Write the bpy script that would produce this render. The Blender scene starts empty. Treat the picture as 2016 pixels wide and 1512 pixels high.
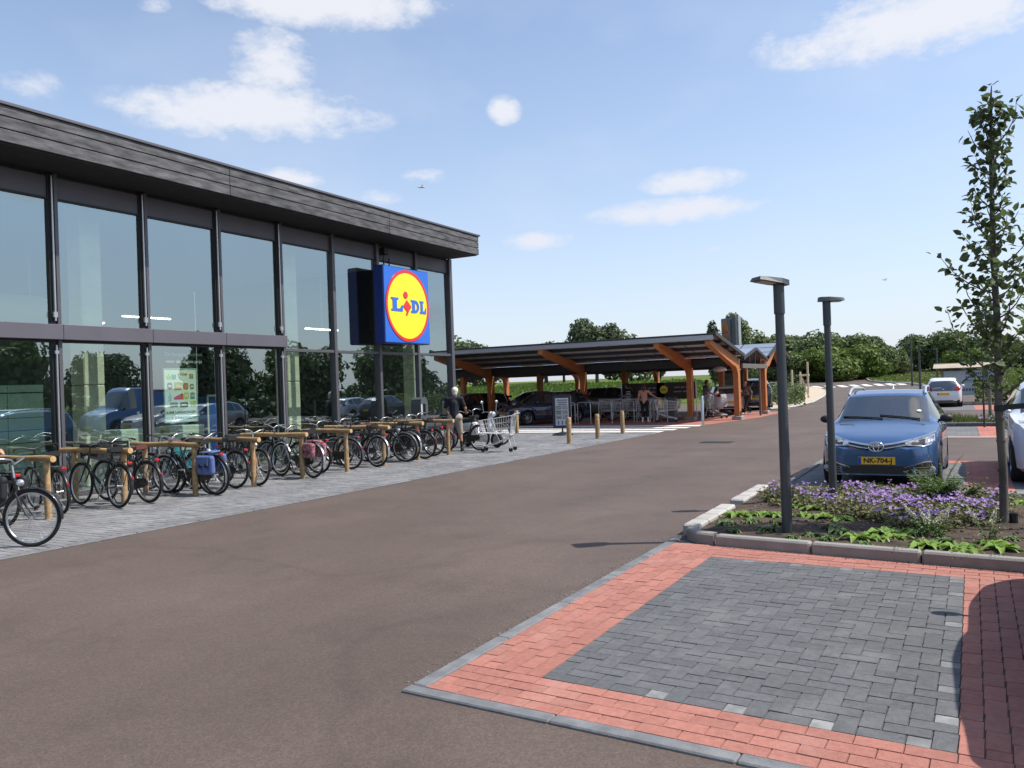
import bpy, bmesh, math, random
from mathutils import Vector, Matrix, Quaternion
from mathutils.bvhtree import BVHTree
from mathutils import noise as mnoise

R = math.radians
rnd = random.Random(11)
sc = bpy.context.scene
COL = sc.collection

# ------------------------------------------------------------------ camera
F_PX, ROLL, YAW, PITCH, CAM_H = 1590.0, 0.035, R(28.9627), R(0.137), 1.8
FW = Vector((-math.sin(YAW) * math.cos(PITCH), math.cos(YAW) * math.cos(PITCH), math.sin(PITCH)))
_r0 = FW.cross(Vector((0, 0, 1))).normalized()
_u0 = _r0.cross(FW)
CR = _r0 * math.cos(ROLL) - _u0 * math.sin(ROLL)
CU = _u0 * math.cos(ROLL) + _r0 * math.sin(ROLL)
CAM = Vector((0, 0, CAM_H))
cam_d = bpy.data.cameras.new('camera')
cam_d.sensor_width = 36
cam_d.lens = F_PX / 2016 * 36
cam_d.clip_start = 0.05
cam_d.clip_end = 4000
cam = bpy.data.objects.new('camera', cam_d)
COL.objects.link(cam)
m = Matrix.Identity(4)
for i in range(3):
    m[i][0], m[i][1], m[i][2], m[i][3] = CR[i], CU[i], -FW[i], CAM[i]
cam.matrix_world = m
sc.camera = cam


def ray(px, py):
    return FW + CR * ((px - 1008) / F_PX) + CU * ((756 - py) / F_PX)


def G(px, py, z=0.0):
    d = ray(px, py)
    return CAM + d * ((z - CAM_H) / d.z)


def terr(x, y):
    """the ground rises gently towards the dike road"""
    t = y - 52
    if t <= 0:
        return 0.0
    if t < 10:
        return 0.001 * t * t
    return min(0.1 + 0.02 * (t - 10), 3.0)


def GT(px, py, zoff=0.0):
    d = ray(px, py)
    t, step = 8.0, 0.5
    while t < 600:
        p = CAM + d * t
        if p.z <= terr(p.x, p.y) + zoff:
            return p
        t += step
    return CAM + d * 600


def AX(px, py, X):
    d = ray(px, py)
    return CAM + d * (X / d.x)


# ------------------------------------------------------------------ sun, sky, exposure
SUN_EL = R(54)
SUN_H = Vector((0.904, 0.427, 0)).normalized()
SUN_V = Vector((SUN_H.x * math.cos(SUN_EL), SUN_H.y * math.cos(SUN_EL), math.sin(SUN_EL)))
sd = bpy.data.lights.new('sun', 'SUN')
sd.energy = 4.2
sd.angle = R(0.53)
sd.color = (1.0, 0.95, 0.88)
sun = bpy.data.objects.new('sun', sd)
COL.objects.link(sun)
sun.rotation_euler = SUN_V.to_track_quat('Z', 'Y').to_euler()
sc.view_settings.view_transform = 'Standard'
sc.view_settings.look = 'None'
sc.view_settings.exposure = 0.42
sc.view_settings.gamma = 1.0
sc.view_settings.use_curve_mapping = False
sc.cycles.use_denoising = True
sc.cycles.max_bounces = 8
sc.cycles.transparent_max_bounces = 16
sc.cycles.caustics_reflective = False
sc.cycles.caustics_refractive = False

world = bpy.data.worlds.new('World')
sc.world = world
world.use_nodes = True
wn = world.node_tree
wn.nodes.clear()


def wnode(t, **kw):
    n = wn.nodes.new(t)
    for k, v in kw.items():
        setattr(n, k, v)
    return n


def wm(op, a, b=None, c=None, clamp=False):
    n = wnode('ShaderNodeMath', operation=op)
    n.use_clamp = clamp
    for i, v in enumerate((a, b, c)):
        if v is None:
            continue
        if isinstance(v, (int, float)):
            n.inputs[i].default_value = v
        else:
            wn.links.new(v, n.inputs[i])
    return n.outputs[0]


sky = wnode('ShaderNodeTexSky', sky_type='NISHITA')
sky.sun_disc = False
sky.sun_elevation = SUN_EL
sky.sun_rotation = math.atan2(SUN_V.x, SUN_V.y)
sky.altitude = 0
sky.air_density = 1.0
sky.dust_density = 0.7
sky.ozone_density = 1.2
tc = wnode('ShaderNodeTexCoord')
sep = wnode('ShaderNodeSeparateXYZ')
wn.links.new(tc.outputs['Generated'], sep.inputs[0])
az = wm('ARCTAN2', sep.outputs[0], sep.outputs[1])
el = wm('ARCSINE', sep.outputs[2])
# fair weather cumulus: centre as seen from the car park, half width, half height, weight
CLOUDS = [(640, 5, 270, 55, 1.15), (500, 222, 290, 62, 1.12), (535, 125, 95, 75, .95), (992, 216, 40, 34, .8), (1006, 226, 26, 20, .7),
          (1360, 357, 120, 30, .95), (1335, 415, 200, 32, 1.0), (1058, 472, 84, 25, 1.05), (1810, 38, 310, 75, 1.08),
          (570, 350, 95, 26, .75), (840, 347, 60, 20, .6), (60, 165, 55, 36, .62), (745, 392, 60, 24, .65),
          (1410, 488, 36, 13, .6), (300, 5, 40, 22, .6), (170, 640, 260, 40, .8),
          (2500, 250, 300, 70, 1.05), (2900, 60, 260, 60, 1.05), (3400, 420, 330, 55, 1.0), (-500, 350, 300, 70, 1.0)]
tot = None
CL = []
for (cx, cy, hw, hh, wgt) in CLOUDS:
    d = ray(cx, cy).normalized()
    CL.append((math.atan2(d.x, d.y), math.asin(d.z), hw, hh, wgt))
# the same fair weather clouds over the rest of the sky
for (a_, e_, hw, hh) in ((62, 14, 300, 60), (78, 24, 260, 80), (95, 13, 320, 50), (48, 27, 240, 70), (112, 32, 300, 110), (140, 18, 330, 70), (150, 46, 380, 190), (168, 30, 320, 120), (-172, 52, 360, 200),
                         (-150, 22, 340, 80), (-128, 38, 300, 130), (-100, 18, 330, 70), (70, 40, 280, 120), (120, 52, 300, 170), (-80, 44, 300, 140), (20, 60, 300, 170)):
    CL.append((R(a_), R(e_), hw, hh, 1.05))
for (a0, e0, hw, hh, wgt) in CL:
    da = wm('MULTIPLY', wm('SUBTRACT', az, a0), F_PX * math.cos(e0) / hw)
    de = wm('MULTIPLY', wm('SUBTRACT', el, e0), F_PX / hh)
    dd = wm('SQRT', wm('ADD', wm('MULTIPLY', da, da), wm('MULTIPLY', de, de)))
    mk = wm('MULTIPLY', wm('SUBTRACT', 1.0, dd, clamp=True), wgt)
    tot = mk if tot is None else wm('MAXIMUM', tot, mk)
mp = wnode('ShaderNodeMapping')
mp.inputs['Scale'].default_value = (1, 1, 1.9)
wn.links.new(tc.outputs['Generated'], mp.inputs[0])
nz = wnode('ShaderNodeTexNoise')
nz.inputs['Scale'].default_value = 16
nz.inputs['Detail'].default_value = 7
nz.inputs['Roughness'].default_value = 0.6
wn.links.new(mp.outputs[0], nz.inputs['Vector'])
nz2 = wnode('ShaderNodeTexNoise')
nz2.inputs['Scale'].default_value = 5
nz2.inputs['Detail'].default_value = 5
wn.links.new(mp.outputs[0], nz2.inputs['Vector'])
nz3 = wnode('ShaderNodeTexNoise')
nz3.inputs['Scale'].default_value = 46
nz3.inputs['Detail'].default_value = 6
nz3.inputs['Roughness'].default_value = 0.65
wn.links.new(mp.outputs[0], nz3.inputs['Vector'])
dens = wm('ADD', tot, wm('MULTIPLY', wm('SUBTRACT', nz.outputs[0], 0.5), 1.35))
dens = wm('ADD', dens, wm('MULTIPLY', wm('SUBTRACT', nz3.outputs[0], 0.5), 0.75))
dens = wm('MULTIPLY', dens, wm('MULTIPLY', tot, 5.0, clamp=True))
mr = wnode('ShaderNodeMapRange', interpolation_type='SMOOTHSTEP')
mr.inputs['From Min'].default_value = 0.02
mr.inputs['From Max'].default_value = 0.80
mr.inputs['To Max'].default_value = 0.9
wn.links.new(dens, mr.inputs['Value'])
# thin veil of high cirrus all over the sky
mr2 = wnode('ShaderNodeMapRange')
mr2.inputs['From Min'].default_value = 0.45
mr2.inputs['From Max'].default_value = 0.8
mr2.inputs['To Max'].default_value = 0.2
wn.links.new(nz2.outputs[0], mr2.inputs['Value'])
fac = wm('MAXIMUM', mr.outputs[0], mr2.outputs[0])
mix = wnode('ShaderNodeMix', data_type='RGBA')
wn.links.new(fac, mix.inputs['Factor'])
wn.links.new(sky.outputs[0], mix.inputs[6])
mix.inputs[7].default_value = (4.85, 4.85, 5.0, 1)
hz = wm('POWER', wm('SUBTRACT', 1.0, wm('ABSOLUTE', sep.outputs[2]), clamp=True), 3.0)
mixh = wnode('ShaderNodeMix', data_type='RGBA')      # pale summer haze low over the horizon
wn.links.new(wm('MULTIPLY', hz, 0.74), mixh.inputs['Factor'])
wn.links.new(mix.outputs[2], mixh.inputs[6])
mixh.inputs[7].default_value = (3.45, 3.8, 4.7, 1)
bg = wnode('ShaderNodeBackground')
bg.inputs['Strength'].default_value = 0.145
wn.links.new(mixh.outputs[2], bg.inputs['Color'])
wo = wnode('ShaderNodeOutputWorld')
wn.links.new(bg.outputs[0], wo.inputs['Surface'])

# ------------------------------------------------------------------ materials
MATS = {}


def pm(name, col, rough=0.6, metal=0.0, var=0.0, scale=6.0, bump=0.0, bscale=60.0, col2=None, coat=0.0,
       ior=1.45, island=0.0, objvar=0.0, stretch=(1, 1, 1), detail=5, trans=0.0, emit=None, spec=0.5, world=False, blotch=None):
    """procedural principled material: noise mottling, per-piece variation, fine relief"""
    if name in MATS:
        return MATS[name]
    mt = bpy.data.materials.new(name)
    mt.use_nodes = True
    nt = mt.node_tree
    b = nt.nodes['Principled BSDF']
    out = nt.nodes['Material Output']
    b.inputs['Roughness'].default_value = rough
    b.inputs['Metallic'].default_value = metal
    b.inputs['IOR'].default_value = ior
    b.inputs['Specular IOR Level'].default_value = spec
    if coat:
        b.inputs['Coat Weight'].default_value = coat
        b.inputs['Coat Roughness'].default_value = 0.03
    c4 = (*col, 1)
    src = None
    b.inputs['Base Color'].default_value = c4
    tco = nt.nodes.new('ShaderNodeTexCoord')
    mpg = nt.nodes.new('ShaderNodeMapping')
    mpg.inputs['Scale'].default_value = stretch
    if world:      # pieces of one floor share their stains
        gp = nt.nodes.new('ShaderNodeNewGeometry')
        nt.links.new(gp.outputs['Position'], mpg.inputs[0])
    else:
        nt.links.new(tco.outputs['Object'], mpg.inputs[0])
    if var or col2:
        n = nt.nodes.new('ShaderNodeTexNoise')
        n.inputs['Scale'].default_value = scale
        n.inputs['Detail'].default_value = detail
        nt.links.new(mpg.outputs[0], n.inputs['Vector'])
        rp = nt.nodes.new('ShaderNodeValToRGB')
        rp.color_ramp.elements[0].position = 0.32
        rp.color_ramp.elements[1].position = 0.68
        cA = col2 if col2 else tuple(max(0, x * (1 - var)) for x in col)
        cB = col if col2 else tuple(min(1, x * (1 + var)) for x in col)
        rp.color_ramp.elements[0].color = (*cA, 1)
        rp.color_ramp.elements[1].color = (*cB, 1)
        nt.links.new(n.outputs[0], rp.inputs[0])
        src = rp.outputs[0]
    if island or objvar:
        if island:
            g = nt.nodes.new('ShaderNodeNewGeometry')
            rs, amt = g.outputs['Random Per Island'], island
        else:
            g = nt.nodes.new('ShaderNodeObjectInfo')
            rs, amt = g.outputs['Random'], objvar
        mr_ = nt.nodes.new('ShaderNodeMapRange')
        mr_.inputs['To Min'].default_value = 1 - amt
        mr_.inputs['To Max'].default_value = 1 + amt
        nt.links.new(rs, mr_.inputs['Value'])
        hs = nt.nodes.new('ShaderNodeHueSaturation')
        nt.links.new(mr_.outputs[0], hs.inputs['Value'])
        if src:
            nt.links.new(src, hs.inputs['Color'])
        else:
            hs.inputs['Color'].default_value = c4
        src = hs.outputs[0]
    if blotch:     # pale efflorescence and dirt drawn over the pieces: colour, scale, amount
        for bc, bs, lo, hi, am in blotch:
            n = nt.nodes.new('ShaderNodeTexNoise')
            n.inputs['Scale'].default_value = bs
            n.inputs['Detail'].default_value = 7
            n.inputs['Roughness'].default_value = 0.65
            nt.links.new(mpg.outputs[0], n.inputs['Vector'])
            mr_ = nt.nodes.new('ShaderNodeMapRange')
            mr_.inputs['From Min'].default_value = lo
            mr_.inputs['From Max'].default_value = hi
            mr_.inputs['To Max'].default_value = am
            nt.links.new(n.outputs[0], mr_.inputs['Value'])
            mx = nt.nodes.new('ShaderNodeMix')
            mx.data_type = 'RGBA'
            nt.links.new(mr_.outputs[0], mx.inputs[0])
            if src:
                nt.links.new(src, mx.inputs[6])
            else:
                mx.inputs[6].default_value = c4
            mx.inputs[7].default_value = (*bc, 1)
            src = mx.outputs[2]
    if src:
        nt.links.new(src, b.inputs['Base Color'])
    if bump:
        n = nt.nodes.new('ShaderNodeTexNoise')
        n.inputs['Scale'].default_value = bscale
        n.inputs['Detail'].default_value = 6
        nt.links.new(mpg.outputs[0], n.inputs['Vector'])
        bp = nt.nodes.new('ShaderNodeBump')
        bp.inputs['Strength'].default_value = bump
        bp.inputs['Distance'].default_value = 0.02
        nt.links.new(n.outputs[0], bp.inputs['Height'])
        nt.links.new(bp.outputs[0], b.inputs['Normal'])
    if trans:
        tr = nt.nodes.new('ShaderNodeBsdfTranslucent')
        if src:
            nt.links.new(src, tr.inputs['Color'])
        else:
            tr.inputs['Color'].default_value = c4
        mx = nt.nodes.new('ShaderNodeMixShader')
        mx.inputs[0].default_value = trans
        nt.links.new(b.outputs[0], mx.inputs[1])
        nt.links.new(tr.outputs[0], mx.inputs[2])
        nt.links.new(mx.outputs[0], out.inputs['Surface'])
    if emit:
        b.inputs['Emission Color'].default_value = (*emit[:3], 1)
        b.inputs['Emission Strength'].default_value = emit[3]
    MATS[name] = mt
    return mt


def glass_mat(name, tint, base, gain, rough=0.0, refl=(0.86, 0.95, 1.0), warp=0.0):
    """coated sheet glass: tinted see-through plus a mirror share that grows at grazing angles"""
    mt = bpy.data.materials.new(name)
    mt.use_nodes = True
    nt = mt.node_tree
    nt.nodes.clear()
    o = nt.nodes.new('ShaderNodeOutputMaterial')
    t = nt.nodes.new('ShaderNodeBsdfTransparent')
    t.inputs[0].default_value = (*tint, 1)
    g = nt.nodes.new('ShaderNodeBsdfGlossy')
    g.inputs['Color'].default_value = (*refl, 1)
    g.inputs['Roughness'].default_value = rough
    if warp:       # float glass is never quite flat
        tg = nt.nodes.new('ShaderNodeTexCoord')
        ng = nt.nodes.new('ShaderNodeTexNoise')
        ng.inputs['Scale'].default_value = 1.1
        ng.inputs['Detail'].default_value = 1
        nt.links.new(tg.outputs['Object'], ng.inputs['Vector'])
        bg_ = nt.nodes.new('ShaderNodeBump')
        bg_.inputs['Strength'].default_value = warp
        bg_.inputs['Distance'].default_value = 0.02
        nt.links.new(ng.outputs[0], bg_.inputs['Height'])
        nt.links.new(bg_.outputs[0], g.inputs['Normal'])
    ge = nt.nodes.new('ShaderNodeNewGeometry')
    dt = nt.nodes.new('ShaderNodeVectorMath')
    dt.operation = 'DOT_PRODUCT'
    nt.links.new(ge.outputs['Normal'], dt.inputs[0])
    nt.links.new(ge.outputs['Incoming'], dt.inputs[1])
    ab = nt.nodes.new('ShaderNodeMath')
    ab.operation = 'ABSOLUTE'
    nt.links.new(dt.outputs['Value'], ab.inputs[0])
    om = nt.nodes.new('ShaderNodeMath')
    om.operation = 'SUBTRACT'
    om.inputs[0].default_value = 1.0
    nt.links.new(ab.outputs[0], om.inputs[1])
    fr = nt.nodes.new('ShaderNodeMath')
    fr.operation = 'POWER'
    fr.inputs[1].default_value = 4.0
    nt.links.new(om.outputs[0], fr.inputs[0])
    ma = nt.nodes.new('ShaderNodeMath')
    ma.operation = 'MULTIPLY_ADD'
    ma.use_clamp = True
    ma.inputs[1].default_value = gain
    ma.inputs[2].default_value = base
    nt.links.new(fr.outputs[0], ma.inputs[0])
    mx = nt.nodes.new('ShaderNodeMixShader')
    nt.links.new(ma.outputs[0], mx.inputs[0])
    nt.links.new(t.outputs[0], mx.inputs[1])
    nt.links.new(g.outputs[0], mx.inputs[2])
    nt.links.new(mx.outputs[0], o.inputs[0])
    MATS[name] = mt
    return mt


# ------------------------------------------------------------------ mesh building helpers
class MB:
    def __init__(s):
        s.v, s.f, s.mi = [], [], []

    def add(s, vs, fs, mi=0):
        o = len(s.v)
        s.v += [tuple(v) for v in vs]
        s.f += [tuple(i + o for i in f) for f in fs]
        s.mi += [mi] * len(fs)
        return s

    def box(s, c, sz, rot=None, mi=0, taper=1.0):
        hx, hy, hz = sz[0] / 2, sz[1] / 2, sz[2] / 2
        vs = []
        for z in (-hz, hz):
            k = taper if z > 0 else 1.0
            for x, y in ((-hx, -hy), (hx, -hy), (hx, hy), (-hx, hy)):
                vs.append(Vector((x * k, y * k, z)))
        if rot is not None:
            vs = [rot @ v for v in vs]
        c = Vector(c)
        return s.add([v + c for v in vs], [(3, 2, 1, 0), (4, 5, 6, 7), (0, 1, 5, 4), (1, 2, 6, 5), (2, 3, 7, 6), (3, 0, 4, 7)], mi)

    def bbox(s, c, sz, b=0.01, rot=None, mi=0):
        """box with chamfered edges (24 verts -> 26 faces)"""
        h = [x / 2 for x in sz]
        b = min(b, min(h) * 0.9)
        pts = []
        for sx in (-1, 1):
            for sy in (-1, 1):
                for sz_ in (-1, 1):
                    for ax in range(3):
                        p = [sx * (h[0] - b), sy * (h[1] - b), sz_ * (h[2] - b)]
                        p[ax] = (sx, sy, sz_)[ax] * h[ax]
                        pts.append(Vector(p))
        if rot is not None:
            pts = [rot @ p for p in pts]
        c = Vector(c)
        bm = bmesh.new()
        vv = [bm.verts.new(p + c) for p in pts]
        res = bmesh.ops.convex_hull(bm, input=vv)
        bm.verts.index_update()
        bmesh.ops.dissolve_limit(bm, angle_limit=0.01, verts=bm.verts[:], edges=bm.edges[:])
        bm.verts.index_update()
        s.add([v.co for v in bm.verts], [tuple(v.index for v in f.verts) for f in bm.faces], mi)
        bm.free()
        return s

    def tube(s, pts, rad, seg=8, caps=True, closed=False, mi=0):
        pts = [Vector(p) for p in pts]
        n = len(pts)
        rads = rad if isinstance(rad, (list, tuple)) else [rad] * n
        vs, fs = [], []
        prev = None
        for i, p in enumerate(pts):
            if closed:
                t = (pts[(i + 1) % n] - pts[i - 1])
            else:
                t = pts[min(i + 1, n - 1)] - pts[max(i - 1, 0)]
            t.normalize()
            if prev is None:
                a = Vector((0, 0, 1)) if abs(t.z) < 0.9 else Vector((1, 0, 0))
                nrm = t.cross(a).normalized()
            else:
                nrm = (prev - t * prev.dot(t)).normalized()
            prev = nrm
            bi = t.cross(nrm)
            for k in range(seg):
                an = 2 * math.pi * k / seg
                vs.append(p + (nrm * math.cos(an) + bi * math.sin(an)) * rads[i])
        m_ = n if closed else n - 1
        for i in range(m_):
            j = (i + 1) % n
            for k in range(seg):
                l = (k + 1) % seg
                fs.append((i * seg + k, i * seg + l, j * seg + l, j * seg + k))
        if caps and not closed:
            fs.append(tuple(reversed(range(seg))))
            fs.append(tuple(range((n - 1) * seg, n * seg)))
        return s.add(vs, fs, mi)

    def lathe(s, prof, seg=24, axis='Z', c=(0, 0, 0), mi=0, arc=None):
        """prof: (radius, height) pairs"""
        c = Vector(c)
        vs, fs = [], []
        n = len(prof)
        full = arc is None
        cnt = seg if full else seg + 1
        for i in range(cnt):
            an = 2 * math.pi * i / seg if full else arc[0] + (arc[1] - arc[0]) * i / seg
            ca, sa = math.cos(an), math.sin(an)
            for r, h in prof:
                if axis == 'Z':
                    p = Vector((r * ca, r * sa, h))
                elif axis == 'Y':
                    p = Vector((r * ca, h, r * sa))
                else:
                    p = Vector((h, r * ca, r * sa))
                vs.append(p + c)
        for i in range(seg):
            j = (i + 1) % cnt
            for k in range(n - 1):
                fs.append((i * n + k, j * n + k, j * n + k + 1, i * n + k + 1))
        return s.add(vs, fs, mi)

    def ell(s, c, r, seg=12, rings=8, mi=0, rot=None):
        vs, fs = [], []
        c = Vector(c)
        for i in range(rings + 1):
            th = math.pi * i / rings
            for k in range(seg):
                ph = 2 * math.pi * k / seg
                p = Vector((r[0] * math.sin(th) * math.cos(ph), r[1] * math.sin(th) * math.sin(ph), r[2] * math.cos(th)))
                vs.append((rot @ p if rot is not None else p) + c)
        for i in range(rings):
            for k in range(seg):
                l = (k + 1) % seg
                fs.append((i * seg + k, (i + 1) * seg + k, (i + 1) * seg + l, i * seg + l))
        return s.add(vs, fs, mi)

    def prism(s, poly, d0, d1, fn, mi=0):
        """2D polygon (convex or not) extruded; fn(u, v, d) -> point"""
        n = len(poly)
        vs = [fn(u, v, d0) for u, v in poly] + [fn(u, v, d1) for u, v in poly]
        fs = [tuple(range(n - 1, -1, -1)), tuple(range(n, 2 * n))]
        for i in range(n):
            j = (i + 1) % n
            fs.append((i, j, n + j, n + i))
        return s.add(vs, fs, mi)

    def quad(s, a, b, c, d, mi=0):
        return s.add([a, b, c, d], [(0, 1, 2, 3)], mi)

    def mesh(s, name, mats, smooth=None):
        me = bpy.data.meshes.new(name)
        me.from_pydata(s.v, [], s.f)
        if not isinstance(mats, (list, tuple)):
            mats = [mats]
        for mt in mats:
            me.materials.append(mt)
        if len(mats) > 1:
            me.polygons.foreach_set('material_index', s.mi)
        if smooth is not None:
            me.polygons.foreach_set('use_smooth', [True] * len(me.polygons))
            if smooth < 179:
                me.set_sharp_from_angle(angle=R(smooth))
        me.validate()
        me.update()
        return me

    def build(s, name, mats, parent=None, smooth=None, loc=None, rot=None):
        return link(name, s.mesh(name, mats, smooth), parent, loc, rot)


def link(name, me, parent=None, loc=None, rot=None, scale=None):
    o = bpy.data.objects.new(name, me)
    COL.objects.link(o)
    if parent:
        o.parent = parent
    if loc is not None:
        o.location = loc
    if rot is not None:
        o.rotation_euler = rot
    if scale is not None:
        o.scale = scale if isinstance(scale, (tuple, list)) else (scale,) * 3
    return o


def tag(o, label, cat, group=None, kind=None):
    if label:
        o['label'] = label
    if cat:
        o['category'] = cat
    if group:
        o['group'] = group
    if kind:
        o['kind'] = kind
    return o


def thing(name, label, cat, loc=(0, 0, 0), rz=0.0, group=None, scale=None):
    o = link(name, None, None, loc, (0, 0, rz), scale)
    o.empty_display_size = 0.2
    return tag(o, label, cat, group)


def struct(o):
    o['kind'] = 'structure'
    return o


def copy_tree(o, parent=None):
    c = o.copy()
    COL.objects.link(c)
    c.parent = parent
    for ch in list(o.children):
        copy_tree(ch, c)
    return c


def relabel(o, label, group=None):
    o['label'] = label
    if group:
        o['group'] = group
    return o


def poly_sheet(name, pts, mat, z=0.0, cell=2.0, follow=True, parent=None):
    """flat (or terrain following) sheet over a polygon, cut into cells"""
    bm = bmesh.new()
    vs = [bm.verts.new((p[0], p[1], 0)) for p in pts]
    bm.faces.new(vs)
    if follow:
        ys = [p[1] for p in pts]
        y = math.floor(min(ys))
        cuts = []
        while y < max(ys):
            cuts.append(y)
            y += cell if y < 120 else cell * 4
        for y in cuts:
            if y < 48:
                continue
            bmesh.ops.bisect_plane(bm, geom=bm.verts[:] + bm.edges[:] + bm.faces[:], plane_co=(0, y, 0), plane_no=(0, 1, 0))
        for v in bm.verts:
            v.co.z = terr(v.co.x, v.co.y) + z
    else:
        for v in bm.verts:
            v.co.z = z
    bmesh.ops.recalc_face_normals(bm, faces=bm.faces[:])
    if bm.faces and sum(f.normal.z for f in bm.faces) < 0:
        bmesh.ops.reverse_faces(bm, faces=bm.faces[:])
    me = bpy.data.meshes.new(name)
    bm.to_mesh(me)
    bm.free()
    me.materials.append(mat)
    return link(name, me, parent)


DG = None


def bake(ob, name):
    """evaluate an object with modifiers into a plain mesh"""
    dg = bpy.context.evaluated_depsgraph_get()
    dg.update()
    me = bpy.data.meshes.new_from_object(ob.evaluated_get(dg))
    me.name = name
    old = ob.data
    bpy.data.objects.remove(ob)
    return me


def text_mesh(body, size, mat, extrude=0.0, bold=0.0, align='CENTER'):
    cu = bpy.data.curves.new('lettering', 'FONT')
    cu.body = body
    cu.size = size
    cu.align_x = align
    cu.align_y = 'CENTER'
    cu.extrude = extrude
    cu.offset = bold
    cu.resolution_u = 2
    ob = bpy.data.objects.new('lettering', cu)
    COL.objects.link(ob)
    me = bake(ob, 'lettering')
    me.materials.clear()
    me.materials.append(mat)
    return me


def blob_mesh(name, caps, voxel, mat, smooth_it=4):
    """tapered capsules fused into one continuous skin"""
    mb = MB()
    for c in caps:
        p0, p1, r0, r1 = Vector(c[0]), Vector(c[1]), c[2], c[3]
        d = p1 - p0
        L = d.length
        if L < 1e-5:
            d, L = Vector((0, 0, 1)), 1e-5
        q = d.to_track_quat('Z', 'Y').to_matrix()
        prof = []
        N = 5
        for i in range(N + 1):
            a = -math.pi / 2 + (math.pi / 2) * i / N
            prof.append((max(1e-4, r0 * math.cos(a)), r0 * math.sin(a)))
        for i in range(N + 1):
            a = (math.pi / 2) * i / N
            prof.append((max(1e-4, r1 * math.cos(a)), L + r1 * math.sin(a)))
        t = MB().lathe(prof, 10)
        fl = c[4] if len(c) > 4 else None
        vs = []
        for v in t.v:
            v = Vector(v)
            if fl:
                v.x *= fl[0]
                v.y *= fl[1]
            vs.append(q @ v + p0)
        mb.add(vs, t.f)
    ob = mb.build(name, mat)
    rm = ob.modifiers.new('r', 'REMESH')
    rm.mode = 'VOXEL'
    rm.voxel_size = voxel
    if smooth_it:
        sm = ob.modifiers.new('s', 'SMOOTH')
        sm.factor = 0.5
        sm.iterations = smooth_it
    me = bake(ob, name)
    me.materials.clear()
    me.materials.append(mat)
    me.polygons.foreach_set('use_smooth', [True] * len(me.polygons))
    return me

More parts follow.
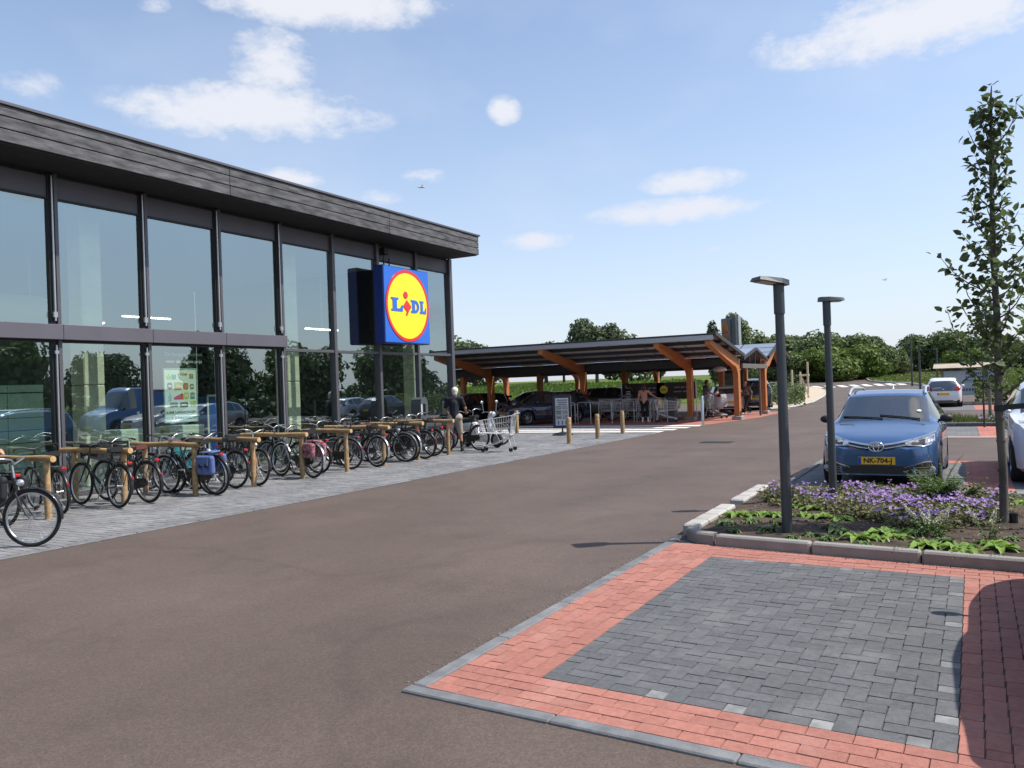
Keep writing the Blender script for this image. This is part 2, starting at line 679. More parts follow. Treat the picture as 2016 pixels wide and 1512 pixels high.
# ------------------------------------------------------------------ ground materials
def asphalt_mat():
    mt = bpy.data.materials.new('asphalt')
    mt.use_nodes = True
    nt = mt.node_tree
    b = nt.nodes['Principled BSDF']
    tco = nt.nodes.new('ShaderNodeTexCoord')

    def nz(scale, det, rough=0.55, stretch=(1, 1, 1)):
        mpg = nt.nodes.new('ShaderNodeMapping')
        mpg.inputs['Scale'].default_value = stretch
        nt.links.new(tco.outputs['Object'], mpg.inputs[0])
        n = nt.nodes.new('ShaderNodeTexNoise')
        n.inputs['Scale'].default_value = scale
        n.inputs['Detail'].default_value = det
        n.inputs['Roughness'].default_value = rough
        nt.links.new(mpg.outputs[0], n.inputs['Vector'])
        return n.outputs[0]

    def ramp(src, p0, c0, p1, c1):
        r = nt.nodes.new('ShaderNodeValToRGB')
        r.color_ramp.elements[0].position = p0
        r.color_ramp.elements[1].position = p1
        r.color_ramp.elements[0].color = (*c0, 1)
        r.color_ramp.elements[1].color = (*c1, 1)
        nt.links.new(src, r.inputs[0])
        return r.outputs[0]

    def mixc(bl, fac, a, c):
        mx = nt.nodes.new('ShaderNodeMix')
        mx.data_type = 'RGBA'
        mx.blend_type = bl
        for k, v in ((0, fac), (6, a), (7, c)):
            if isinstance(v, (int, float)):
                mx.inputs[k].default_value = v
            else:
                nt.links.new(v, mx.inputs[k])
        return mx.outputs[2]

    base = ramp(nz(0.35, 4), 0.3, (0.090, 0.065, 0.052), 0.7, (0.118, 0.088, 0.072))
    grain = ramp(nz(95, 4, 0.75), 0.3, (0.68, 0.68, 0.69), 0.7, (1.3, 1.29, 1.28))
    c = mixc('MULTIPLY', 1.0, base, grain)
    # worn wheel paths along the road and darker stains
    wear = ramp(nz(0.5, 3, 0.5, (1.5, 0.25, 1)), 0.35, (0.93, 0.93, 0.94), 0.7, (1.05, 1.05, 1.05))
    c = mixc('MULTIPLY', 1.0, c, wear)
    stain = ramp(nz(0.9, 7, 0.72), 0.34, (0.55, 0.55, 0.60), 0.50, (1, 1, 1))
    c = mixc('MULTIPLY', 0.38, c, stain)
    dust = ramp(nz(0.55, 7, 0.7, (1, .45, 1)), 0.50, (1, 1, 1), 0.72, (1.38, 1.36, 1.33))
    c = mixc('MULTIPLY', 0.5, c, dust)
    # rubber left by turning tyres
    tyre = ramp(nz(0.16, 3, 0.5), 0.488, (1, 1, 1), 0.5, (0.80, 0.80, 0.82))
    tyre2 = ramp(nz(0.16, 3, 0.5), 0.5, (1, 1, 1), 0.512, (1.25, 1.25, 1.22))
    c = mixc('MULTIPLY', 0.6, c, mixc('MULTIPLY', 1.0, tyre, tyre2))
    # single stones of the wearing course
    vs_ = nt.nodes.new('ShaderNodeTexVoronoi')
    vs_.inputs['Scale'].default_value = 75
    nt.links.new(tco.outputs['Object'], vs_.inputs['Vector'])
    stones = ramp(vs_.outputs['Color'], 0.25, (0.78, 0.78, 0.79), 0.8, (1.35, 1.33, 1.30))
    c = mixc('MULTIPLY', 0.55, c, stones)
    # pale grit and dropped specks
    vo = nt.nodes.new('ShaderNodeTexVoronoi')
    vo.inputs['Scale'].default_value = 9
    nt.links.new(tco.outputs['Object'], vo.inputs['Vector'])
    sp = ramp(vo.outputs['Distance'], 0.045, (1, 1, 1), 0.07, (0, 0, 0))
    sel = ramp(nz(2.2, 2), 0.60, (0, 0, 0), 0.66, (1, 1, 1))
    msk = mixc('MULTIPLY', 1.0, sp, sel)
    mx = nt.nodes.new('ShaderNodeMix')
    mx.data_type = 'RGBA'
    nt.links.new(msk, mx.inputs[0])
    nt.links.new(c, mx.inputs[6])
    mx.inputs[7].default_value = (0.30, 0.27, 0.25, 1)
    nt.links.new(mx.outputs[2], b.inputs['Base Color'])
    b.inputs['Roughness'].default_value = 0.82
    bp = nt.nodes.new('ShaderNodeBump')
    bp.inputs['Strength'].default_value = 0.55
    bp.inputs['Distance'].default_value = 0.006
    nt.links.new(nz(220, 3, 0.7), bp.inputs['Height'])
    nt.links.new(bp.outputs[0], b.inputs['Normal'])
    return mt


def brick_mat(name, c1, c2, mortar, w, h, rot=0.0, off=0.5):
    """paving too far off to pick the bricks apart"""
    mt = bpy.data.materials.new(name)
    mt.use_nodes = True
    nt = mt.node_tree
    b = nt.nodes['Principled BSDF']
    tco = nt.nodes.new('ShaderNodeTexCoord')
    mpg = nt.nodes.new('ShaderNodeMapping')
    mpg.inputs['Rotation'].default_value = (0, 0, rot)
    nt.links.new(tco.outputs['Object'], mpg.inputs[0])
    bt = nt.nodes.new('ShaderNodeTexBrick')
    bt.offset = off
    bt.inputs['Scale'].default_value = 1.0
    bt.inputs['Color1'].default_value = (*c1, 1)
    bt.inputs['Color2'].default_value = (*c2, 1)
    bt.inputs['Mortar'].default_value = (*mortar, 1)
    bt.inputs['Mortar Size'].default_value = 0.006
    bt.inputs['Brick Width'].default_value = w
    bt.inputs['Row Height'].default_value = h
    nt.links.new(mpg.outputs[0], bt.inputs['Vector'])
    n = nt.nodes.new('ShaderNodeTexNoise')
    n.inputs['Scale'].default_value = 1.3
    n.inputs['Detail'].default_value = 6
    nt.links.new(tco.outputs['Object'], n.inputs['Vector'])
    hs = nt.nodes.new('ShaderNodeHueSaturation')
    mr_ = nt.nodes.new('ShaderNodeMapRange')
    mr_.inputs['From Min'].default_value = 0.3
    mr_.inputs['From Max'].default_value = 0.7
    mr_.inputs['To Min'].default_value = 0.8
    mr_.inputs['To Max'].default_value = 1.2
    nt.links.new(n.outputs[0], mr_.inputs['Value'])
    nt.links.new(mr_.outputs[0], hs.inputs['Value'])
    nt.links.new(bt.outputs[0], hs.inputs['Color'])
    nt.links.new(hs.outputs[0], b.inputs['Base Color'])
    b.inputs['Roughness'].default_value = 0.85
    return mt


M_ASPH = asphalt_mat()
M_GRASS = pm('meadow', (0.085, 0.13, 0.03), 1.0, spec=.05, var=0.0, col2=(0.13, 0.15, 0.05), scale=0.3, bump=0.5, bscale=12)
M_VERGE = pm('verge_grass', (0.12, 0.17, 0.035), 0.9, col2=(0.07, 0.12, 0.02), scale=1.6, bump=0.6, bscale=20)
M_KERB = pm('kerb_concrete', (0.27, 0.255, 0.23), 0.85, var=0.14, scale=5, bump=0.25, bscale=90, objvar=0.06, world=True, blotch=[((.17, .155, .14), 2.5, .52, .75, .55)])
M_KERBW = pm('pale_kerb_concrete', (0.42, 0.40, 0.365), 0.85, var=0.14, scale=6, bump=0.2, bscale=90, objvar=0.1)
M_EDGE = pm('edging_concrete', (0.15, 0.155, 0.16), 0.85, var=0.22, scale=7, bump=0.25, bscale=90, objvar=0.1, world=True, blotch=[((.32, .31, .30), 3.0, .5, .75, .5)])
M_JOINT = pm('joint_sand', (0.055, 0.052, 0.048), 0.95, var=0.5, scale=14, col2=(0.16, 0.145, 0.125))
M_GREYB = pm('grey_paver', (0.110, 0.112, 0.116), 0.8, var=0.15, scale=30, bump=0.3, bscale=120, objvar=0.12, world=True, blotch=[((.24, .24, .235), 2.2, .52, .72, .5), ((.05, .048, .045), 1.1, .55, .75, .45)])
M_REDB = pm('red_paver', (0.36, 0.148, 0.112), 0.82, var=0.12, scale=30, bump=0.3, bscale=120, objvar=0.10, world=True, blotch=[((.46, .27, .22), 2.0, .52, .76, .45), ((.20, .085, .07), 1.3, .55, .75, .4)])
M_CUTB = pm('pale_cut_paver', (0.23, 0.23, 0.226), 0.85, var=0.2, scale=12, bump=0.3, bscale=120, objvar=0.25, world=True, blotch=[((.16, .16, .16), 9, .45, .7, .6)])
M_WHITE = pm('road_paint', (0.74, 0.73, 0.70), 0.75, var=0.1, scale=5, bump=0.15, bscale=60)
M_SOIL = pm('soil', (0.10, 0.066, 0.042), 0.95, col2=(0.038, 0.027, 0.02), scale=5, bump=1.0, bscale=35)
M_SAND = pm('sand_paving', (0.50, 0.41, 0.30), 0.9, var=0.12, scale=3)

# ------------------------------------------------------------------ ground sheets
g = poly_sheet('ground', [(-700, -150), (700, -150), (700, 1500), (-700, 1500)], M_GRASS, z=-0.035, cell=4)
struct(g)
far = [GT(2016, 709), GT(1930, 715), GT(1850, 721), GT(1740, 730), GT(1700, 733.5), GT(1620, 741), GT(1560, 748), GT(1440, 754)]
near = [GT(1440, 768)]
pts = [(-46, -30), (62, -30), (62, 52)] + [(p.x, p.y) for p in far] + [(p.x, p.y) for p in near] + [(-11, 56), (-46, 54)]
road = struct(poly_sheet('road', pts, M_ASPH, z=0.0, cell=3))

# centre line dashes and far zebra on the dike road
mb_dash = []


def ground_quad(name, pxs, mat, zoff, parent):
    ps = [GT(*q) for q in pxs]
    vs = [(p.x, p.y, terr(p.x, p.y) + zoff) for p in ps]
    mb = MB().quad(*vs)
    # make sure it faces up
    o = mb.build(name, mat, parent)
    if o.data.polygons[0].normal.z < 0:
        o.data.flip_normals()
    return o


for x0 in (1588, 1612, 1632, 1651, 1670, 1690, 1712):
    y = 741.2 - (x0 - 1588) * 0.042
    ground_quad('centre_dash', [(x0, y + 1.1), (x0 + 9, y + 0.7), (x0 + 10, y - 0.6), (x0 + 1, y - 0.2)], M_WHITE, 0.02, road)
for x0 in (1600, 1625, 1650, 1674, 1698, 1722, 1745, 1765):
    y = 762.5 - (x0 - 1600) * 0.036
    ground_quad('zebra_stripe', [(x0 - 4, y - 1.6), (x0 + 8, y - 2.1), (x0 + 22, y + 1.2), (x0 + 8, y + 1.8)], M_WHITE, 0.012, road)
# dark gully lids in the road
for (px, py, w) in ((1411, 871, 0.55),):
    p = G(px, py)
    MB().bbox((p.x, p.y, 0.004), (w * 1.6, w, 0.016), 0.004).build('gully_cover', pm('cast_iron', (0.05, 0.05, 0.05), 0.6, 0.6), road)

# zebra crossing between pavement and carport: stripes run along the lane
zy = [(27.15, 27.75), (28.25, 28.85), (29.4, 30.0), (30.55, 31.45)]
for i, (y0, y1) in enumerate(zy):
    xr = -9.22 + (y0 - 27) * 0.12
    mb = MB()
    xs = [-17.5 + k * (xr + 17.5) / 6 for k in range(7)]
    for a, b_ in zip(xs[:-1], xs[1:]):
        mb.quad((a, y0, 0.006), (b_, y0, 0.006), (b_, y1, 0.006), (a, y1, 0.006))
    mb.build('zebra_stripe', M_WHITE, road)

# red brick floor under the carport
M_REDT = brick_mat('red_brick_floor', (0.36, 0.13, 0.10), (0.42, 0.16, 0.12), (0.16, 0.09, 0.07), 0.24, 0.12)
struct(poly_sheet('carport_floor', [(-40, 31.6), (-8.72, 31.6), (-8.3, 34), (-7.85, 37), (-7.75, 43), (-40, 43)], M_REDT, z=0.005, follow=False))

# ------------------------------------------------------------------ pavement in front of the store
PX0, PX1 = -14.55, -9.72


def pave_edge(y):
    return -9.72 + 0.027 * (y - 5.25)


pave = struct(poly_sheet('pavement', [(-14.9, -8), (pave_edge(-8) + .02, -8), (pave_edge(26.6) + .02, 26.6), (-17.5, 26.6), (-17.5, 22.6), (-14.9, 22.6)], M_JOINT, z=0.003, follow=False))
M_PAVE = pm('pavement_paver', (0.195, 0.195, 0.20), 0.85, var=0.18, scale=0.8, bump=0.25, bscale=110, island=0.11, blotch=[((.36, .355, .35), 1.6, .52, .75, .5), ((.10, .10, .10), .9, .55, .8, .5)])
mb = MB()
pw, pl = 0.12, 0.24
y = -2.0
row = 0
while y < 26.55:
    xe = pave_edge(y) - 0.14
    x = -14.55 if y < 22.5 else -17.4
    x += (row % 2) * pl / 2
    while x + .04 < xe:
        pl_ = min(pl, xe - x)
        zz = 0.009 + rnd.uniform(-0.0018, 0.0018)
        t1, t2 = rnd.uniform(-0.0015, 0.0015), rnd.uniform(-0.0015, 0.0015)
        a, b_, c_, d_ = x + .003, x + pl_ - .003, y + .003, y + pw - .003
        i = 0.004
        mb.add([(a, c_, 0), (b_, c_, 0), (b_, d_, 0), (a, d_, 0),
                (a + i, c_ + i, zz + t1), (b_ - i, c_ + i, zz - t1 + t2), (b_ - i, d_ - i, zz - t2), (a + i, d_ - i, zz + t2)],
               [(4, 5, 6, 7), (0, 1, 5, 4), (1, 2, 6, 5), (2, 3, 7, 6), (3, 0, 4, 7)])
        x += pl
    y += pw
    row += 1
o = mb.build('paver', M_PAVE, pave)
o['kind'] = 'stuff'
# flush edging stones between pavement and asphalt
yy = -2.0
me = MB().bbox((0, 0, -0.02), (0.125, 0.985, 0.07), 0.008).mesh('edging_stone', M_EDGE)
while yy < 26.2:
    link('edging_stone', me, pave, (pave_edge(yy + .5) - 0.07, yy + .5, 0), (0, 0, -0.027))
    yy += 1.0
for k in range(8):
    link('edging_stone', me, pave, (-9.75 - k * 1.0, 26.62, 0), (0, 0, R(90)))

# ------------------------------------------------------------------ empty parking bay, brick by brick
BO, E1, E2 = Vector((-2.29, 4.38, 0)), Vector((1, -0.045, 0)), Vector((0.012, 1, 0))
bay = struct(link('parking_bay', None))
bay.location = (0, 0, 0)


def BP(a, b, z=0.0):
    p = BO + E1 * a + E2 * b
    return Vector((p.x, p.y, z))


AB = math.atan2(E1.y, E1.x)
c4 = [BP(-.62, -.44), BP(5.6, -.44), BP(5.6, 4.62), BP(-.62, 4.62)]
bed_sheet = MB().quad(*[(p.x, p.y, 0.003) for p in c4]).build('bedding_sand', M_JOINT, bay)
U = 0.1115
GAP = 0.0016
brick_cache = {}


def brick_mesh(l, w, mat, nm):
    key = (round(l, 3), round(w, 3), mat.name)
    if key not in brick_cache:
        i, t = 0.0026, 0.012
        a, b_ = l / 2 - GAP, w / 2 - GAP
        mb = MB().add([(-a, -b_, 0), (a, -b_, 0), (a, b_, 0), (-a, b_, 0), (-a + i, -b_ + i, t), (a - i, -b_ + i, t), (a - i, b_ - i, t), (-a + i, b_ - i, t)],
                      [(4, 5, 6, 7), (0, 1, 5, 4), (1, 2, 6, 5), (2, 3, 7, 6), (3, 0, 4, 7)])
        brick_cache[key] = mb.mesh(nm, mat)
    return brick_cache[key]


laid = {}
rest = {}


def lay(a, b, l, w, mat, nm, par=bay):
    """brick centred at a, b (bay coordinates), l along a, w along b"""
    p = BP(a, b, 0.0)
    if b > (3.32 if nm == 'grey_paver' else 4.05):     # the farthest few courses past 300 pieces are joined
        mb_ = rest.setdefault((nm, mat.name), (MB(), mat))[0]
        me_ = brick_mesh(l, w, mat, nm)
        c_, s_ = math.cos(AB), math.sin(AB)
        mb_.add([(p.x + v.co.x * c_ - v.co.y * s_, p.y + v.co.x * s_ + v.co.y * c_, v.co.z) for v in me_.vertices], [tuple(f.vertices) for f in me_.polygons])
        return None
    laid[nm] = laid.get(nm, 0) + 1
    o = link(nm, brick_mesh(l, w, mat, nm), par, (p.x, p.y, rnd.uniform(-0.0015, 0.002)),
             (rnd.uniform(-.006, .006), rnd.uniform(-.006, .006), AB + rnd.uniform(-.006, .006)))
    return o


NA, NB = 20, 33           # herringbone cells across and along
for i in range(NA):
    for j in range(NB):
        mcell = (i - j) % 4
        a0, b0 = i * U, j * U
        if mcell == 0:
            if i + 1 < NA:
                lay(a0 + U, b0 + U / 2, 2 * U, U, M_GREYB, 'grey_paver')
            else:
                lay(a0 + U / 2, b0 + U / 2, U, U, M_CUTB if rnd.random() < .7 else M_GREYB, 'grey_paver')
        elif mcell == 1 and i == 0:
            lay(a0 + U / 2, b0 + U / 2, U, U, M_GREYB if rnd.random() < .8 else M_CUTB, 'grey_paver')
        elif mcell == 3:
            if j + 1 < NB:
                lay(a0 + U / 2, b0 + U, U, 2 * U, M_GREYB, 'grey_paver')
            else:
                lay(a0 + U / 2, b0 + U / 2, U, U, M_CUTB if rnd.random() < .5 else M_GREYB, 'grey_paver')
        elif mcell == 2 and j == 0:
            lay(a0 + U / 2, b0 + U / 2, U, U, M_CUTB if rnd.random() < .75 else M_GREYB, 'grey_paver')
GA, GB = NA * U, NB * U


def red_cols(a_start, ncol, b0, b1):
    for k in range(ncol):
        b_ = b0 + (k % 2) * U
        if k % 2:
            lay(a_start + (k + .5) * U, b0 + U / 2, U, U, M_REDB, 'red_paver')
        while b_ + 2 * U <= b1 + .01:
            lay(a_start + (k + .5) * U, b_ + U, U, 2 * U, M_REDB, 'red_paver')
            b_ += 2 * U
        if b_ + U <= b1 + .01:
            lay(a_start + (k + .5) * U, b_ + U / 2, U, U, M_REDB, 'red_paver')


def red_rows(b_start, nrow, a0, a1):
    for k in range(nrow):
        a_ = a0 + (k % 2) * U
        if k % 2:
            lay(a0 + U / 2, b_start + (k + .5) * U, U, U, M_REDB, 'red_paver')
        while a_ + 2 * U <= a1 + .01:
            lay(a_ + U, b_start + (k + .5) * U, 2 * U, U, M_REDB, 'red_paver')
            a_ += 2 * U
        if a_ + U <= a1 + .01:
            lay(a_ + U / 2, b_start + (k + .5) * U, U, U, M_REDB, 'red_paver')


red_cols(-5 * U, 5, 0, GB + 5 * U)
red_rows(-4 * U, 4, -5 * U, GA + 6 * U)
red_rows(GB, 5, 0, GA + 6 * U)
red_cols(GA, 6, 0, GB)
for (nm, _), (mb_, mat_) in rest.items():
    o = mb_.build(nm, mat_, bay)
    o['kind'] = 'stuff'
print('bricks', laid)
# next bay: grey again, mostly under the dark car
mb = MB()
for i in range(14):
    for j in range(NB + 5):
        if (i - j) % 4 in (0, 3):
            l, w = (2 * U, U) if (i - j) % 4 == 0 else (U, 2 * U)
            a0, b0 = GA + 6 * U + i * U + l / 2, -0.0 + j * U + w / 2
            p = BP(a0, b0)
            c, s_ = math.cos(AB), math.sin(AB)
            hx, hy = l / 2 - GAP, w / 2 - GAP
            vs = []
            for z, k in ((0, 0), (.013, .005)):
                for sx, sy in ((-1, -1), (1, -1), (1, 1), (-1, 1)):
                    x_, y_ = sx * (hx - k), sy * (hy - k)
                    vs.append((p.x + x_ * c - y_ * s_, p.y + x_ * s_ + y_ * c, z))
            mb.add(vs, [(4, 5, 6, 7), (0, 1, 5, 4), (1, 2, 6, 5), (2, 3, 7, 6), (3, 0, 4, 7)])
o = mb.build('grey_paver', pm('grey_paver_far', (0.135, 0.138, 0.142), 0.8, var=0.16, scale=9, bump=0.3, bscale=120, island=0.2), bay)
o['kind'] = 'stuff'
# concrete edging round the bay
me = MB().bbox((0, 0, -0.02), (0.10, 0.996, 0.075), 0.008).mesh('edging_stone', M_EDGE)
for k in range(5):
    p = BP(-5 * U - .055, -.44 + (k + .5) * 1.0)
    link('edging_stone', me, bay, p, (0, 0, -0.012 + rnd.uniform(-.002, .002)))
for k in range(6):
    p = BP(-5 * U - .11 + (k + .5) * 1.0, -4 * U - .055)
    link('edging_stone', me, bay, p, (0, 0, R(90) + AB + rnd.uniform(-.002, .002)))
p = BP(-.6, 4.8)

# ------------------------------------------------------------------ planting bed with kerbs
BED_Y0, BED_Y1, BED_X0, BED_X1 = 8.72, 12.75, -2.72, 9.0


def bed_front(x):
    return 8.60 - 0.105 * (x + 2.3)


pb = thing('planting_bed', 'raised planting bed of purple flowers inside grey concrete kerbs by the empty bay', 'planting bed', (0, 0, 0))
KH = 0.125
me_k = MB().bbox((0, 0, 0.0), (0.985, 0.13, 0.30), 0.018).mesh('kerb_stone', M_KERB)
ang = math.atan(-0.105)
for k in range(9):
    x = -2.05 + k * 0.995
    link('kerb_stone', me_k, pb, (x + .2, bed_front(x + .2) + .07, KH - .15), (0, 0, ang))
# rounded corner stone
mb = MB()
N = 12
cx, cy, ro, ri = -2.33, 9.12, 0.46, 0.33
vs, fs = [], []
for i in range(N + 1):
    a = R(180) + (R(264) - R(180)) * i / N
    for rr, zz in ((ro, -.02), (ro, KH - .02), (ro - .02, KH), (ri, KH), (ri, -.02)):
        vs.append((cx + rr * math.cos(a), cy + rr * math.sin(a), zz))
for i in range(N):
    for k in range(4):
        fs.append((i * 5 + k, (i + 1) * 5 + k, (i + 1) * 5 + k + 1, i * 5 + k + 1))
fs += [(4, 3, 2, 1, 0), tuple(N * 5 + k for k in range(5))]
mb.add(vs, fs).build('corner_kerb_stone', M_KERB, pb, smooth=35)
me_w = MB().bbox((0, 0, 0), (0.20, 0.41, 0.30), 0.018).mesh('pale_kerb_stone', M_KERBW)
yk = 9.35
k = 0
while yk < 12.9:
    if 10.95 < yk < 11.35:
        link('dark_inlet_stone', MB().bbox((0, 0, 0), (0.20, 0.40, 0.24), 0.018).mesh('dark_inlet_stone', M_EDGE), pb, (-2.73 + .012 * (yk - 9), yk, 0.04 - .15 + .03))
    else:
        link('pale_kerb_stone', me_w, pb, (-2.77 + .012 * (yk - 9), yk, KH - .15), (0, 0, rnd.uniform(-.01, .01)))
    yk += 0.42
for k in range(11):
    link('kerb_stone', me_k, pb, (-2.2 + k * 0.995, 12.86 + .012 * k, KH - .155), (0, 0, 0.012))
# soil
mb = MB()
nx, ny = 90, 44
vs, fs = [], []
for i in range(nx + 1):
    for j in range(ny + 1):
        x = -2.70 + (9.0 + 2.70) * (i / nx) ** 1.3
        y0, y1 = bed_front(x) + .12, 12.80
        if x < -2.0:
            y0 = max(y0, 9.12 - math.sqrt(max(0, .36 ** 2 - (x + 2.33) ** 2)) if x < -2.3 else y0)
        y = y0 + (y1 - y0) * j / ny
        e = min(1.0, (y - y0) / .3, (y1 - y) / .3, (x + 2.70) / .25)
        z = 0.075 + 0.05 * max(0, e) * (0.5 + mnoise.noise((x * 1.7, y * 1.7, 0)) * 0.7) + 0.018 * mnoise.noise((x * 9, y * 9, 2))
        vs.append((x, y, z))
for i in range(nx):
    for j in range(ny):
        a = i * (ny + 1) + j
        fs.append((a, a + ny + 1, a + ny + 2, a + 1))
mb.add(vs, fs).build('soil', M_SOIL, pb, smooth=180)


def soil_z(x, y):
    return 0.10 + 0.03 * mnoise.noise((x * 1.7, y * 1.7, 0))


# ------------------------------------------------------------------ parking rows farther back: bays as paved sheets
M_GREYT = brick_mat('grey_brick_floor', (0.13, 0.133, 0.137), (0.17, 0.172, 0.175), (0.07, 0.066, 0.06), 0.275, 0.1375)
M_REDT2 = brick_mat('red_brick_line', (0.42, 0.14, 0.10), (0.48, 0.17, 0.13), (0.2, 0.09, 0.07), 0.275, 0.1375)
rowB = struct(poly_sheet('parking_row', [(-2.55, 13.0), (11, 13.12), (11, 18.3), (-2.45, 18.3)], M_GREYT, z=0.006, follow=False))
for x in (0.05, 2.65, 5.25, 7.85):
    MB().quad((x, 13.1, .010), (x + .62, 13.1, .010), (x + .62, 17.7, .010), (x, 17.7, .010)).build('red_brick_line', M_REDT2, rowB)
MB().quad((-2.5, 17.7, .0105), (11, 17.7, .0105), (11, 18.25, .0105), (-2.5, 18.25, .0105)).build('red_brick_line', M_REDT2, rowB)
for k in range(6):
    link('edging_stone', me, rowB, (-2.56, 13.5 + k, .004), (0, 0, 0))
rowC = struct(poly_sheet('parking_row', [(-2.2, 24.6), (11, 24.6), (11, 29.4), (-2.2, 29.4)], M_GREYT, z=0.006, follow=False))
for x in (0.45, 3.05, 5.65, 8.2):
    MB().quad((x, 24.65, .010), (x + .62, 24.65, .010), (x + .62, 29.35, .010), (x, 29.35, .010)).build('red_brick_line', M_REDT2, rowC)
MB().quad((-2.2, 24.55, .0105), (11, 24.55, .0105), (11, 24.98, .0105), (-2.2, 24.98, .0105)).build('pale_brick_line', pm('pale_brick_line', (.40, .28, .24), .85), rowC)
rowD = struct(poly_sheet('parking_row', [(-1.9, 41.5), (14, 41.5), (14, 47.2), (-1.9, 47.2)], M_GREYT, z=0.006, follow=False))
for x in (0.6, 3.2, 5.8):
    MB().quad((x, 41.6, .010), (x + .9, 41.6, .010), (x + .9, 47.1, .010), (x, 47.1, .010)).build('red_brick_line', M_REDT2, rowD)

# second planting bed beyond the lane
pb2 = thing('planting_bed', 'narrow planting bed with grasses behind the blue car across the lane', 'planting bed', (0, 0, 0))
me_k2 = MB().bbox((0, 0, 0.0), (0.985, 0.13, 0.30), 0.018).mesh('kerb_stone', M_EDGE)
for k in range(11):
    link('kerb_stone', me_k2, pb2, (-1.6 + k * .995, 29.6, KH - .15))
    link('kerb_stone', me_k2, pb2, (-1.6 + k * .995, 32.3, KH - .15))
for k in range(3):
    link('kerb_stone', me_k2, pb2, (-2.12, 30.0 + k * .95, KH - .15), (0, 0, R(90)))
MB().quad((-2.08, 29.65, .1), (8.8, 29.65, .1), (8.8, 32.25, .1), (-2.08, 32.25, .1)).build('soil', M_SOIL, pb2)
# hedge bed at the end of the row of the white hatchback
pb3 = thing('planting_bed', 'hedge bed with dark kerb beside the white hatchback at the row end', 'planting bed', (0, 0, 0))
for k in range(14):
    link('kerb_stone', me_k2, pb3, (-1.5 + k * .995, 47.3, KH - .15))
MB().quad((-2, 47.36, .1), (12, 47.36, .1), (12, 50, .1), (-2, 50, .1)).build('soil', M_SOIL, pb3)

# sandy traffic island with kerb near the carport end
isl_px = [(1500, 808), (1560, 803), (1600, 793), (1622, 781), (1626, 771), (1612, 765), (1590, 763), (1572, 764), (1545, 775), (1515, 788), (1495, 800)]
isl = [GT(*q) for q in isl_px]
o = struct(poly_sheet('traffic_island', [(p.x, p.y) for p in isl], M_SAND, z=0.10, cell=3))
mb = MB()
n = len(isl)
for i in range(n - 3):
    a, b_ = isl[i], isl[i + 1]
    mb.tube([(a.x, a.y, terr(a.x, a.y) + .04), (b_.x, b_.y, terr(b_.x, b_.y) + .04)], 0.09, 6)
mb.build('kerb', M_KERBW, o)

# grass verge inside the bend of the far road
ver_px = [(1707, 741), (1704, 746), (1712, 751), (1740, 754), (1790, 756), (1825, 761), (1880, 768), (2016, 776), (2300, 778), (2300, 702), (2016, 713), (1900, 723), (1800, 730), (1745, 735)]
ver = [GT(*q) for q in ver_px]
o = struct(poly_sheet('verge', [(p.x, p.y) for p in ver], M_VERGE, z=0.10, cell=3))
mb = MB()
for i in range(7):
    a, b_ = ver[i], ver[i + 1]
    mb.tube([(a.x, a.y, terr(a.x, a.y) + .05), (b_.x, b_.y, terr(b_.x, b_.y) + .05)], 0.13, 6)
a, b_ = ver[0], ver[-1]
mb.tube([(a.x, a.y, terr(a.x, a.y) + .05), (b_.x, b_.y, terr(b_.x, b_.y) + .05)], 0.13, 6)
mb.build('kerb', M_KERBW, o)
# bare strip of dry soil and low lavender rows inside the verge
q = [GT(*t) for t in ((1760, 740), (1815, 752), (1850, 756), (1855, 735), (1800, 733))]
struct(poly_sheet('dry_soil_strip', [(p.x, p.y) for p in q], pm('dry_soil', (.23, .17, .15), .95, var=.2, scale=1.5), z=0.13, cell=3))

# ------------------------------------------------------------------ the store
XF = -14.70
YC = 22.43
SP = 1.905
M_FRAME = pm('dark_aluminium', (0.115, 0.112, 0.122), 0.45, 0.35, var=0.06, scale=3)
M_PANEL = pm('grey_panel', (0.125, 0.118, 0.138), 0.5, 0.2, var=0.05, scale=2)
M_BLACK = pm('black_trim', (0.02, 0.02, 0.022), 0.5)
M_PLANK = pm('charred_plank', (0.15, 0.15, 0.155), 0.85, col2=(0.05, 0.049, 0.052), scale=4.0, stretch=(1, .6, 3), bump=0.5, bscale=40, detail=9, objvar=0.14)
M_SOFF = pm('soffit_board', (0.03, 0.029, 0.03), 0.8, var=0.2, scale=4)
M_GLASS = glass_mat('coated_glass', (0.84, 0.95, 0.84), 0.33, 0.9, refl=(.82, .96, 1.0), warp=.05)
M_CONC = pm('concrete', (0.80, 0.78, 0.66), 0.8, var=0.1, scale=2.5, bump=0.2, bscale=30)
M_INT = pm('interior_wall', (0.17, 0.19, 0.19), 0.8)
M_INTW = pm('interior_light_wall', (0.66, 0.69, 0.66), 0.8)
M_STEEL = pm('brushed_steel', (0.55, 0.55, 0.55), 0.35, 0.9)
M_SHEET = pm('edge_metal', (0.14, 0.135, 0.145), 0.45, 0.5)

store = thing('store_building', 'glass fronted supermarket with charred timber fascia and flat roof', 'building', (XF, YC, 0))
store.location = (0, 0, 0)
YS = -6.0      # the store front goes on behind the camera side

